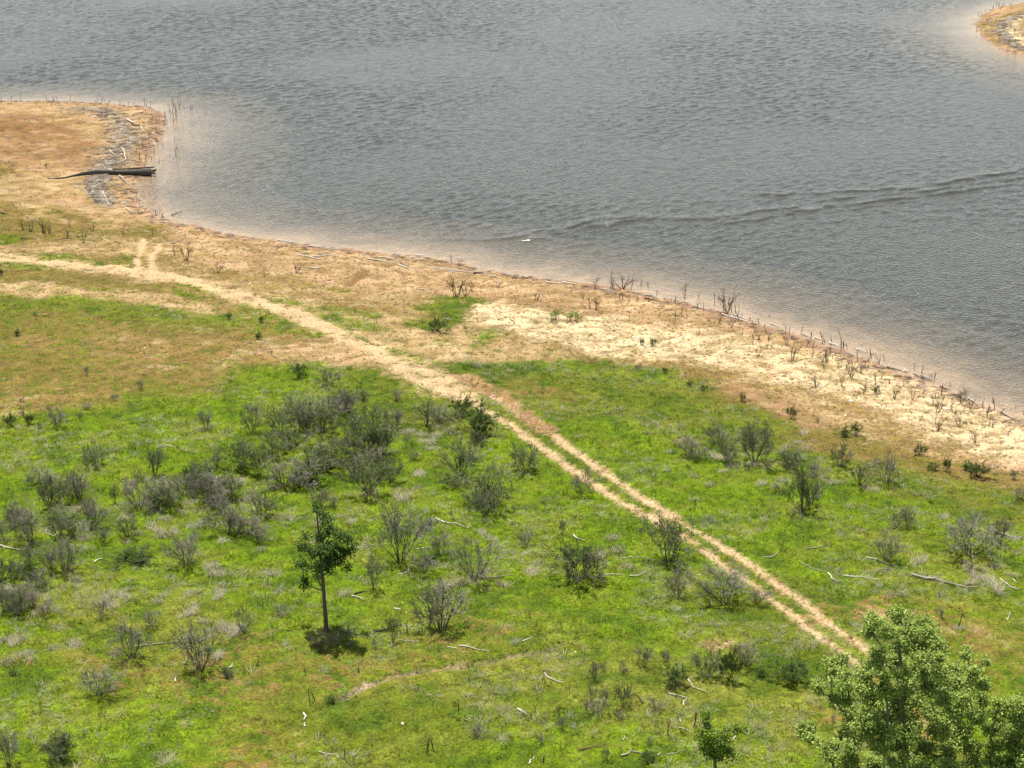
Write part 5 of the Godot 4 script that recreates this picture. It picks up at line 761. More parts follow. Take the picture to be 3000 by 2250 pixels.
const STEMS := [
	[-59.48, -203.1, 0.53, "thin dead sapling along the far edge of the spit, first from the left"],
	[-59.1, -205.68, 0.5, "thin dead sapling along the far edge of the spit, second from the left"],
	[-58.87, -205.41, 0.76, "thin dead sapling along the far edge of the spit, third from the left"],
	[-58.06, -203.14, 0.54, "thin dead sapling along the far edge of the spit, fourth from the left"],
	[-58.98, -206.7, 0.62, "thin dead sapling along the far edge of the spit, fifth from the left"],
	[-57.72, -204.92, 0.4, "thin dead sapling along the far edge of the spit, sixth from the left"],
	[-57.73, -206.24, 0.49, "thin dead sapling along the far edge of the spit, seventh from the left"],
	[-56.57, -205.78, 1.05, "thin dead sapling along the far edge of the spit, eighth from the left"],
	[-53.87, -207.17, 0.72, "thin dead sapling along the far edge of the spit, ninth from the left"],
	[-52.7, -205.61, 0.5, "thin dead sapling along the far edge of the spit, tenth from the left"],
	[-52.33, -204.29, 0.33, "thin dead sapling along the far edge of the spit, eleventh from the left"],
	[-51.8, -203.88, 0.81, "thin dead sapling along the far edge of the spit, twelfth from the left"],
	[-50.81, -205.58, 0.8, "thin dead sapling along the far edge of the spit, thirteenth from the left"],
	[-47.32, -203.08, 0.46, "thin dead sapling along the far edge of the spit, fourteenth from the left"],
	[-47.38, -203.86, 0.58, "thin dead sapling along the far edge of the spit, fifteenth from the left"],
	[-47.21, -205.65, 1.04, "thin dead sapling along the far edge of the spit, sixteenth from the left"],
	[-47.11, -205.67, 0.54, "thin dead sapling along the far edge of the spit, seventeenth from the left"],
	[-46.74, -204.92, 0.54, "thin dead sapling along the far edge of the spit, eighteenth from the left"],
	[-46, -204.02, 0.53, "thin dead sapling along the far edge of the spit, nineteenth from the left"],
	[-44.23, -201.64, 0.88, "thin dead sapling along the far edge of the spit, twentieth from the left"],
	[-44.04, -202.2, 0.51, "thin dead sapling along the far edge of the spit, twenty-first from the left"],
	[-43.34, -201.74, 0.63, "thin dead sapling along the far edge of the spit, twenty-second from the left"],
	[-36.11, -167.6, 0.59, "thin dead sapling along the far edge of the spit, twenty-third from the left"],
	[-43.02, -203.37, 0.3, "thin dead sapling along the far edge of the spit, twenty-fourth from the left"],
	[-36.42, -170.04, 0.27, "thin dead sapling along the far edge of the spit, twenty-fifth from the left"],
	[-42.41, -201.38, 0.49, "thin dead sapling along the far edge of the spit, twenty-sixth from the left"],
	[-34.96, -163.4, 0.55, "thin dead sapling along the far edge of the spit, twenty-seventh from the left"],
	[-34.59, -161.61, 0.46, "thin dead sapling along the far edge of the spit, twenty-eighth from the left"],
	[-34.2, -160.74, 0.61, "thin dead sapling along the far edge of the spit, twenty-ninth from the left"],
	[-33.9, -160.89, 0.29, "thin dead sapling along the far edge of the spit, thirtieth from the left"],
	[-41.75, -202.95, 0.93, "thin dead sapling along the far edge of the spit, thirty-first from the left"],
	[-36.29, -174.36, 0.5, "thin dead sapling along the far edge of the spit, thirty-second from the left"],
	[-36.69, -176.51, 0.72, "thin dead sapling along the far edge of the spit, thirty-third from the left"],
	[-41.44, -202.28, 0.29, "thin dead sapling along the far edge of the spit, thirty-fourth from the left"],
	[-41.41, -202.51, 0.83, "thin dead sapling along the far edge of the spit, thirty-fifth from the left"],
	[-41.11, -202.71, 0.59, "thin dead sapling along the far edge of the spit, thirty-sixth from the left"],
	[-32.44, -158.09, 0.45, "thin dead sapling along the far edge of the spit, thirty-seventh from the left"],
	[-36.78, -181.62, 0.55, "thin dead sapling along the far edge of the spit, thirty-eighth from the left"],
	[-36.43, -180.02, 0.45, "thin dead sapling along the far edge of the spit, thirty-ninth from the left"],
	[-32.11, -157.14, 0.8, "thin dead sapling along the far edge of the spit, fortieth from the left"],
	[-31.92, -156.98, 0.54, "thin dead sapling along the far edge of the spit, forty-first from the left"],
	[-37.51, -188.34, 0.66, "thin dead sapling along the far edge of the spit, forty-second from the left"],
	[-31.8, -157.48, 0.72, "thin dead sapling along the far edge of the spit, forty-third from the left"],
	[-37.24, -187.79, 0.6, "thin dead sapling along the far edge of the spit, forty-fourth from the left"],
	[-31.36, -156.56, 0.32, "thin dead sapling along the far edge of the spit, forty-fifth from the left"],
	[-31.31, -156.62, 0.44, "thin dead sapling along the far edge of the spit, forty-sixth from the left"],
	[-38.27, -196.44, 0.93, "dark dead sapling in the water off the spit tip, first from the left"],
	[-37.68, -194.83, 1.03, "dark dead sapling in the water off the spit tip, second from the left"],
	[-38.56, -200.92, 0.95, "dark dead sapling in the water off the spit tip, third from the left"],
	[-37.82, -197.6, 1.04, "dark dead sapling in the water off the spit tip, fourth from the left"],
	[-38.85, -204.34, 1.07, "dark dead sapling in the water off the spit tip, fifth from the left"],
	[-38.08, -199.96, 1.47, "dark dead sapling in the water off the spit tip, sixth from the left"],
	[-36.96, -194.15, 0.72, "dark dead sapling in the water off the spit tip, seventh from the left"],
	[-37.38, -197.13, 1.24, "dark dead sapling in the water off the spit tip, eighth from the left"],
	[-38.1, -201.88, 1.16, "dark dead sapling in the water off the spit tip, ninth from the left"],
	[-37.47, -198.53, 1.56, "dark dead sapling in the water off the spit tip, tenth from the left"],
	[-36.88, -195.74, 1.44, "dark dead sapling in the water off the spit tip, eleventh from the left"],
	[-37.96, -202.86, 1.38, "dark dead sapling in the water off the spit tip, twelfth from the left"],
	[-36.97, -197.13, 1.35, "dark dead sapling in the water off the spit tip, thirteenth from the left"],
	[-37.41, -200.92, 1.16, "dark dead sapling in the water off the spit tip, fourteenth from the left"],
	[-37.76, -203.84, 1.07, "dark dead sapling in the water off the spit tip, fifteenth from the left"],
	[-37, -201.88, 0.63, "dark dead sapling in the water off the spit tip, sixteenth from the left"],
	[-36.13, -200.44, 0.63, "dark dead sapling in the water off the spit tip, seventeenth from the left"],
	[-36, -200.92, 0.74, "dark dead sapling in the water off the spit tip, eighteenth from the left"],
	[-38.24, -179.8, 0.67, "dead twiggy sapling on the bay side of the spit, first from the left"],
	[-37.42, -177.18, 0.76, "dead twiggy sapling on the bay side of the spit, second from the left"],
	[-38.12, -182.87, 0.78, "dead twiggy sapling on the bay side of the spit, third from the left"],
	[-39.69, -192.16, 0.71, "dead twiggy sapling on the bay side of the spit, fourth from the left"],
	[-38.07, -186.1, 0.89, "dead twiggy sapling on the bay side of the spit, fifth from the left"],
	[-36.05, -176.54, 0.85, "dead twiggy sapling on the bay side of the spit, sixth from the left"],
	[-39.04, -192.91, 0.92, "dead twiggy sapling on the bay side of the spit, seventh from the left"],
	[-36, -177.3, 0.57, "dead twiggy sapling on the bay side of the spit, eighth from the left"],
	[-37.96, -189.47, 0.8, "dead twiggy sapling on the bay side of the spit, ninth from the left"],
	[-36.89, -184.44, 0.69, "dead twiggy sapling on the bay side of the spit, tenth from the left"],
	[-35.24, -176.16, 0.47, "dead twiggy sapling on the bay side of the spit, eleventh from the left"],
	[-38.49, -194.56, 0.72, "dead twiggy sapling on the bay side of the spit, twelfth from the left"],
	[-36.02, -182.81, 0.58, "dead twiggy sapling on the bay side of the spit, thirteenth from the left"],
	[-34.73, -179.04, 0.38, "dead twiggy sapling on the bay side of the spit, fourteenth from the left"],
	[-35.18, -184.86, 0.79, "dead twiggy sapling on the bay side of the spit, fifteenth from the left"],
	[-34.1, -179.43, 1.05, "dead twiggy sapling on the bay side of the spit, sixteenth from the left"],
	[-34.3, -181.41, 0.97, "dead twiggy sapling on the bay side of the spit, seventeenth from the left"],
	[6.83, -135.45, 0.52, "thin dead sapling along the middle beach, first from the left"],
	[7.71, -135.13, 0.52, "thin dead sapling along the middle beach, second from the left"],
	[7.92, -137.4, 0.91, "thin dead sapling along the middle beach, third from the left"],
	[8.27, -132.37, 0.58, "thin dead sapling along the middle beach, fourth from the left"],
	[8.48, -131.96, 0.71, "thin dead sapling along the middle beach, fifth from the left"],
	[9.35, -135.1, 0.77, "thin dead sapling along the middle beach, sixth from the left"],
	[9.57, -131.42, 0.45, "thin dead sapling along the middle beach, seventh from the left"],
	[10.23, -136.38, 0.52, "thin dead sapling along the middle beach, eighth from the left"],
	[10.81, -136.34, 0.58, "thin dead sapling along the middle beach, ninth from the left"],
	[10.54, -132.11, 0.43, "thin dead sapling along the middle beach, tenth from the left"],
	[11.28, -134.15, 0.37, "thin dead sapling along the middle beach, eleventh from the left"],
	[11.33, -130.35, 0.48, "thin dead sapling along the middle beach, twelfth from the left"],
	[11.84, -131.91, 0.56, "thin dead sapling along the middle beach, thirteenth from the left"],
	[11.91, -130.91, 0.4, "thin dead sapling along the middle beach, fourteenth from the left"],
	[12.29, -132.22, 0.28, "thin dead sapling along the middle beach, fifteenth from the left"],
	[12.48, -131.66, 0.73, "thin dead sapling along the middle beach, sixteenth from the left"],
	[12.18, -127.57, 0.76, "thin dead sapling along the middle beach, seventeenth from the left"],
	[12.73, -128.31, 0.76, "thin dead sapling along the middle beach, eighteenth from the left"],
	[13.19, -128.03, 0.81, "thin dead sapling along the middle beach, nineteenth from the left"],
	[14.09, -130.39, 0.71, "thin dead sapling along the middle beach, twentieth from the left"],
	[14.49, -133.5, 0.56, "thin dead sapling along the middle beach, twenty-first from the left"],
	[14.5, -129.68, 0.82, "thin dead sapling along the middle beach, twenty-second from the left"],
	[14.69, -127.09, 0.34, "thin dead sapling along the middle beach, twenty-third from the left"],
	[14.62, -125.77, 0.45, "thin dead sapling along the middle beach, twenty-fourth from the left"],
	[15.57, -131.73, 0.91, "thin dead sapling along the middle beach, twenty-fifth from the left"],
	[15.15, -125.7, 0.4, "thin dead sapling along the middle beach, twenty-sixth from the left"],
	[15.97, -129.14, 0.82, "thin dead sapling along the right beach, first from the left"],
	[16.5, -131.2, 1.01, "thin dead sapling along the right beach, second from the left"],
	[16.6, -130.57, 0.87, "thin dead sapling along the right beach, third from the left"],
	[16.61, -129.69, 0.6, "thin dead sapling along the right beach, fourth from the left"],
	[16.98, -129.9, 0.68, "thin dead sapling along the right beach, fifth from the left"],
	[16.91, -127.68, 0.6, "thin dead sapling along the right beach, sixth from the left"],
	[17.12, -129.17, 0.94, "thin dead sapling along the right beach, seventh from the left"],
	[16.65, -123.34, 0.51, "thin dead sapling along the right beach, eighth from the left"],
	[17.34, -128.64, 0.44, "thin dead sapling along the right beach, ninth from the left"],
	[17.84, -128.01, 0.28, "thin dead sapling along the right beach, tenth from the left"],
	[17.88, -127.24, 0.35, "thin dead sapling along the right beach, eleventh from the left"],
	[17.39, -123.14, 0.3, "thin dead sapling along the right beach, twelfth from the left"],
	[17.8, -122.9, 0.39, "thin dead sapling along the right beach, thirteenth from the left"],
	[17.72, -122.19, 0.42, "thin dead sapling along the right beach, fourteenth from the left"],
	[18.4, -127.14, 0.43, "thin dead sapling along the right beach, fifteenth from the left"],
	[18.66, -126.29, 0.45, "thin dead sapling along the right beach, sixteenth from the left"],
	[18.57, -124.75, 0.3, "thin dead sapling along the right beach, seventeenth from the left"],
	[19.35, -128.98, 0.36, "thin dead sapling along the right beach, eighteenth from the left"],
	[20, -124.75, 0.62, "thin dead sapling along the right beach, nineteenth from the left"],
	[20.29, -124.8, 0.79, "thin dead sapling along the right beach, twentieth from the left"],
	[20.6, -121.05, 0.54, "thin dead sapling along the right beach, twenty-first from the left"],
	[21.28, -125.12, 0.64, "thin dead sapling along the right beach, twenty-second from the left"],
	[21.14, -121.92, 0.52, "thin dead sapling along the right beach, twenty-third from the left"],
	[21.7, -123.71, 0.66, "thin dead sapling along the right beach, twenty-fourth from the left"],
	[20.98, -118.75, 0.34, "thin dead sapling along the right beach, twenty-fifth from the left"],
	[21.45, -117.34, 0.94, "thin dead sapling along the right beach, twenty-sixth from the left"],
	[22.35, -122.66, 1.03, "thin dead sapling along the right beach, twenty-seventh from the left"],
	[22.69, -124.65, 0.42, "thin dead sapling along the right beach, twenty-eighth from the left"],
	[22.55, -123.74, 0.64, "thin dead sapling along the right beach, twenty-ninth from the left"],
	[22.59, -122.96, 0.32, "thin dead sapling along the right beach, thirtieth from the left"],
	[21.99, -118.94, 0.63, "thin dead sapling along the right beach, thirty-first from the left"],
	[22.65, -120.75, 0.65, "thin dead sapling along the right beach, thirty-second from the left"],
	[23.07, -122.69, 0.75, "thin dead sapling along the right beach, thirty-third from the left"],
	[22.49, -118.87, 0.36, "thin dead sapling along the right beach, thirty-fourth from the left"],
	[22.65, -116.67, 0.43, "thin dead sapling along the right beach, thirty-fifth from the left"],
	[23.47, -121.13, 0.53, "thin dead sapling along the right beach, thirty-sixth from the left"],
	[23.7, -122.49, 0.4, "thin dead sapling along the right beach, thirty-seventh from the left"],
	[23.86, -123.21, 1, "thin dead sapling along the right beach, thirty-eighth from the left"],
	[23.08, -118.37, 1.01, "thin dead sapling along the right beach, thirty-ninth from the left"],
	[23.74, -121.68, 0.64, "thin dead sapling along the right beach, fortieth from the left"],
	[23.89, -122.26, 0.37, "thin dead sapling along the right beach, forty-first from the left"],
	[22.94, -116.39, 0.66, "thin dead sapling along the right beach, forty-second from the left"],
	[24, -121.68, 0.6, "thin dead sapling along the right beach, forty-third from the left"],
	[24.23, -118.64, 0.83, "thin dead sapling along the right beach, forty-fourth from the left"],
	[25.25, -120.64, 0.5, "thin dead sapling along the far right beach, first from the left"],
	[24.71, -117.48, 0.5, "thin dead sapling along the far right beach, second from the left"],
	[25.01, -119.04, 0.36, "thin dead sapling along the far right beach, third from the left"],
	[25.37, -119.76, 1.03, "thin dead sapling along the far right beach, fourth from the left"],
	[24.19, -113.12, 0.35, "thin dead sapling along the far right beach, fifth from the left"],
	[24.65, -114.73, 0.47, "thin dead sapling along the far right beach, sixth from the left"],
	[24.48, -113.45, 0.86, "thin dead sapling along the far right beach, seventh from the left"],
	[25.73, -118.82, 0.86, "thin dead sapling along the far right beach, eighth from the left"],
	[25.66, -118.43, 0.77, "thin dead sapling along the far right beach, ninth from the left"],
	[25.15, -114.95, 0.4, "thin dead sapling along the far right beach, tenth from the left"],
	[26.25, -119.34, 0.59, "thin dead sapling along the far right beach, eleventh from the left"],
	[25.56, -114.18, 0.51, "thin dead sapling along the far right beach, twelfth from the left"],
	[26.36, -113.47, 0.54, "thin dead sapling along the far right beach, thirteenth from the left"],
	[27.02, -113.47, 0.36, "thin dead sapling along the far right beach, fourteenth from the left"],
	[27.92, -117.43, 0.6, "thin dead sapling along the far right beach, fifteenth from the left"],
	[28.14, -116.33, 0.71, "thin dead sapling along the far right beach, sixteenth from the left"],
	[27.37, -112.25, 0.46, "thin dead sapling along the far right beach, seventeenth from the left"],
	[28.02, -115.1, 0.88, "thin dead sapling along the far right beach, eighteenth from the left"],
	[28.77, -115.74, 0.56, "thin dead sapling along the far right beach, nineteenth from the left"],
	[27.64, -110.05, 0.77, "thin dead sapling along the far right beach, twentieth from the left"],
	[28.89, -115.54, 0.5, "thin dead sapling along the far right beach, twenty-first from the left"],
	[28.2, -111.92, 0.26, "thin dead sapling along the far right beach, twenty-second from the left"],
	[27.51, -108.6, 0.73, "thin dead sapling along the far right beach, twenty-third from the left"],
	[28.67, -112.43, 0.78, "thin dead sapling along the far right beach, twenty-fourth from the left"],
	[28.51, -111.2, 0.51, "thin dead sapling along the far right beach, twenty-fifth from the left"],
	[29.77, -114.48, 0.47, "thin dead sapling along the far right beach, twenty-sixth from the left"],
	[28.43, -108.69, 0.71, "thin dead sapling along the far right beach, twenty-seventh from the left"],
	[28.94, -110.24, 0.32, "thin dead sapling along the far right beach, twenty-eighth from the left"],
	[29.4, -109.1, 0.42, "thin dead sapling along the far right beach, twenty-ninth from the left"],
	[29.77, -105.69, 0.75, "thin dead sapling along the far right beach, thirtieth from the left"],
	[30.87, -109.89, 0.52, "thin dead sapling along the far right beach, thirty-first from the left"],
	[30.68, -108.21, 0.88, "thin dead sapling along the far right beach, thirty-second from the left"],
	[30.21, -106, 0.55, "thin dead sapling along the far right beach, thirty-third from the left"],
	[31.21, -109.54, 0.44, "thin dead sapling along the far right beach, thirty-fourth from the left"],
	[30.58, -106.96, 0.5, "thin dead sapling along the far right beach, thirty-fifth from the left"],
	[30.5, -105.96, 0.52, "thin dead sapling along the far right beach, thirty-sixth from the left"],
	[31.88, -111.31, 0.25, "thin dead sapling along the far right beach, thirty-seventh from the left"],
	[31.88, -111.21, 0.48, "thin dead sapling along the far right beach, thirty-eighth from the left"],
	[31.62, -109.8, 0.85, "thin dead sapling along the far right beach, thirty-ninth from the left"],
	[31.73, -108.88, 0.51, "thin dead sapling along the far right beach, fortieth from the left"],
	[31.22, -104.96, 0.3, "thin dead sapling along the far right beach, forty-first from the left"],
	[33.08, -110.17, 0.31, "thin dead sapling along the far right beach, forty-second from the left"],
	[31.53, -103.58, 0.35, "thin dead sapling along the far right beach, forty-third from the left"],
	[33.31, -109.12, 0.47, "thin dead sapling along the far right beach, forty-fourth from the left"],
	[64.13, -250.42, 0.82, "thin dead sapling round the point at top right, first from the left"],
	[67.66, -263.84, 0.6, "thin dead sapling round the point at top right, second from the left"],
	[67.99, -263.65, 0.63, "thin dead sapling round the point at top right, third from the left"],
	[64.22, -247.75, 0.8, "thin dead sapling round the point at top right, fourth from the left"],
	[69.48, -267.12, 0.49, "thin dead sapling round the point at top right, fifth from the left"],
	[64, -242.74, 0.3, "thin dead sapling round the point at top right, sixth from the left"],
	[71.38, -270.14, 0.37, "thin dead sapling round the point at top right, seventh from the left"],
	[71.11, -269.05, 0.77, "thin dead sapling round the point at top right, eighth from the left"],
	[72.44, -272.4, 0.74, "thin dead sapling round the point at top right, ninth from the left"],
	[72.65, -271.97, 0.4, "thin dead sapling round the point at top right, tenth from the left"],
	[63.9, -236.86, 0.34, "thin dead sapling round the point at top right, eleventh from the left"],
	[72.71, -271.84, 0.85, "thin dead sapling round the point at top right, twelfth from the left"],
	[71.8, -267.89, 0.52, "thin dead sapling round the point at top right, thirteenth from the left"],
	[72.46, -269.87, 0.34, "thin dead sapling round the point at top right, fourteenth from the left"],
	[72.68, -270.25, 0.63, "thin dead sapling round the point at top right, fifteenth from the left"],
	[73.92, -273.75, 0.48, "thin dead sapling round the point at top right, sixteenth from the left"],
	[64.73, -235.74, 0.55, "thin dead sapling round the point at top right, seventeenth from the left"],
	[74.77, -273.63, 0.63, "thin dead sapling round the point at top right, eighteenth from the left"],
	[73.91, -270.09, 0.43, "thin dead sapling round the point at top right, nineteenth from the left"],
	[64.79, -233.77, 0.42, "thin dead sapling round the point at top right, twentieth from the left"],
	[65.2, -234.96, 0.48, "thin dead sapling round the point at top right, twenty-first from the left"],
	[76.1, -276.93, 0.42, "thin dead sapling round the point at top right, twenty-second from the left"],
	[65.15, -233.85, 0.91, "thin dead sapling round the point at top right, twenty-third from the left"],
	[64.67, -231.5, 0.85, "thin dead sapling round the point at top right, twenty-fourth from the left"],
	[77.65, -278, 0.36, "thin dead sapling round the point at top right, twenty-fifth from the left"],
	[77.64, -276.57, 0.79, "thin dead sapling round the point at top right, twenty-sixth from the left"],
	[67.37, -257.86, 0.67, "short dead sapling on the sandy point at top right, first from the left"],
	[67.15, -256.12, 0.66, "short dead sapling on the sandy point at top right, second from the left"],
	[67.12, -254.68, 0.59, "short dead sapling on the sandy point at top right, third from the left"],
	[65.74, -248.41, 0.47, "short dead sapling on the sandy point at top right, fourth from the left"],
	[68.48, -256.97, 0.77, "short dead sapling on the sandy point at top right, fifth from the left"],
	[67.82, -253.36, 0.67, "short dead sapling on the sandy point at top right, sixth from the left"],
	[65.36, -243.44, 0.44, "short dead sapling on the sandy point at top right, seventh from the left"],
	[68.38, -255.08, 0.48, "short dead sapling on the sandy point at top right, eighth from the left"],
	[65.39, -242.38, 0.67, "short dead sapling on the sandy point at top right, ninth from the left"],
	[66.28, -245.66, 0.59, "short dead sapling on the sandy point at top right, tenth from the left"],
	[67.36, -248.39, 0.6, "short dead sapling on the sandy point at top right, eleventh from the left"],
	[68.66, -251.92, 0.52, "short dead sapling on the sandy point at top right, twelfth from the left"],
	[66.29, -241.52, 0.55, "short dead sapling on the sandy point at top right, thirteenth from the left"],
	[66.25, -240.83, 0.52, "short dead sapling on the sandy point at top right, fourteenth from the left"],
	[67.48, -244.25, 0.66, "short dead sapling on the sandy point at top right, fifteenth from the left"],
	[68.21, -246.12, 0.72, "short dead sapling on the sandy point at top right, sixteenth from the left"],
	[69.08, -248.94, 0.49, "short dead sapling on the sandy point at top right, seventeenth from the left"],
	[67.12, -241.11, 0.47, "short dead sapling on the sandy point at top right, eighteenth from the left"],
	[68.58, -245.59, 0.66, "short dead sapling on the sandy point at top right, nineteenth from the left"],
	[69.47, -247.21, 0.48, "short dead sapling on the sandy point at top right, twentieth from the left"],
	[68.65, -243.61, 0.64, "short dead sapling on the sandy point at top right, twenty-first from the left"],
	[68.42, -242.6, 0.66, "short dead sapling on the sandy point at top right, twenty-second from the left"],
	[-11.45, -70.82, 0.33, "lone dead sapling in the lower grass, first from the left"],
	[-14.39, -94.38, 0.51, "lone dead sapling in the lower grass, second from the left"],
	[-8.77, -63.07, 0.35, "lone dead sapling in the lower grass, third from the left"],
	[-9.13, -69.92, 0.42, "lone dead sapling in the lower grass, fourth from the left"],
	[-8.73, -67.68, 0.59, "lone dead sapling in the lower grass, fifth from the left"],
	[-8.49, -67.69, 0.96, "lone dead sapling in the lower grass, sixth from the left"],
	[-6.8, -63.16, 0.44, "lone dead sapling in the lower grass, seventh from the left"],
	[-6.8, -70.25, 0.42, "lone dead sapling in the lower grass, eighth from the left"],
	[-4.87, -74.31, 0.68, "lone dead sapling in the lower grass, ninth from the left"],
	[-3.53, -63.8, 1.01, "lone dead sapling in the lower grass, tenth from the left"],
	[-3.42, -63.73, 0.66, "lone dead sapling in the lower grass, eleventh from the left"],
	[-3.2, -64.03, 0.57, "lone dead sapling in the lower grass, twelfth from the left"],
	[-2.3, -67.22, 0.5, "lone dead sapling in the lower grass, thirteenth from the left"],
	[-1.92, -69.89, 0.37, "lone dead sapling in the lower grass, fourteenth from the left"],
	[-0.45, -65.41, 0.58, "lone dead sapling in the lower grass, fifteenth from the left"],
	[0.83, -66.76, 0.5, "lone dead sapling in the lower grass, sixteenth from the left"],
	[0.99, -66.85, 0.73, "lone dead sapling in the lower grass, seventeenth from the left"],
	[1.26, -63.17, 0.57, "lone dead sapling in the lower grass, eighteenth from the left"],
	[2.51, -68.91, 0.46, "lone dead sapling in the lower grass, nineteenth from the left"],
	[3.18, -67.75, 0.55, "lone dead sapling in the lower grass, twentieth from the left"],
	[5.02, -66.83, 0.45, "lone dead sapling in the lower grass, twenty-first from the left"],
	[5.73, -68.29, 0.74, "lone dead sapling in the lower grass, twenty-second from the left"],
	[6.56, -65.66, 0.67, "lone dead sapling in the lower grass, twenty-third from the left"],
	[7.7, -66.33, 0.68, "lone dead sapling in the lower grass, twenty-fourth from the left"],
	[10.05, -90.52, 0.39, "lone dead sapling in the lower grass, twenty-fifth from the left"],
	[21.4, -76.79, 0.9, "lone dead sapling in the lower grass, twenty-sixth from the left"]]
const STONES := [
	[-24.91, -115.29, 0.19, "pale stone lying on the brown meadow, first stone from the left"],
	[-4.61, -65.99, 0.21, "pale stone lying around the lone dark tree, second stone from the left"],
	[-1.35, -106.9, 0.21, "pale stone lying right of the wheel ruts, third stone from the left"],
	[-1.24, -107.36, 0.18, "pale stone lying right of the wheel ruts, fourth stone from the left"],
	[2.9, -72.84, 0.11, "pale stone lying near the small tree, fifth stone from the left"],
	[9.41, -81.39, 0.14, "pale stone lying just below the ruts, sixth stone from the left"],
	[11.61, -84.65, 0.14, "pale stone lying right of the wheel ruts, seventh stone from the left"],
	[14.23, -78.56, 0.11, "pale stone lying right of the wheel ruts, eighth stone from the left"],
	[22.7, -120.07, 0.29, "pale stone lying on the right-hand beach, ninth stone from the left"],
	[23.06, -119.13, 0.26, "pale stone lying on the right-hand beach, tenth stone from the left"],
	[21.28, -106.84, 0.21, "pale stone lying on the right-hand beach, eleventh stone from the left"],
	[22.07, -109.44, 0.36, "pale stone lying on the right-hand beach, twelfth stone from the left"],
	[21.65, -98.29, 0.27, "pale stone lying on the beach's grass edge, thirteenth stone from the left"],
	[27.16, -117.17, 0.29, "pale stone lying on the right-hand beach, fourteenth stone from the left"],
	[24.36, -96.23, 0.13, "pale stone lying right of the wheel ruts, fifteenth stone from the left"],
	[27.13, -108.05, 0.21, "pale stone lying on the right-hand beach, sixteenth stone from the left"],
	[28.21, -109.2, 0.48, "pale stone lying on the right-hand beach, seventeenth stone from the left"]]
const LONE := [-8.59, -74.1, [[-0.26, 5.95, -0.58, 0.24], [-0.2, 6.55, 0.23, 0.14], [0.04, 5.33, -1.07, 0.28], [-0.04, 5.73, -0.58, 0.19], [-0.63, 5.21, 0.74, 0.21], [-0.22, 4.48, -0.77, 0.35], [-0.11, 4.91, 0.05, 0.35], [0.3, 4.7, -0.96, 0.33], [0.24, 4.9, -0.44, 0.33], [0.76, 4.82, -0.06, 0.33], [0.85, 5.17, 0.47, 0.33], [1.16, 4.96, 0.66, 0.33], [1.12, 5.18, 0.83, 0.33], [1.36, 4.05, -0.62, 0.24], [-0.87, 4.54, 0.28, 0.26], [-1.06, 4.32, -0.25, 0.17], [-0.42, 4.15, 0.19, 0.35], [-0.34, 4.46, 0.94, 0.35], [-0.06, 4.41, 0.38, 0.4], [0.16, 4.79, 1.02, 0.4], [0.51, 4.45, 0.47, 0.43], [0.5, 4.48, 0.16, 0.43], [1.15, 4.45, 0.78, 0.35], [1.04, 4.38, 0.66, 0.35], [-1.04, 3.3, -0.45, 0.21], [-1.37, 3, -1, 0.14], [-0.64, 3.61, 0.48, 0.21], [-0.04, 3.91, 1.06, 0.31], [-0.28, 3.24, -0.42, 0.31], [0.23, 2.96, -1.03, 0.35], [0.37, 3.68, 0.24, 0.35], [0.84, 3.96, 0.81, 0.28], [1.18, 3.7, 0.87, 0.19], [-0.84, 2.53, 0.04, 0.19], [-0.98, 2.5, 0.13, 0.14], [-0.99, 2.82, 0.02, 0.14], [-0.46, 2.65, -0.58, 0.19], [0.21, 3.24, 0.05, 0.24], [0.18, 5.41, -0.19, 0.24], [0.66, 4.1, 0.25, 0.38], [0.63, 3.98, 0.28, 0.38], [0.23, 3.67, -0.32, 0.38], [0.02, 3.32, -1.05, 0.38]], [[-0.01, 0.01, 0, 0.125], [-0.02, 0.44, 0, 0.108], [-0.05, 1.51, 0, 0.09], [-0.09, 2.83, 0, 0.08], [-0.15, 3.88, 0, 0.066], [-0.19, 5.18, 0, 0.045], [-0.23, 5.95, 0, 0.028], [-0.15, 6.31, 0, 0.015]]]
const SMALL := [8.23, -62.11, [[-0.49, 3.09, -0.26, 0.25], [-0.56, 2.61, -0.35, 0.25], [-0.38, 2.52, 0.42, 0.34], [-0.34, 2.18, -0.28, 0.34], [-0.5, 1.73, -0.33, 0.31], [-0.48, 2.1, 0.43, 0.31], [-0.13, 1.76, 0.3, 0.34], [-0.01, 1.54, 0.13, 0.34], [0.27, 1.82, 0.38, 0.34], [0.37, 1.77, 0.17, 0.34], [0.6, 1.31, -0.03, 0.25], [0.19, 2.71, 0.37, 0.22], [0.6, 2.84, 0.41, 0.22], [0.91, 2.75, 0.35, 0.14], [-0.82, 2.35, 0.1, 0.22], [0.02, 1.92, -0.19, 0.31], [0.02, 1.71, -0.45, 0.31], [-0.29, 1.43, 0.03, 0.28], [0.26, 2.42, 0.5, 0.25], [-0.54, 1.44, -0.3, 0.25], [0.15, 1.1, -0.14, 0.25]], [[0, -0.11, 0, 0.085], [-0.06, 0.65, 0, 0.07], [-0.23, 1.94, 0, 0.05], [-0.41, 2.79, 0, 0.035], [-0.46, 3.32, 0, 0.015]]]
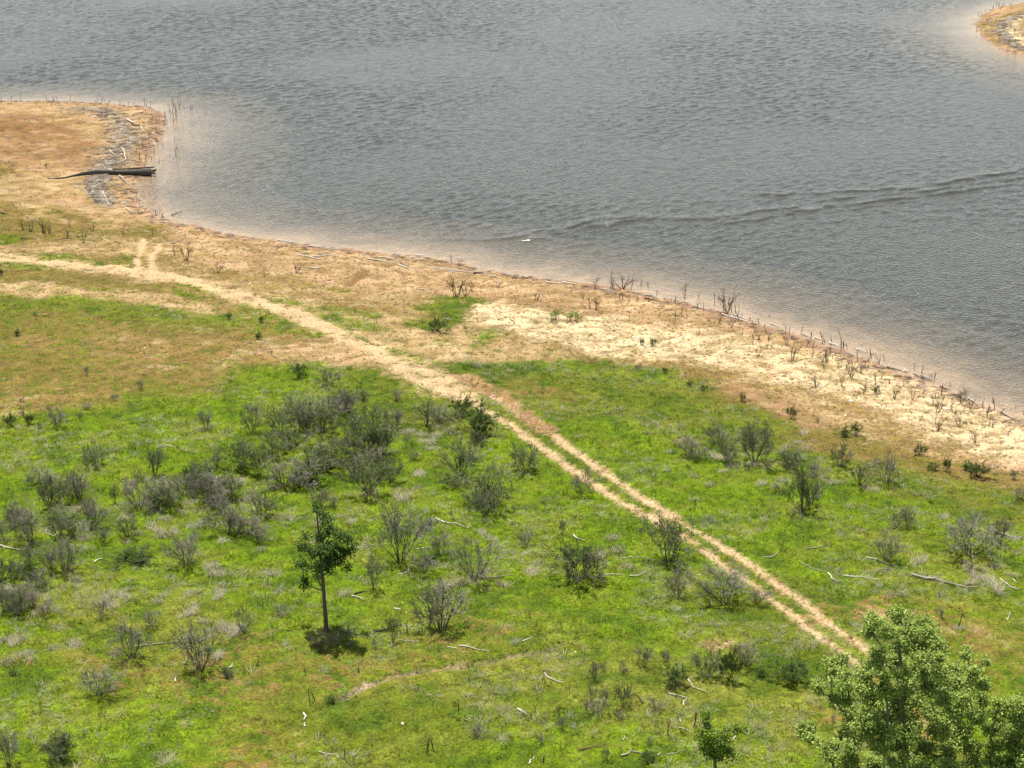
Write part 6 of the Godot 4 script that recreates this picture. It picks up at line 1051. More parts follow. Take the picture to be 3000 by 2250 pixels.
const BIG := [14.96, -57.54, [[-2.07, 10.12, 0.54, 0.35], [-2.39, 10.86, 1.95, 0.35], [-0.55, 8.74, -2.07, 0.35], [-1.15, 10.37, 0.66, 0.35], [-1.34, 10.05, -0.14, 0.17], [-0.26, 9.92, 0.33, 0.35], [0.23, 9.11, -0.97, 0.35], [-1.68, 8.5, -1.5, 0.35], [-2.24, 9.63, 0.52, 0.35], [-1.84, 10.22, 1.63, 0.4], [-1.83, 10.47, 2.12, 0.4], [-1.22, 10.33, 2.03, 0.46], [-0.3, 8.49, -1.3, 0.46], [-0.41, 10.43, 2.05, 0.4], [0.14, 8.99, -0.61, 0.4], [-0.54, 7.65, -1.91, 0.46], [-0.39, 7.56, -2.19, 0.46], [-0.06, 8.22, -0.84, 0.46], [-0.14, 8.18, -0.81, 0.46], [0.91, 7.75, -1.95, 0.35], [0.08, 9.45, 1.1, 0.35], [0.31, 9.33, 1.27, 0.2], [-2.61, 7.06, -2.16, 0.26], [-2.28, 9.39, 2, 0.4], [-2.12, 9.41, 1.89, 0.4], [-0.93, 7.82, -0.64, 0.35], [-0.63, 7.2, -1.72, 0.35], [-0.47, 9.05, 1.58, 0.4], [0.46, 7.19, -1.8, 0.4], [0.01, 9.29, 1.84, 0.29], [1.49, 8.51, 0.2, 0.29], [1.88, 7.79, -1.42, 0.14], [1.95, 8.62, 0.83, 0.17], [-3.11, 6.94, -1.99, 0.14], [-3.25, 7.54, -0.41, 0.29], [-3.21, 8.51, 1.44, 0.29], [-1.71, 6.94, -1.95, 0.29], [-2.21, 7.67, -0.03, 0.4], [-2.41, 8.17, 1.02, 0.4], [-1.93, 8.35, 1.27, 0.46], [-1.11, 6.76, -1.54, 0.46], [-0.67, 7.47, -0.21, 0.4], [-1.35, 8.88, 2.09, 0.4], [-0.31, 8.3, 1.01, 0.4], [-0, 7.45, -0.42, 0.4], [0.03, 8.83, 2.15, 0.35], [0.49, 7.68, -0, 0.35], [1.39, 7.21, -1, 0.32], [1.28, 7.46, -0.61, 0.32], [1.48, 8.18, 0.86, 0.35], [1.9, 7.42, -0.6, 0.35], [-3.84, 7.09, -0.06, 0.2], [-3.57, 6.41, -0.91, 0.14], [-2.98, 7.41, 0.35, 0.4], [-2.55, 6.58, -1.1, 0.4], [-2.4, 7.84, 1.39, 0.46], [-1.94, 6.63, -0.67, 0.46], [-1.71, 7.79, 1.44, 0.46], [-1.67, 7.87, 1.63, 0.46], [-1.05, 8.27, 2.01, 0.46], [-0.1, 6.11, -1.47, 0.46], [0.36, 6.97, -0.1, 0.46], [-0.05, 7.62, 1.01, 0.46], [0.94, 7.44, 0.36, 0.4], [0.91, 7.51, 0.54, 0.4], [1.2, 7.8, 0.97, 0.4], [1.68, 7.06, -0.26, 0.4], [1.97, 7.65, 0.82, 0.32], [2.19, 7.09, -0.13, 0.32], [-2.3, 5.69, -1.61, 0.46], [-2.42, 5.77, -1.35, 0.46], [-1.71, 6.1, -0.53, 0.46], [-1.51, 5.88, -1.15, 0.46], [-1.03, 6.22, -0.42, 0.52], [-0.58, 5.46, -1.69, 0.52], [0.32, 5.34, -2.04, 0.52], [-0.31, 6.54, 0.2, 0.52], [0.15, 7.74, 2.02, 0.52], [0.28, 7.37, 1.38, 0.52], [1.93, 5.61, -1.57, 0.46], [0.99, 7.75, 2.01, 0.46], [2.4, 6.21, -0.66, 0.35], [2.67, 5.45, -1.73, 0.35], [-2.25, 4.88, -1.58, 0.35], [-2.51, 5.64, -0.55, 0.35], [-1.73, 5.26, -0.92, 0.46], [-2.4, 7.01, 2.03, 0.46], [-0.87, 5.14, -1.06, 0.52], [-1.19, 5.42, -0.37, 0.52], [-0.5, 5.77, -0.04, 0.52], [-0, 4.79, -1.66, 0.52], [0.77, 5.2, -0.91, 0.52], [1.02, 4.61, -2.14, 0.52], [0.87, 7.16, 1.92, 0.52], [1.56, 5.15, -1.02, 0.52], [2.38, 5.3, -0.91, 0.4], [1.93, 6.19, 0.64, 0.4], [-3.75, 4.33, -1.68, 0.32], [-4.17, 5.46, 0.15, 0.32], [-4.24, 5.17, 0.13, 0.23], [-2.91, 6.03, 1.08, 0.35], [-2.46, 4.5, -1.09, 0.35], [-2.38, 6.32, 1.71, 0.46], [-2.29, 5.88, 1.22, 0.46], [-1.27, 5.71, 0.92, 0.52], [-1.55, 6.3, 1.81, 0.52], [-0.65, 6.16, 1.55, 0.52], [-0.65, 5.94, 1.45, 0.52], [0.48, 5.73, 0.86, 0.52], [0.49, 6.01, 1.24, 0.52], [1.68, 5.14, -0.09, 0.46], [1.78, 4.71, -0.74, 0.46], [-4.24, 5.71, 1.37, 0.29], [-3.74, 5.47, 1.41, 0.29], [-2.64, 3.34, -2.09, 0.29], [-2.86, 6.11, 2.19, 0.46], [-2.8, 5.52, 1.51, 0.46], [-1.91, 5.84, 1.99, 0.52], [-1.18, 4, -0.91, 0.52], [-0.73, 4.88, 0.49, 0.52], [-0.84, 4.93, 0.54, 0.52], [0.36, 4.2, -0.53, 0.52], [0.32, 4.51, 0.33, 0.52], [1.68, 3.51, -1.61, 0.52], [1.13, 4.62, 0.44, 0.52], [2.11, 4.14, -0.55, 0.46], [2.53, 3.56, -1.54, 0.46], [-3.54, 5.21, 1.81, 0.35], [-2.96, 3.46, -1.04, 0.35], [-2.72, 4.62, 1.1, 0.46], [-2.25, 2.99, -1.17, 0.46], [-1.17, 2.78, -1.41, 0.52], [-1.09, 2.68, -1.82, 0.52], [-0.21, 2.75, -1.65, 0.52], [-1.06, 4.87, 1.66, 0.52], [-0.18, 4.52, 1.3, 0.52], [0.72, 2.33, -1.96, 0.52], [0.89, 4.37, 0.8, 0.52], [0.66, 5, 2.08, 0.52], [2.6, 2.82, -1.59, 0.46], [2.42, 3.02, -1.17, 0.46], [-2.73, 2.81, -0.67, 0.52], [-3.1, 4.01, 1.46, 0.52], [-1.22, 2.8, -0.29, 0.52], [-1.46, 3.2, 0.41, 0.52], [0.04, 2.86, -0.46, 0.58], [0.27, 2, -1.31, 0.58], [1.56, 3.23, -0.08, 0.52], [1.62, 3.02, -0.13, 0.52], [-3.23, 6.49, -0.31, 0.17], [-2.82, 5.48, -1.52, 0.2], [0.11, 7.82, -0.5, 0.29], [-0.35, 9.08, -1.08, 0.23]], [[0, -0.01, 0, 0.3], [-0.11, 1.37, 0, 0.26], [-0.3, 3.07, 0, 0.22], [-0.49, 4.74, 0, 0.18], [-0.67, 6.38, 0, 0.13], [-0.82, 7.67, 0, 0.09], [-0.96, 8.75, 0, 0.05], [-1.09, 9.63, 0, 0.02]]]
const BIG2 := [19.57, -57.98, [[-1.44, 6.7, 0.76, 0.32], [-1.13, 5.83, -0.62, 0.32], [-0.74, 6.31, -0.08, 0.35], [-1.06, 6.7, 0.7, 0.35], [-1.86, 6.79, 0.6, 0.15], [-1.81, 6.12, 0.47, 0.35], [-1.89, 6.27, 0.79, 0.35], [-1.06, 6.11, 0.48, 0.47], [-0.56, 5.05, -1.06, 0.47], [-1.81, 5.22, -0.14, 0.35], [-1.92, 5.38, 0.35, 0.35], [-1.28, 5.22, 0.23, 0.47], [-0.91, 4.78, -0.36, 0.47], [-0.55, 5.22, 0.04, 0.47], [-0.75, 5.86, 0.79, 0.47], [-1.42, 4.4, -0.36, 0.41], [-1.69, 4.64, 0.23, 0.41], [-0.96, 4.52, 0.07, 0.47], [-0.76, 4.21, -0.49, 0.47], [-0.03, 3.89, -0.94, 0.47], [-0.56, 4.84, 0.52, 0.47], [-1.35, 3.1, -1.26, 0.35], [-1.85, 4.21, 0.31, 0.35], [-1.12, 3.6, -0.29, 0.47], [-0.78, 3.1, -1.16, 0.47], [-0.24, 3.82, -0.27, 0.52], [-0.75, 4.67, 1.25, 0.52], [-1.74, 3.88, 1.01, 0.47], [-1.66, 3.82, 0.77, 0.47], [-0.93, 3.72, 0.53, 0.52], [-0.99, 3.67, 0.64, 0.52], [-0.38, 3.87, 0.74, 0.52], [0.32, 2.65, -0.98, 0.52], [0.21, 4.74, -0.63, 0.47], [0.2, 4.75, -0.64, 0.47], [-0.02, 4.11, 0.29, 0.47], [0.06, 3.91, -0.06, 0.47], [-0.1, 5.7, -0.51, 0.35], [-0.36, 6.14, 0.41, 0.35]], [[0.01, -0.1, 0, 0.2], [-0.22, 1.66, 0, 0.16], [-0.5, 3.7, 0, 0.11], [-0.73, 5.5, 0, 0.06], [-0.89, 6.19, 0, 0.02]]]

var rng := RandomNumberGenerator.new()
var taken := {}
var mats := {}
var near: Field
var far: Field
var fine := FastNoiseLite.new()
var broad := FastNoiseLite.new()
var sdf: PackedFloat32Array
const SX0 := -126.0
const SZ0 := -318.0
const SSTEP := 1.25
const SNX := 210
const SNZ := 226


class Field:
	var x0: float; var z0: float; var step: float; var nx: int; var nz: int
	var h: PackedFloat32Array; var d: PackedFloat32Array
	var r: PackedFloat32Array; var g: PackedFloat32Array; var b: PackedFloat32Array
	var cover: PackedFloat32Array; var tall: PackedFloat32Array
	var n1: PackedFloat32Array; var n2: PackedFloat32Array; var w: PackedFloat32Array
	func _init(ax: float, az: float, s: float, cx: int, cz: int) -> void:
		x0 = ax; z0 = az; step = s; nx = cx; nz = cz
		for a in ["h", "d", "r", "g", "b", "cover", "tall", "n1", "n2", "w"]:
			var p := PackedFloat32Array(); p.resize(nx * nz); set(a, p)
	func has(x: float, z: float) -> bool:
		return x >= x0 and z >= z0 and x < x0 + step * (nx - 2) and z < z0 + step * (nz - 2)
	func height(x: float, z: float) -> float:
		var fx := clampf((x - x0) / step, 0, nx - 1.01); var fz := clampf((z - z0) / step, 0, nz - 1.01)
		var i := int(fx); var j := int(fz); fx -= i; fz -= j
		var k := j * nx + i
		return lerpf(lerpf(h[k], h[k + 1], fx), lerpf(h[k + nx], h[k + nx + 1], fx), fz)


# collects triangles of one mesh
class Shape:
	var v := PackedVector3Array(); var n := PackedVector3Array(); var c := PackedColorArray(); var i := PackedInt32Array()
	func tube(points: Array, radii: Array, sides: int, col: Color, capped := true) -> void:
		var first := v.size()
		var count := points.size()
		for k in count:
			var a: Vector3 = points[maxi(k - 1, 0)]; var b: Vector3 = points[mini(k + 1, count - 1)]
			var t := (b - a).normalized()
			var u := t.cross(Vector3.UP if absf(t.y) < 0.9 else Vector3.RIGHT).normalized()
			var w := t.cross(u)
			for s in sides:
				var ang := TAU * s / sides
				var o := u * cos(ang) + w * sin(ang)
				v.append(points[k] + o * float(radii[k])); n.append(o); c.append(col)
		for k in count - 1:
			for s in sides:
				var p := first + k * sides + s
				var q := first + k * sides + (s + 1) % sides
				i.append_array([p, p + sides, q, q, p + sides, q + sides])
		if not capped: return
		for e in [0, count - 1]:
			var mid := v.size()
			v.append(points[e]); n.append((points[e] - points[1 if e == 0 else count - 2]).normalized()); c.append(col)
			for s in sides:
				var p: int = first + e * sides + s
				var q: int = first + e * sides + (s + 1) % sides
				if e == 0: i.append_array([mid, p, q])
				else: i.append_array([mid, q, p])
	func leaf(at: Vector3, along: Vector3, up: Vector3, length: float, width: float, col: Color) -> void:
		var side := along.cross(up).normalized()
		var nn := side.cross(along).normalized()
		var f := v.size()
		v.append_array([at, at + along * length * 0.45 + side * width * 0.5 + nn * width * 0.15, at + along * length, at + along * length * 0.45 - side * width * 0.5 + nn * width * 0.15])
		for k in 4:
			n.append(nn); c.append(col)
		i.append_array([f, f + 2, f + 1, f, f + 3, f + 2])
	func blade(at: Vector3, lean: Vector3, side: Vector3, width: float, col: Color, bend := 0.0) -> void:
		var f := v.size()
		var nn := side.cross(lean).normalized()
		if bend <= 0.0:
			v.append_array([at - side * width * 0.5, at + side * width * 0.5, at + lean])
			for k in 3:
				n.append(nn); c.append(col)
			i.append_array([f, f + 2, f + 1])
		else:
			var mid := at + lean * 0.55 + Vector3.UP * bend * 0.4
			var tip := at + lean - Vector3.UP * bend * 0.6
			v.append_array([at - side * width * 0.5, at + side * width * 0.5, mid + side * width * 0.4, mid - side * width * 0.4, tip])
			for k in 5:
				n.append(nn); c.append(col)
			i.append_array([f, f + 2, f + 1, f, f + 3, f + 2, f + 3, f + 4, f + 2])
	func mesh() -> ArrayMesh:
		var a := []
		a.resize(Mesh.ARRAY_MAX)
		a[Mesh.ARRAY_VERTEX] = v; a[Mesh.ARRAY_NORMAL] = n; a[Mesh.ARRAY_COLOR] = c; a[Mesh.ARRAY_INDEX] = i
		var m := ArrayMesh.new()
		m.add_surface_from_arrays(Mesh.PRIMITIVE_TRIANGLES, a)
		return m


func _ready() -> void:
	rng.seed = 11
	camera_and_light()
	materials()
	build_fields()
	build_ground()
	build_water()
	trees()
	shrubs()
	fallen_wood()
	stems()
	tussocks()
	stones()
	grass()
	litter()


func camera_and_light() -> void:
	var cam := Camera3D.new()
	cam.name = "camera"
	cam.position = Vector3(0, CAM_HEIGHT, 0)
	cam.rotation_degrees = Vector3(-CAM_PITCH, 0, 0)
	cam.fov = CAM_FOV
	cam.near = 1.0
	cam.far = 4000.0
	cam.current = true
	add_child(cam)
	var sun := DirectionalLight3D.new()
	sun.name = "sun"
	sun.light_energy = 1.5
	sun.light_color = Color(1.0, 0.965, 0.91)
	sun.light_angular_distance = 0.5
	sun.shadow_enabled = true
	add_child(sun)
	sun.look_at_from_position(SUN_TO * 100.0, Vector3.ZERO, Vector3.FORWARD)
	var sky := ProceduralSkyMaterial.new()
	sky.sky_top_color = Color(0.465, 0.515, 0.565)
	sky.sky_horizon_color = Color(0.78, 0.80, 0.79)
	sky.sky_curve = 0.18
	sky.ground_bottom_color = Color(0.30, 0.30, 0.27)
	sky.ground_horizon_color = Color(0.60, 0.62, 0.62)
	var env := Environment.new()
	env.background_mode = Environment.BG_SKY
	env.sky = Sky.new()
	env.sky.sky_material = sky
	env.tonemap_mode = Environment.TONE_MAPPER_LINEAR
	env.tonemap_exposure = 1.92
	env.sdfgi_enabled = true
	env.ssao_enabled = true
	env.ssil_enabled = true
	var we := WorldEnvironment.new()
	we.name = "environment"
	we.environment = env
	add_child(we)


func noise_texture(kind: int, freq: float, octaves: int, size: int, lo: Color, hi: Color, sd: int) -> NoiseTexture2D:
	var n := FastNoiseLite.new()
	n.noise_type = kind
	n.frequency = freq
	n.fractal_octaves = octaves
	n.seed = sd
	var t := NoiseTexture2D.new()
	t.width = size; t.height = size
	t.seamless = true
	t.noise = n
	var g := Gradient.new()
	g.offsets = PackedFloat32Array([0.0, 1.0])
	g.colors = PackedColorArray([lo, hi])
	t.color_ramp = g
	return t


func plain(rough: float, spec := 0.3) -> StandardMaterial3D:
	var m := StandardMaterial3D.new()
	m.vertex_color_use_as_albedo = true
	m.roughness = rough
	m.metallic_specular = spec
	m.cull_mode = BaseMaterial3D.CULL_DISABLED
	return m


func materials() -> void:
	var g := plain(0.95, 0.15)
	g.albedo_texture = noise_texture(FastNoiseLite.TYPE_SIMPLEX, 0.032, 5, 1024, Color(0.68, 0.65, 0.60), Color(1, 1, 1), 3)
	g.heightmap_enabled = true
	g.heightmap_texture = noise_texture(FastNoiseLite.TYPE_SIMPLEX, 0.03, 5, 1024, Color.BLACK, Color.WHITE, 8)
	g.heightmap_scale = 2.2
	mats.ground = g
	mats.bark = plain(0.9, 0.2)
	mats.wood = plain(0.85, 0.2)
	var leaf := plain(0.6, 0.25)
	leaf.backlight_enabled = true
	leaf.backlight = Color(0.55, 0.6, 0.3)
	mats.leaf = leaf
	var blade := plain(0.7, 0.25)
	blade.backlight_enabled = true
	blade.backlight = Color(0.45, 0.5, 0.25)
	mats.blade = blade
	mats.stone = plain(0.9, 0.3)
	var w := StandardMaterial3D.new()
	w.transparency = BaseMaterial3D.TRANSPARENCY_ALPHA
	w.albedo_color = Color(0.30, 0.295, 0.26, 0.06)
	w.roughness = 0.10
	w.metallic_specular = 0.5
	w.heightmap_enabled = true
	w.heightmap_texture = noise_texture(FastNoiseLite.TYPE_SIMPLEX, 0.016, 2, 2048, Color.BLACK, Color.WHITE, 5)
	w.heightmap_scale = 5.0
	mats.water = w
	var s := StandardMaterial3D.new()
	s.transparency = BaseMaterial3D.TRANSPARENCY_ALPHA
	s.albedo_color = Color(0.30, 0.295, 0.26, 0.11)
	s.roughness = 1.0
	s.metallic_specular = 0.0
	mats.silt = s


# ---------------------------------------------------------------- names and things
func numbered(called: String) -> String:
	taken[called] = taken.get(called, -1) + 1
	return called if taken[called] == 0 else "%s_%03d" % [called, taken[called]]


func tag(o: Node3D, label: String, category: String, group := "") -> void:
	o.set_meta("label", label)
	o.set_meta("category", category)
	if group:
		o.set_meta("group", group)


func part(parent: Node3D, called: String, m: Mesh, mat: Material) -> MeshInstance3D:
	var o := MeshInstance3D.new()
	o.name = called
	o.mesh = m
	o.material_override = mat
	parent.add_child(o, true)
	return o


func top(called: String, m: Mesh, mat: Material) -> MeshInstance3D:
	return part(self, numbered(called), m, mat)


func setting(called: String, m: Mesh, mat: Material) -> MeshInstance3D:
	var o := top(called, m, mat)
	o.set_meta("kind", "structure")
	return o


# ---------------------------------------------------------------- the lie of the land
func shore_distance(x: float, z: float) -> float:
	var fx := clampf((x - SX0) / SSTEP, 0, SNX - 1.01); var fz := clampf((z - SZ0) / SSTEP, 0, SNZ - 1.01)
	var i := int(fx); var j := int(fz); fx -= i; fz -= j
	var k := j * SNX + i
	return lerpf(lerpf(sdf[k], sdf[k + 1], fx), lerpf(sdf[k + SNX], sdf[k + SNX + 1], fx), fz)


func lay(d: float, x: float, z: float) -> float:
	if d > 0.0:
		return 3.6 * (1.0 - exp(-d / 42.0)) + 0.012 * d + minf(d / 4.0, 1.0) * (0.10 * broad.get_noise_2d(x * 1.3, z * 1.3) + 0.09 * fine.get_noise_2d(x, z))
	return maxf(-3.0, 0.05 * d) + minf(-d / 4.0, 1.0) * 0.05 * broad.get_noise_2d(x, z)


func ground_y(x: float, z: float) -> float:
	if near.has(x, z):
		return near.height(x, z)
	return far.height(x, z)


func build_fields() -> void:
	fine.noise_type = FastNoiseLite.TYPE_SIMPLEX; fine.frequency = 0.55; fine.fractal_octaves = 3; fine.seed = 4
	broad.noise_type = FastNoiseLite.TYPE_SIMPLEX; broad.frequency = 0.11; broad.fractal_octaves = 4; broad.seed = 9
	var land := PackedVector2Array(LAND)
	var land2 := PackedVector2Array(POINT_LAND)
	sdf.resize(SNX * SNZ)
	var seg := []
	for line in [SHORE, POINT]:
		for k in line.size() - 1:
			seg.append([line[k], line[k + 1]])
	for j in SNZ:
		for i in SNX:
			var p := Vector2(SX0 + i * SSTEP, SZ0 + j * SSTEP)
			var best := 1e9
			for s in seg:
				best = minf(best, p.distance_squared_to(Geometry2D.get_closest_point_to_segment(p, s[0], s[1])))
			best = sqrt(best)
			sdf[j * SNX + i] = best if Geometry2D.is_point_in_polygon(p, land) or Geometry2D.is_point_in_polygon(p, land2) else -best
	near = Field.new(-62.0, -152.0, 0.25, 497, 441)
	far = Field.new(-118.0, -312.0, 0.5, 473, 325)
	for f: Field in [near, far]:
		fill(f)
		for s in STROKES:
			paint(f, s)
		patches(f)
		for t in RUTS:
			press(f, t)


func fill(f: Field) -> void:
	var steps := [["wetsand", 0.0], ["sand", 0.85], ["straw", 9.5], ["brown", 11.5], ["olive", 13.5], ["meadow", 15.5], ["green", 18.0]]
	for j in f.nz:
		for i in f.nx:
			var x := f.x0 + i * f.step; var z := f.z0 + j * f.step
			var k := j * f.nx + i
			var d := shore_distance(x, z) + 0.45 * fine.get_noise_2d(x * 0.8, z * 0.8) + 0.5 * broad.get_noise_2d(x * 1.6, z * 1.6)
			var a := fine.get_noise_2d(x, z)
			var b := broad.get_noise_2d(x, z)
			f.n1[k] = a; f.n2[k] = b
			f.w[k] = rng.randf_range(-1.0, 1.0)
			f.d[k] = d
			f.h[k] = lay(d, x, z)
			var at := d + clampf(d / 6.0, 0.0, 1.0) * 4.0 * b + clampf(d + 0.6, 0.0, 1.0) * 0.7 * a + clampf(d / 5.0, 0.0, 1.0) * 1.0 * f.w[k]
			var which := "bed"
			for s in steps:
				if at > s[1]: which = s[0]
			var c: Array = COVER[which]
			f.r[k] = c[0].r; f.g[k] = c[0].g; f.b[k] = c[0].b; f.cover[k] = c[1]; f.tall[k] = c[2]


func paint(f: Field, s: Array) -> void:
	var c: Array = COVER[s[0]]
	var col: Color = c[0]
	var r: float = s[1]; var soft: float = s[2]; var rag: float = s[3]; var strength: float = s[4]
	var pts: Array = s[5]
	var reach := r + soft + rag
	var mottle := 1.0 if r > 0.6 else 0.7
	var mask := {}
	for q in pts.size() - 1:
		var a: Vector2 = pts[q]; var b: Vector2 = pts[q + 1]
		var i0 := maxi(0, int((minf(a.x, b.x) - reach - f.x0) / f.step)); var i1 := mini(f.nx - 1, int((maxf(a.x, b.x) + reach - f.x0) / f.step))
		var j0 := maxi(0, int((minf(a.y, b.y) - reach - f.z0) / f.step)); var j1 := mini(f.nz - 1, int((maxf(a.y, b.y) + reach - f.z0) / f.step))
		for j in range(j0, j1 + 1):
			for i in range(i0, i1 + 1):
				var p := Vector2(f.x0 + i * f.step, f.z0 + j * f.step)
				var dist := p.distance_to(Geometry2D.get_closest_point_to_segment(p, a, b))
				if dist > reach: continue
				var k := j * f.nx + i
				var t := smoothstep(r + soft, r - soft, dist + rag * (f.n1[k] * 0.7 + f.n2[k] * 1.1))
				if t > 0.0 and t > mask.get(k, 0.0):
					mask[k] = t
	for k in mask:
		if f.d[k] < 0.3: continue
		# covers mix as patches with an outline of their own
		var t: float = clampf((mask[k] * strength - 0.5 + mottle * (0.5 * f.n1[k] + 0.35 * f.w[k])) * 1.7 + 0.5, 0.0, 1.0)
		f.r[k] = lerpf(f.r[k], col.r, t); f.g[k] = lerpf(f.g[k], col.g, t); f.b[k] = lerpf(f.b[k], col.b, t)
		f.cover[k] = lerpf(f.cover[k], c[1], t); f.tall[k] = lerpf(f.tall[k], c[2], t)


# within each cover: tufts of another kind, as the growth is uneven
func patches(f: Field) -> void:
	var mid := FastNoiseLite.new()
	mid.noise_type = FastNoiseLite.TYPE_SIMPLEX; mid.frequency = 0.22; mid.fractal_octaves = 4; mid.seed = 14
	var streak := FastNoiseLite.new()
	streak.noise_type = FastNoiseLite.TYPE_SIMPLEX; streak.frequency = 0.5; streak.fractal_octaves = 3; streak.seed = 15
	for k in f.nx * f.nz:
		if f.d[k] < 0.7: continue
		var x := f.x0 + (k % f.nx) * f.step; var z := f.z0 + (k / f.nx) * f.step
		var m := mid.get_noise_2d(x, z) + 0.12 * f.w[k]
		var s := streak.get_noise_2d(x * 0.6 + z * 0.2, z) + 0.15 * f.w[k]
		var c: Array
		var t := 0.0
		if f.tall[k] > 0.075:
			if m > 0.1: c = COVER["dark"]; t = smoothstep(0.1, 0.4, m) * 0.75
			elif m < -0.12: c = COVER["yellow"]; t = smoothstep(-0.12, -0.5, m) * 0.5
			if s > 0.3: c = COVER["meadow"]; t = smoothstep(0.3, 0.5, s) * 0.7
		elif f.cover[k] > 0.7:
			if m > 0.12: c = COVER["brown"]; t = smoothstep(0.12, 0.4, m) * 0.7
			elif s > 0.2: c = COVER["meadow"]; t = smoothstep(0.2, 0.5, s) * 0.45
		elif f.cover[k] > 0.02:
			if s > 0.12: c = COVER["brown"]; t = smoothstep(0.08, 0.4, s) * 0.6
			elif m > 0.2: c = COVER["olive"]; t = smoothstep(0.2, 0.5, m) * 0.3
			elif m < -0.15: c = COVER["pale"]; t = smoothstep(-0.15, -0.5, m) * 0.3
		if t > 0.0:
			f.r[k] = lerpf(f.r[k], c[0].r, t); f.g[k] = lerpf(f.g[k], c[0].g, t); f.b[k] = lerpf(f.b[k], c[0].b, t)
			f.cover[k] = lerpf(f.cover[k], c[1], t * 0.6)


func press(f: Field, t: Array) -> void:
	var deep: float = t[0]; var half: float = t[1]; var pts: Array = t[2]
	var reach := half * 2.0
	var done := {}
	for q in pts.size() - 1:
		var a: Vector2 = pts[q]; var b: Vector2 = pts[q + 1]
		var i0 := maxi(0, int((minf(a.x, b.x) - reach - f.x0) / f.step)); var i1 := mini(f.nx - 1, int((maxf(a.x, b.x) + reach - f.x0) / f.step))
		var j0 := maxi(0, int((minf(a.y, b.y) - reach - f.z0) / f.step)); var j1 := mini(f.nz - 1, int((maxf(a.y, b.y) + reach - f.z0) / f.step))
		for j in range(j0, j1 + 1):
			for i in range(i0, i1 + 1):
				var p := Vector2(f.x0 + i * f.step, f.z0 + j * f.step)
				var dist := p.distance_to(Geometry2D.get_closest_point_to_segment(p, a, b))
				var k := j * f.nx + i
				var down := deep * smoothstep(reach, half * 0.5, dist)
				if down > done.get(k, 0.0):
					f.h[k] -= down - done.get(k, 0.0)
					done[k] = down


func field_mesh(f: Field, skip: Callable, drop := 0.0) -> ArrayMesh:
	var v := PackedVector3Array(); var n := PackedVector3Array(); var c := PackedColorArray(); var uv := PackedVector2Array(); var idx := PackedInt32Array()
	v.resize(f.nx * f.nz); n.resize(f.nx * f.nz); c.resize(f.nx * f.nz); uv.resize(f.nx * f.nz)
	for j in f.nz:
		for i in f.nx:
			var k := j * f.nx + i
			var x := f.x0 + i * f.step; var z := f.z0 + j * f.step
			v[k] = Vector3(x, f.h[k] - drop, z)
			var l := f.h[k - 1] if i > 0 else f.h[k]
			var r := f.h[k + 1] if i < f.nx - 1 else f.h[k]
			var u := f.h[k - f.nx] if j > 0 else f.h[k]
			var d := f.h[k + f.nx] if j < f.nz - 1 else f.h[k]
			n[k] = Vector3(l - r, 2.0 * f.step, u - d).normalized()
			var w := 1.0 + 0.22 * f.n1[k] + 0.15 * f.n2[k]
			c[k] = Color(f.r[k] * w * 1.2, f.g[k] * w * 1.2, f.b[k] * w * 1.2)
			uv[k] = Vector2(x * 0.83 + z * 0.22, z * 0.83 - x * 0.22) / 7.0
	for j in f.nz - 1:
		for i in f.nx - 1:
			if skip.call(f, i, j): continue
			var k := j * f.nx + i
			idx.append_array([k, k + 1, k + f.nx, k + 1, k + f.nx + 1, k + f.nx])
	var a := []
	a.resize(Mesh.ARRAY_MAX)
	a[Mesh.ARRAY_VERTEX] = v; a[Mesh.ARRAY_NORMAL] = n; a[Mesh.ARRAY_COLOR] = c; a[Mesh.ARRAY_TEX_UV] = uv; a[Mesh.ARRAY_INDEX] = idx
	var m := ArrayMesh.new()
	m.add_surface_from_arrays(Mesh.PRIMITIVE_TRIANGLES, a)
	return m


func build_ground() -> void:
	var deep := func(f: Field, i: int, j: int) -> bool:
		return f.d[j * f.nx + i] < -32.0
	var far_skip := func(f: Field, i: int, j: int) -> bool:
		var x := f.x0 + i * f.step; var z := f.z0 + j * f.step
		return f.d[j * f.nx + i] < -32.0 or (x > -61.5 and x < 61.0 and z > -151.0)
	setting("shore_ground", field_mesh(near, deep), mats.ground)
	setting("far_shore_ground", field_mesh(far, far_skip, 0.01), mats.ground)
	# the lake bed and the country round about, out to the horizon
	var s := Shape.new()
	for q in [[-2500, -2500, 2500, 1500]]:
		s.v.append_array([Vector3(q[0], -3.2, q[1]), Vector3(q[2], -3.2, q[1]), Vector3(q[2], -3.2, q[3]), Vector3(q[0], -3.2, q[3])])
		for k in 4:
			s.n.append(Vector3.UP); s.c.append(Color(0.12, 0.11, 0.08))
		s.i.append_array([0, 1, 2, 0, 2, 3])
	setting("lake_bed", s.mesh(), mats.stone)
	var b := Shape.new()
	var quads := [[-600.0, -45.0, 600.0, 600.0], [-600.0, -130.0, -61.0, -45.0], [61.0, -60.0, 600.0, -45.0]]
	for q in quads:
		var f := b.v.size()
		b.v.append_array([Vector3(q[0], 3.1, q[1]), Vector3(q[2], 3.1, q[1]), Vector3(q[2], 3.1, q[3]), Vector3(q[0], 3.1, q[3])])
		for k in 4:
			b.n.append(Vector3.UP); b.c.append(Color(0.10, 0.15, 0.015))
		b.i.append_array([f, f + 1, f + 2, f, f + 2, f + 3])
	setting("hill_ground", b.mesh(), mats.stone)


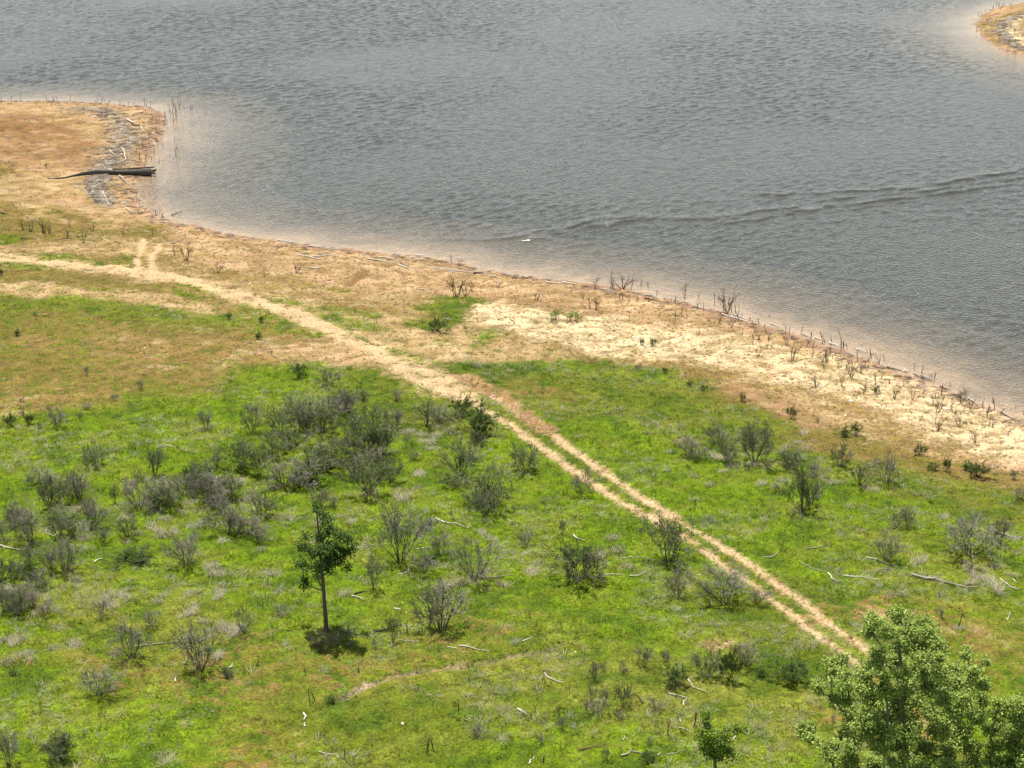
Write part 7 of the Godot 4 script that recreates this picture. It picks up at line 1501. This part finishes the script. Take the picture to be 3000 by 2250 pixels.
# ---------------------------------------------------------------- the lake
func build_water() -> void:
	var x0 := -100.0; var z0 := -306.0; var step := 0.3
	var nx := 700; var nz := 730
	var swell := FastNoiseLite.new()
	swell.noise_type = FastNoiseLite.TYPE_SIMPLEX; swell.frequency = 0.78; swell.fractal_octaves = 2; swell.seed = 21
	var chop := FastNoiseLite.new()
	chop.noise_type = FastNoiseLite.TYPE_SIMPLEX; chop.frequency = 0.75; chop.fractal_octaves = 2; chop.seed = 22
	var gust := FastNoiseLite.new()
	gust.noise_type = FastNoiseLite.TYPE_SIMPLEX; gust.frequency = 0.018; gust.fractal_octaves = 2; gust.seed = 23
	var h := PackedFloat32Array(); h.resize(nx * nz)
	var ca := cos(0.72); var sa := sin(0.72)
	for j in nz:
		for i in nx:
			var x := x0 + i * step; var z := z0 + j * step
			var along := x * ca - z * sa
			var across := x * sa + z * ca
			var rough := clampf(0.85 + 0.8 * gust.get_noise_2d(x, z), 0.5, 1.25)
			var d := shore_distance(x, z)
			rough *= clampf(-d / 9.0, 0.12, 1.0)
			var e := swell.get_noise_2d(along * 0.5, across)
			h[j * nx + i] = rough * (0.085 * pow(clampf(e * 0.5 + 0.5, 0.0, 1.0), 1.5) + 0.022 * chop.get_noise_2d(along * 0.6, across))
	for line in WAKES:
		for q in line.size() - 1:
			var a: Vector2 = line[q]; var b: Vector2 = line[q + 1]
			var i0 := maxi(0, int((minf(a.x, b.x) - 3 - x0) / step)); var i1 := mini(nx - 1, int((maxf(a.x, b.x) + 3 - x0) / step))
			var j0 := maxi(0, int((minf(a.y, b.y) - 3 - z0) / step)); var j1 := mini(nz - 1, int((maxf(a.y, b.y) + 3 - z0) / step))
			for j in range(j0, j1 + 1):
				for i in range(i0, i1 + 1):
					var p := Vector2(x0 + i * step, z0 + j * step)
					var t := clampf((p - a).dot(b - a) / (b - a).length_squared(), -0.02, 1.02)
					if t < 0.0 or t > 1.0: continue
					var off := (p - a.lerp(b, t)).length() * signf((b - a).cross(p - a)) + 0.5 * gust.get_noise_2d(p.x * 14.0, p.y * 14.0)
					h[j * nx + i] += 0.135 * exp(-off * off / 0.22) * (0.8 + 0.7 * gust.get_noise_2d(p.x * 7.0, p.y * 7.0)) * clampf(-shore_distance(p.x, p.y) / 12.0, 0.3, 1.0)
	var v := PackedVector3Array(); var n := PackedVector3Array(); var uv := PackedVector2Array(); var idx := PackedInt32Array()
	v.resize(nx * nz); n.resize(nx * nz); uv.resize(nx * nz)
	# wind pushes each crest forward over its trough: long backs and short steep faces
	for j in nz:
		for i in nx:
			var k := j * nx + i
			var x := x0 + i * step; var z := z0 + j * step
			var push := 2.6 * h[k] * clampf(-shore_distance(x, z) / 5.0, 0.0, 1.0)
			v[k] = Vector3(x + sa * push, h[k], z + ca * push)
			uv[k] = Vector2((x * ca - z * sa) / 22.0, (x * sa + z * ca) / 12.0)
	for j in nz:
		for i in nx:
			var k := j * nx + i
			var dx := v[k + (1 if i < nx - 1 else 0)] - v[k - (1 if i > 0 else 0)]
			var dz := v[k + (nx if j < nz - 1 else 0)] - v[k - (nx if j > 0 else 0)]
			n[k] = dz.cross(dx).normalized()
	for j in nz - 1:
		for i in nx - 1:
			if shore_distance(x0 + i * step, z0 + j * step) > 2.5: continue
			var k := j * nx + i
			idx.append_array([k, k + 1, k + nx, k + 1, k + nx + 1, k + nx])
	var a := []
	a.resize(Mesh.ARRAY_MAX)
	a[Mesh.ARRAY_VERTEX] = v; a[Mesh.ARRAY_NORMAL] = n; a[Mesh.ARRAY_TEX_UV] = uv; a[Mesh.ARRAY_INDEX] = idx
	var m := ArrayMesh.new()
	m.add_surface_from_arrays(Mesh.PRIMITIVE_TRIANGLES, a)
	setting("lake_water", m, mats.water)
	# the silt that hangs in the water, layer under layer down to the bed
	var depth := [0.04, 0.09, 0.14, 0.19, 0.24, 0.29, 0.34, 0.40, 0.46, 0.53, 0.60, 0.68]
	for q in depth.size():
		var s := Shape.new()
		s.v.append_array([Vector3(-100, -depth[q], -306), Vector3(112, -depth[q], -306), Vector3(112, -depth[q], -80), Vector3(-100, -depth[q], -80)])
		for k in 4:
			s.n.append(Vector3.UP); s.c.append(Color.WHITE)
		s.i.append_array([0, 1, 2, 0, 2, 3])
		setting("silty_water", s.mesh(), mats.silt)
	# below a metre the silt is all that shows
	var m2 := PlaneMesh.new()
	m2.size = Vector2(4000, 4000)
	var thick := StandardMaterial3D.new()
	thick.albedo_color = Color(0.30, 0.295, 0.26)
	thick.roughness = 1.0
	setting("silty_water", m2, thick).position.y = -1.0


# ---------------------------------------------------------------- trees
func jitter(v: float) -> Vector3:
	return Vector3(rng.randf_range(-v, v), rng.randf_range(-v, v), rng.randf_range(-v, v))


func limb_path(a: Vector3, b: Vector3, wob: float, parts: int) -> Array:
	var out := []
	var up := (b - a).length() * 0.12
	for k in parts + 1:
		var t := float(k) / parts
		var p := a.lerp(b, t) + Vector3.UP * up * sin(t * PI) * -0.6
		if k > 0 and k < parts: p += jitter(wob)
		out.append(p)
	return out


func build_tree(data: Array, called: String, label: String, leaf_size: float, per: float, tint: Color, tint2: Color, bark: Color, leaf_mat: Material) -> void:
	var t := Node3D.new()
	t.name = numbered(called)
	add_child(t)
	t.position = Vector3(data[0], ground_y(data[0], data[1]) - 0.03, data[1])
	tag(t, label, "tree")
	var pts := []; var radii := []
	for p in data[3]:
		pts.append(Vector3(p[0], p[1], p[2])); radii.append(p[3])
	pts[0].y = -0.1
	var tr := Shape.new()
	tr.tube(pts, radii, 9, bark)
	# root flare
	for k in 4:
		var ang := TAU * k / 4.0 + 0.4
		tr.tube([Vector3(0, radii[0] * 2.4, 0), Vector3(cos(ang), 0.0, sin(ang)) * radii[0] * 1.6 + Vector3(0, -0.04, 0)], [radii[0] * 0.6, radii[0] * 0.25], 6, bark)
	part(t, "trunk", tr.mesh(), mats.bark)
	var leaves := Shape.new()
	# limbs: each clump of leaves hangs on the nearest node that lies lower and further in
	var clumps: Array = data[2].duplicate()
	clumps.sort_custom(func(p, q): return Vector2(p[0] - pts[-1].x, p[2]).length() + 0.4 * p[1] < Vector2(q[0] - pts[-1].x, q[2]).length() + 0.4 * q[1])
	var nodes := []; var parents := []; var weight := []
	for k in pts.size():
		if k >= 2: nodes.append(pts[k]); parents.append(-1); weight.append(0.0)
	for k in range(2, pts.size() - 1):
		nodes.append(pts[k].lerp(pts[k + 1], 0.5)); parents.append(-1); weight.append(0.0)
	var base_n := nodes.size()
	for c in clumps:
		var at := Vector3(c[0], c[1], c[2])
		var best := -1; var cost := 1e9
		for k in nodes.size():
			var d: Vector3 = at - nodes[k]
			var v := d.length() + maxf(0.0, 0.35 * d.length() - d.y) * 1.6 + (0.0 if k < base_n else 0.25)
			if v < cost: cost = v; best = k
		parents.append(best); nodes.append(at); weight.append(1.0)
	for k in range(nodes.size() - 1, base_n - 1, -1):
		if parents[k] >= base_n: weight[parents[k]] += weight[k]
	for ci in clumps.size():
		var c: Array = clumps[ci]
		var at := Vector3(c[0], c[1], c[2]); var r: float = c[3]
		var root: Vector3 = nodes[parents[base_n + ci]]
		var path := limb_path(root, at, r * 0.2, 4)
		var lr: float = 0.016 * sqrt(weight[base_n + ci]) + 0.006
		var limb := Shape.new()
		limb.tube(path, [lr, lr * 0.92, lr * 0.85, lr * 0.78, lr * 0.7], 5, bark * rng.randf_range(0.85, 1.15))
		var tw := 5 + int(r * 10.0)
		for q in tw:
			var dir := jitter(1.0).normalized()
			dir.y = absf(dir.y) * 0.6 + 0.1 if rng.randf() < 0.7 else dir.y * 0.5
			var tip := at + dir * r * rng.randf_range(0.6, 1.1)
			var start: Vector3 = path[3].lerp(path[4], rng.randf())
			var mid := start.lerp(tip, 0.5) + jitter(r * 0.12)
			limb.tube([start, mid, tip], [0.009, 0.007, 0.003], 3, bark, false)
			var count := int(per * (0.5 + r) * rng.randf_range(0.5, 1.3))
			for m in count:
				var on := mid.lerp(tip, rng.randf_range(-0.2, 1.1)) + jitter(maxf(leaf_size * 1.6, r * 0.3))
				var al := (jitter(1.0) + Vector3(0, -0.25, 0)).normalized()
				var upv := (Vector3.UP + jitter(0.65)).normalized()
				var col := tint.lerp(tint2, rng.randf()) * rng.randf_range(0.75, 1.25)
				leaves.leaf(on, al, upv, leaf_size * rng.randf_range(0.7, 1.3), leaf_size * rng.randf_range(0.55, 0.85), col)
		part(t, "limb", limb.mesh(), mats.bark)
	part(t, "foliage", leaves.mesh(), leaf_mat)


func trees() -> void:
	build_tree(LONE, "lone_tree", "lone dark green tree with a bare straight trunk in the meadow", 0.11, 26.0, Color(0.032, 0.064, 0.012), Color(0.075, 0.13, 0.024), Color(0.10, 0.085, 0.075), mats.leaf)
	build_tree(SMALL, "small_tree", "small bright green tree cut off by the bottom edge", 0.10, 34.0, Color(0.08, 0.14, 0.016), Color(0.16, 0.24, 0.028), Color(0.14, 0.12, 0.10), mats.leaf)
	build_tree(BIG, "leafy_tree", "large light green leafy tree rising at the lower right corner", 0.095, 62.0, Color(0.115, 0.185, 0.026), Color(0.31, 0.38, 0.105), Color(0.13, 0.11, 0.09), mats.leaf)
	build_tree(BIG2, "leafy_tree", "leafy tree crown at the bottom right corner beside the large tree", 0.095, 62.0, Color(0.12, 0.19, 0.026), Color(0.32, 0.39, 0.105), Color(0.13, 0.11, 0.09), mats.leaf)


# ---------------------------------------------------------------- shrubs
# A shrub two metres high and two wide: stems that fork into twigs, leaves on the twigs. Each stem with its twigs is a part.
func shrub_model(kind: String, sd: int) -> Node3D:
	rng.seed = sd * 97 + kind.hash() % 1000
	var root := Node3D.new()
	var leaves := Shape.new()
	var p := {
		"bare": [9, 5, 5, 4, 0.2, 0.85], "half": [9, 5, 5, 4, 1.5, 0.9], "leafy": [9, 5, 4, 4, 4.0, 0.85],
		"fresh": [7, 4, 3, 2, 5.0, 0.7], "dark": [12, 5, 5, 4, 1.6, 0.95], "dead": [5, 3, 3, 2, 0.0, 0.65]}[kind] as Array
	var bark := {"bare": Color(0.20, 0.186, 0.156), "half": Color(0.168, 0.158, 0.128), "leafy": Color(0.12, 0.10, 0.07), "fresh": Color(0.17, 0.14, 0.08), "dark": Color(0.12, 0.105, 0.09), "dead": Color(0.16, 0.105, 0.075)}[kind] as Color
	var l1 := {"bare": Color(0.09, 0.13, 0.03), "half": Color(0.095, 0.145, 0.026), "leafy": Color(0.045, 0.09, 0.013), "fresh": Color(0.14, 0.24, 0.03), "dark": Color(0.05, 0.08, 0.02), "dead": Color.WHITE}[kind] as Color
	var thick := 1.5 if kind == "dead" else 1.0
	for s in p[0]:
		var stem := Shape.new()
		var az: float = TAU * (s + rng.randf_range(-0.3, 0.3)) / p[0]
		var lean := rng.randf_range(0.08, p[5])
		var dir := Vector3(cos(az) * sin(lean), cos(lean), sin(az) * sin(lean))
		var length := rng.randf_range(0.85, 1.35)
		var at := Vector3(cos(az), 0, sin(az)) * rng.randf_range(0.02, 0.14)
		var col := bark * rng.randf_range(0.75, 1.3)
		grow(stem, leaves, at, dir, length, 0.022 * thick, 0, p, col, l1, thick)
		part(root, "stem", stem.mesh(), mats.bark)
	if leaves.v.size():
		part(root, "leaves", leaves.mesh(), mats.leaf)
	var box := AABB()
	for o in root.get_children():
		box = box.merge(o.mesh.get_aabb())
	root.set_meta("size", Vector2(maxf(absf(box.position.x), box.end.x) + maxf(absf(box.position.z), box.end.z), box.end.y))
	return root


func grow(shape: Shape, leaves: Shape, from: Vector3, dir: Vector3, length: float, radius: float, level: int, p: Array, col: Color, l1: Color, thick: float) -> void:
	var segs: int = [4, 3, 2, 1][level]
	var pts := [from]; var radii := [radius]
	var d := dir
	var at := from
	for k in segs:
		d = (d + jitter(0.22) + Vector3.UP * 0.08).normalized()
		at += d * length / segs
		if at.y < 0.04: at.y = 0.04
		pts.append(at)
		radii.append(radius * (1.0 - 0.55 * (k + 1) / segs))
	shape.tube(pts, radii, 4 if level == 0 else 3, col * [0.5, 0.65, 0.9, 1.05][level], level == 0)
	if level >= 2 and p[4] > 0.0:
		var count := int(p[4] * (0.6 if level == 2 else 1.0) + rng.randf())
		for m in count:
			var k := rng.randi_range(0, pts.size() - 2)
			var on: Vector3 = pts[k].lerp(pts[k + 1], rng.randf()) + jitter(0.05)
			leaves.leaf(on, jitter(1.0).normalized(), (Vector3.UP + jitter(0.8)).normalized(), rng.randf_range(0.05, 0.095), rng.randf_range(0.03, 0.055), l1 * rng.randf_range(0.7, 1.5))
	if level == 3: return
	var kids: int = p[level + 1]
	for k in kids:
		var t := rng.randf_range(0.35, 1.0)
		var fi := t * segs
		var i := mini(int(fi), segs - 1)
		var on: Vector3 = pts[i].lerp(pts[i + 1], fi - i)
		var out := (d + jitter(0.95) + Vector3(on.x, 0.1, on.z) * 0.35).normalized()
		grow(shape, leaves, on, out, length * rng.randf_range(0.38, 0.66), maxf(lerpf(radii[i], radii[i + 1], fi - i) * 0.78, 0.0085), level + 1, p, col, l1, thick)


func shrubs() -> void:
	var models := {}
	for kind in SHRUB_NAMES:
		models[kind] = []
		var many: int = {"bare": 8, "half": 7, "leafy": 4, "fresh": 2, "dark": 2, "dead": 5}[kind]
		for k in many:
			models[kind].append(shrub_model(kind, k + 1))
	rng.seed = 77
	var count := 0
	for s in SHRUBS:
		var kind: String = s[0]
		var list: Array = models[kind]
		var o: Node3D = list[count % list.size()].duplicate()
		count += 1
		o.name = numbered(SHRUB_NAMES[kind][0])
		add_child(o)
		tag(o, s[5], "shrub", SHRUB_NAMES[kind][1])
		o.position = Vector3(s[1], ground_y(s[1], s[2]) - 0.03, s[2])
		o.rotation.y = rng.randf() * TAU
		var size: Vector2 = o.get_meta("size")
		o.remove_meta("size")
		var wide: float = s[4] / size.x * rng.randf_range(1.55, 1.8)
		o.scale = Vector3(wide, s[3] / size.y * 1.12, wide)
	for kind in models:
		for m in models[kind]: m.free()


# ---------------------------------------------------------------- wood on the ground
const TONES := {"white": Color(0.47, 0.44, 0.39), "grey": Color(0.30, 0.27, 0.235), "brown": Color(0.13, 0.085, 0.055), "black": Color(0.05, 0.043, 0.038)}


func fallen_wood() -> void:
	rng.seed = 31
	for w in WOOD:
		var pts: Array = w[3]
		var foot: Vector3 = pts[0]
		var base := Vector3(foot.x, maxf(ground_y(foot.x, foot.z), 0.0), foot.z)
		var r: float = w[2]
		var path := []; var radii := []
		var fine_pts := []
		for k in pts.size() - 1:
			for q in 2:
				fine_pts.append(pts[k].lerp(pts[k + 1], q / 2.0))
		fine_pts.append(pts[-1])
		for k in fine_pts.size():
			var p: Vector3 = fine_pts[k]
			var y := maxf(ground_y(p.x, p.z), 0.0) + r * 0.6 if p.y == 0.0 else base.y + p.y
			var j := jitter(r * 0.5); j.y = absf(j.y)
			path.append(Vector3(p.x, y, p.z) + j - base)
			radii.append(r * lerpf(1.0, 0.35, float(k) / (fine_pts.size() - 1)) * rng.randf_range(0.8, 1.15) * 0.64)
		var col: Color = TONES[w[1]] * rng.randf_range(0.85, 1.1)
		var s := Shape.new()
		s.tube(path, radii, 7, col)
		var span: float = (path[-1] - path[0]).length()
		var o := Node3D.new()
		o.name = numbered(w[0])
		add_child(o)
		o.position = base
		tag(o, w[4], "driftwood" if w[0] == "driftwood" else "branch", "pieces of driftwood on the beach" if w[0] == "driftwood" else "branches fallen in the grass")
		part(o, "stick", s.mesh(), mats.wood)
		if span > 0.8:
			for k in 2 + int(span):
				var i := rng.randi_range(1, path.size() - 1)
				var d: Vector3 = (jitter(1.0) + (path[i] - path[i - 1]).normalized() * 0.8)
				d.y = absf(d.y) * 0.5
				var b := Shape.new()
				var tip: Vector3 = path[i] + d.normalized() * span * rng.randf_range(0.1, 0.24)
				b.tube([path[i], path[i].lerp(tip, 0.5) + jitter(0.03), tip], [radii[i] * 0.5, radii[i] * 0.4, 0.006], 5, col)
				part(o, "side_branch", b.mesh(), mats.wood)
	# the black trunk that runs from the spit into the water
	var log_root := Node3D.new()
	log_root.name = numbered("fallen_tree_trunk")
	add_child(log_root)
	tag(log_root, "long blackened fallen tree trunk with split root end reaching into the bay", "log")
	var base := Vector3(LOG[-1].x, maxf(ground_y(LOG[-1].x, LOG[-1].y), 0.0), LOG[-1].y)
	log_root.position = base
	var path := []
	var rr := [0.04, 0.08, 0.13, 0.20, 0.19, 0.25, 0.36]
	var lift := [0.02, 0.06, 0.11, 0.17, 0.20, 0.26, 0.30]
	for k in LOG.size():
		path.append(Vector3(LOG[k].x, maxf(ground_y(LOG[k].x, LOG[k].y), 0.0) + lift[k], LOG[k].y) - base)
	var tone := Color(0.062, 0.056, 0.051)
	var s := Shape.new()
	s.tube(path, rr, 11, tone)
	part(log_root, "trunk", s.mesh(), mats.wood)
	var last: Vector3 = path[-1]
	for k in 5:
		var b := Shape.new()
		var d := Vector3(0.6, [0.35, -0.2, 0.15, 0.3, -0.05][k], [0.3, 0.15, -0.5, -0.15, 0.55][k])
		b.tube([last - Vector3(0.3, 0, 0), last + d * 0.35, last + d * 0.75], [0.2, 0.15, 0.05], 6, tone * 1.1)
		part(log_root, "root", b.mesh(), mats.wood)
	var rib := Shape.new()
	rib.tube([path[4] + Vector3(0, 0.26, -0.16), path[5] + Vector3(0, 0.34, -0.2), last + Vector3(0.3, 0.42, -0.3)], [0.05, 0.09, 0.07], 6, tone)
	part(log_root, "split_limb", rib.mesh(), mats.wood)
	var bare := Shape.new()
	bare.tube([path[2] + Vector3(0, 0.15, 0.05), path[3] + Vector3(0, 0.22, 0.06), path[4] + Vector3(0, 0.22, 0.08)], [0.03, 0.05, 0.03], 6, Color(0.26, 0.24, 0.21))
	part(log_root, "bare_wood", bare.mesh(), mats.wood)


func stems() -> void:
	rng.seed = 51
	var models := []
	for k in 6:
		var s := Shape.new()
		var lean := Vector3(rng.randf_range(-0.16, 0.16), 1, rng.randf_range(-0.16, 0.16))
		var a := [Vector3(0, -0.12, 0), lean * 0.35 + jitter(0.03), lean * 0.7 + jitter(0.04), lean]
		s.tube(a, [0.034, 0.03, 0.022, 0.008], 4, Color(0.065, 0.05, 0.041))
		for q in 1 + k % 4:
			var f: Vector3 = a[1].lerp(a[2], rng.randf())
			s.tube([f, f + Vector3(rng.randf_range(-0.45, 0.45), rng.randf_range(0.15, 0.45), rng.randf_range(-0.45, 0.45))], [0.018, 0.006], 3, Color(0.065, 0.05, 0.041))
		models.append(s.mesh())
	for t in STEMS:
		var o := top("dead_sapling", models[rng.randi() % 6], mats.bark)
		tag(o, t[3], "dead sapling", "dead saplings standing along the shore and in the grass")
		o.position = Vector3(t[0], ground_y(t[0], t[1]), t[1])
		o.rotation = Vector3(rng.randfn(0, 0.14), rng.randf() * TAU, rng.randfn(0, 0.14))
		var thick := rng.randf_range(0.5, 1.0)
		o.scale = Vector3(thick, t[2] * rng.randf_range(0.7, 1.2), thick)


func tussocks() -> void:
	rng.seed = 61
	var models := []
	for k in 7:
		var s := Shape.new()
		for q in 120:
			var az := rng.randfn(0.0, 0.7)
			var out := Vector3(cos(az), 0, sin(az))
			var lean := (out * rng.randf_range(0.2, 1.1) + Vector3.UP * rng.randf_range(0.15, 0.6)) * rng.randf_range(0.4, 1.0)
			var at := Vector3(rng.randf_range(-0.55, 0.3), 0, rng.randf_range(-0.3, 0.3))
			var g := rng.randf_range(0.55, 1.25)
			var side := lean.cross(Vector3.UP).normalized()
			s.blade(at, lean, side, 0.013, Color(0.33, 0.305, 0.22) * g, rng.randf_range(0.1, 0.4))
		models.append(s.mesh())
	for t in TUSSOCKS:
		var o := top("dry_grass_tussock", models[rng.randi() % 7], mats.blade)
		tag(o, t[3], "dry grass", "pale dry grass tussocks")
		o.position = Vector3(t[0], ground_y(t[0], t[1]) - 0.02, t[1])
		o.rotation.y = rng.randf() * TAU
		o.scale = Vector3(t[2] * rng.randf_range(0.8, 1.3), t[2] * rng.randf_range(0.6, 1.1), t[2] * rng.randf_range(0.7, 1.1))


func stones() -> void:
	rng.seed = 71
	for t in STONES:
		var m := SphereMesh.new()
		m.radial_segments = 9; m.rings = 5; m.radius = 0.5; m.height = 1.0
		var src := m.get_mesh_arrays()
		var s := Shape.new()
		s.v = src[Mesh.ARRAY_VERTEX]; s.i = src[Mesh.ARRAY_INDEX]
		var bump := FastNoiseLite.new()
		bump.seed = rng.randi(); bump.frequency = 1.3
		for k in s.v.size():
			var p: Vector3 = s.v[k]
			p *= 1.0 + 0.45 * bump.get_noise_3dv(p)
			s.v[k] = p; s.n.append(p.normalized()); s.c.append(Color(0.52, 0.47, 0.39))
		var o := top("stone", s.mesh(), mats.stone)
		tag(o, t[3], "stone", "pale stones scattered over the slope")
		o.position = Vector3(t[0], ground_y(t[0], t[1]) + t[2] * 0.08, t[1])
		o.rotation.y = rng.randf() * TAU
		o.scale = Vector3(t[2], t[2] * 0.45, t[2] * 0.7)


# ---------------------------------------------------------------- grass and litter, past counting
func scatter(called: String, label: String, category: String, m: Mesh, buf: PackedFloat32Array, mat: Material) -> void:
	if buf.is_empty(): return
	var mm := MultiMesh.new()
	mm.transform_format = MultiMesh.TRANSFORM_3D
	mm.use_colors = true
	mm.mesh = m
	mm.instance_count = buf.size() / 16
	mm.buffer = buf
	var o := MultiMeshInstance3D.new()
	o.name = numbered(called)
	o.multimesh = mm
	o.material_override = mat
	add_child(o)
	o.set_meta("kind", "stuff")
	tag(o, label, category)


func put(buf: PackedFloat32Array, at: Vector3, wide: float, high: float, turn: float, col: Color) -> void:
	var c := cos(turn) * wide; var s := sin(turn) * wide
	buf.append_array([c, 0.0, s, at.x, 0.0, high, 0.0, at.y, -s, 0.0, c, at.z, col.r, col.g, col.b, 1.0])


func grass() -> void:
	rng.seed = 81
	var sets := []
	var models := []
	for k in 3:
		var s := Shape.new()
		for q in 26:
			var az := rng.randf() * TAU
			var out := Vector3(cos(az), 0, sin(az))
			var at := Vector3(rng.randf_range(-0.2, 0.2), -0.15, rng.randf_range(-0.2, 0.2))
			var lean := out * rng.randf_range(0.06, 0.3) + Vector3.UP * rng.randf_range(0.35, 1.2)
			s.blade(at, lean, Vector3(-sin(az), 0, cos(az)), rng.randf_range(0.018, 0.034), Color.WHITE * rng.randf_range(0.75, 1.25))
		models.append(s.mesh())
		sets.append(PackedFloat32Array())
	for f: Field in [near, far]:
		for j in range(1, f.nz - 2):
			for i in range(1, f.nx - 2):
				var k := j * f.nx + i
				if f.d[k] < 0.5: continue
				var x := f.x0 + (i + rng.randf()) * f.step; var z := f.z0 + (j + rng.randf()) * f.step
				if f == far and near.has(x, z): continue
				# keep to what the view can reach, with a margin to step aside
				if absf(x) > 8.0 - z * 0.32 or z > -56.0: continue
				if rng.randf() > f.cover[k]: continue
				var a := f.n1[k]; var b := f.n2[k]
				var g := rng.randf_range(0.7, 1.3) * (1.0 + 0.35 * a)
				var dry := clampf(rng.randf() * 0.35 + b * 0.3, 0.0, 1.0)
				var col := Color(f.r[k] * g * (1.0 + dry * 0.55), f.g[k] * g, f.b[k] * g * (1.0 + dry))
				var high := f.tall[k] * rng.randf_range(0.6, 1.5) * (1.0 + 0.6 * a)
				if rng.randf() < 0.09 and f.tall[k] > 0.08:
					high *= rng.randf_range(1.8, 3.0)
					col *= rng.randf_range(0.6, 0.95)
				put(sets[(i + j * 7) % 3], Vector3(x, f.height(x, z), z), f.step / 0.3 * rng.randf_range(0.85, 1.25), maxf(high, 0.03), rng.randf() * TAU, col)
	for k in 3:
		scatter("grass", ["short green grass covering the meadow", "taller blades of green meadow grass", "mixed green and yellowing meadow grass"][k], "grass", models[k], sets[k], mats.blade)
	# loose dead blades lying over the grass round the thickets
	var s2 := Shape.new()
	for q in 16:
		var az := rng.randf() * TAU
		var out := Vector3(cos(az), 0, sin(az))
		s2.blade(out * rng.randf() * 0.25, out * rng.randf_range(0.2, 0.6) + Vector3.UP * rng.randf_range(0.1, 0.4), Vector3(-sin(az), 0, cos(az)), 0.014, Color.WHITE * rng.randf_range(0.8, 1.2), 0.15)
	var dead := PackedFloat32Array()
	for q in 17000:
		var z := rng.randf_range(-125.0, -57.0)
		var x := rng.randf_range(-1.0, 1.0) * (4.0 - z * 0.29)
		if not near.has(x, z): continue
		var k := int((z - near.z0) / near.step) * near.nx + int((x - near.x0) / near.step)
		if near.cover[k] < 0.75 or near.tall[k] < 0.085: continue
		if near.n2[k] + 0.5 * broad.get_noise_2d(x + 200.0, z) + rng.randf_range(-0.25, 0.25) < 0.12: continue
		var g := rng.randf_range(0.6, 1.2)
		put(dead, Vector3(x, near.height(x, z) + 0.03, z), rng.randf_range(0.4, 0.9), rng.randf_range(0.4, 0.9), rng.randf() * TAU, Color(0.30 * g, 0.28 * g, 0.20 * g))
	scatter("dead_grass", "thin grey dead grass lying through the green meadow", "grass", s2.mesh(), dead, mats.blade)


func litter() -> void:
	rng.seed = 91
	# twigs and bark washed up on the spit and along the water
	var s := Shape.new()
	for q in 7:
		var az := rng.randf() * TAU
		var d := Vector3(cos(az), 0.12, sin(az)) * rng.randf_range(0.15, 0.45)
		var at := Vector3(rng.randf_range(-0.3, 0.3), 0.03, rng.randf_range(-0.3, 0.3))
		s.tube([at - d, at + d], [0.018, 0.01], 3, Color.WHITE * rng.randf_range(0.6, 1.3))
	var buf := PackedFloat32Array()
	for st in STROKES:
		if st[0] != "ash" or st[1] < 0.9: continue
		var pts: Array = st[5]
		for q in 1100 if st[1] > 2.0 else 380:
			var k := rng.randi_range(0, pts.size() - 2)
			var p: Vector2 = pts[k].lerp(pts[k + 1], rng.randf()) + Vector2(rng.randfn(0, 1), rng.randfn(0, 1)) * st[1] * 0.55
			if shore_distance(p.x, p.y) < 0.3: continue
			var g := rng.randf_range(0.4, 1.6)
			put(buf, Vector3(p.x, ground_y(p.x, p.y), p.y), rng.randf_range(0.6, 1.4), rng.randf_range(0.8, 1.6), rng.randf() * TAU, Color(0.28 * g, 0.235 * g, 0.19 * g) if rng.randf() < 0.8 else Color(0.58, 0.54, 0.48))
	for k in SHORE.size() - 1:
		var a: Vector2 = SHORE[k]; var b: Vector2 = SHORE[k + 1]
		for q in int(a.distance_to(b) * 5.0):
			var p := a.lerp(b, rng.randf())
			var inward := (b - a).orthogonal().normalized()
			if shore_distance(p.x + inward.x, p.y + inward.y) < 0.0: inward = -inward
			p += inward * absf(rng.randfn(0.5, 1.3))
			var g := rng.randf_range(0.4, 1.7)
			put(buf, Vector3(p.x, maxf(ground_y(p.x, p.y), 0.0), p.y), rng.randf_range(0.4, 1.0), 0.8, rng.randf() * TAU, Color(0.22 * g, 0.18 * g, 0.15 * g))
	scatter("washed_up_twigs", "grey twigs and bark washed up on the spit and waterline", "debris", s.mesh(), buf, mats.wood)
	# small sprigs and clods over the bare sand
	var t := Shape.new()
	for q in 12:
		var az := rng.randf() * TAU
		var out := Vector3(cos(az), 0, sin(az))
		t.blade(out * rng.randf() * 0.05, out * rng.randf_range(0.03, 0.13) + Vector3.UP * rng.randf_range(0.03, 0.12), Vector3(-sin(az), 0, cos(az)), 0.03, Color.WHITE * rng.randf_range(0.7, 1.2))
	var sprig := PackedFloat32Array()
	for f: Field in [near, far]:
		for q in 52000 if f == near else 26000:
			var x := f.x0 + rng.randf() * f.step * (f.nx - 3); var z := f.z0 + rng.randf() * f.step * (f.nz - 3)
			if f == far and near.has(x, z): continue
			if absf(x) > 8.0 - z * 0.32 or z > -56.0: continue
			var k := int((z - f.z0) / f.step) * f.nx + int((x - f.x0) / f.step)
			if f.d[k] < 0.8 or f.cover[k] > 0.6 or f.cover[k] < 0.02: continue
			var g := rng.randf_range(0.6, 1.3)
			var col := Color(0.22, 0.21, 0.06) if rng.randf() < 0.5 else Color(0.26, 0.17, 0.08)
			put(sprig, Vector3(x, f.height(x, z), z), rng.randf_range(0.5, 1.8), rng.randf_range(0.3, 1.2), rng.randf() * TAU, col * g)
	scatter("sand_sprigs", "tiny sprigs and dry tufts scattered over the bare sand", "ground cover", t.mesh(), sprig, mats.blade)
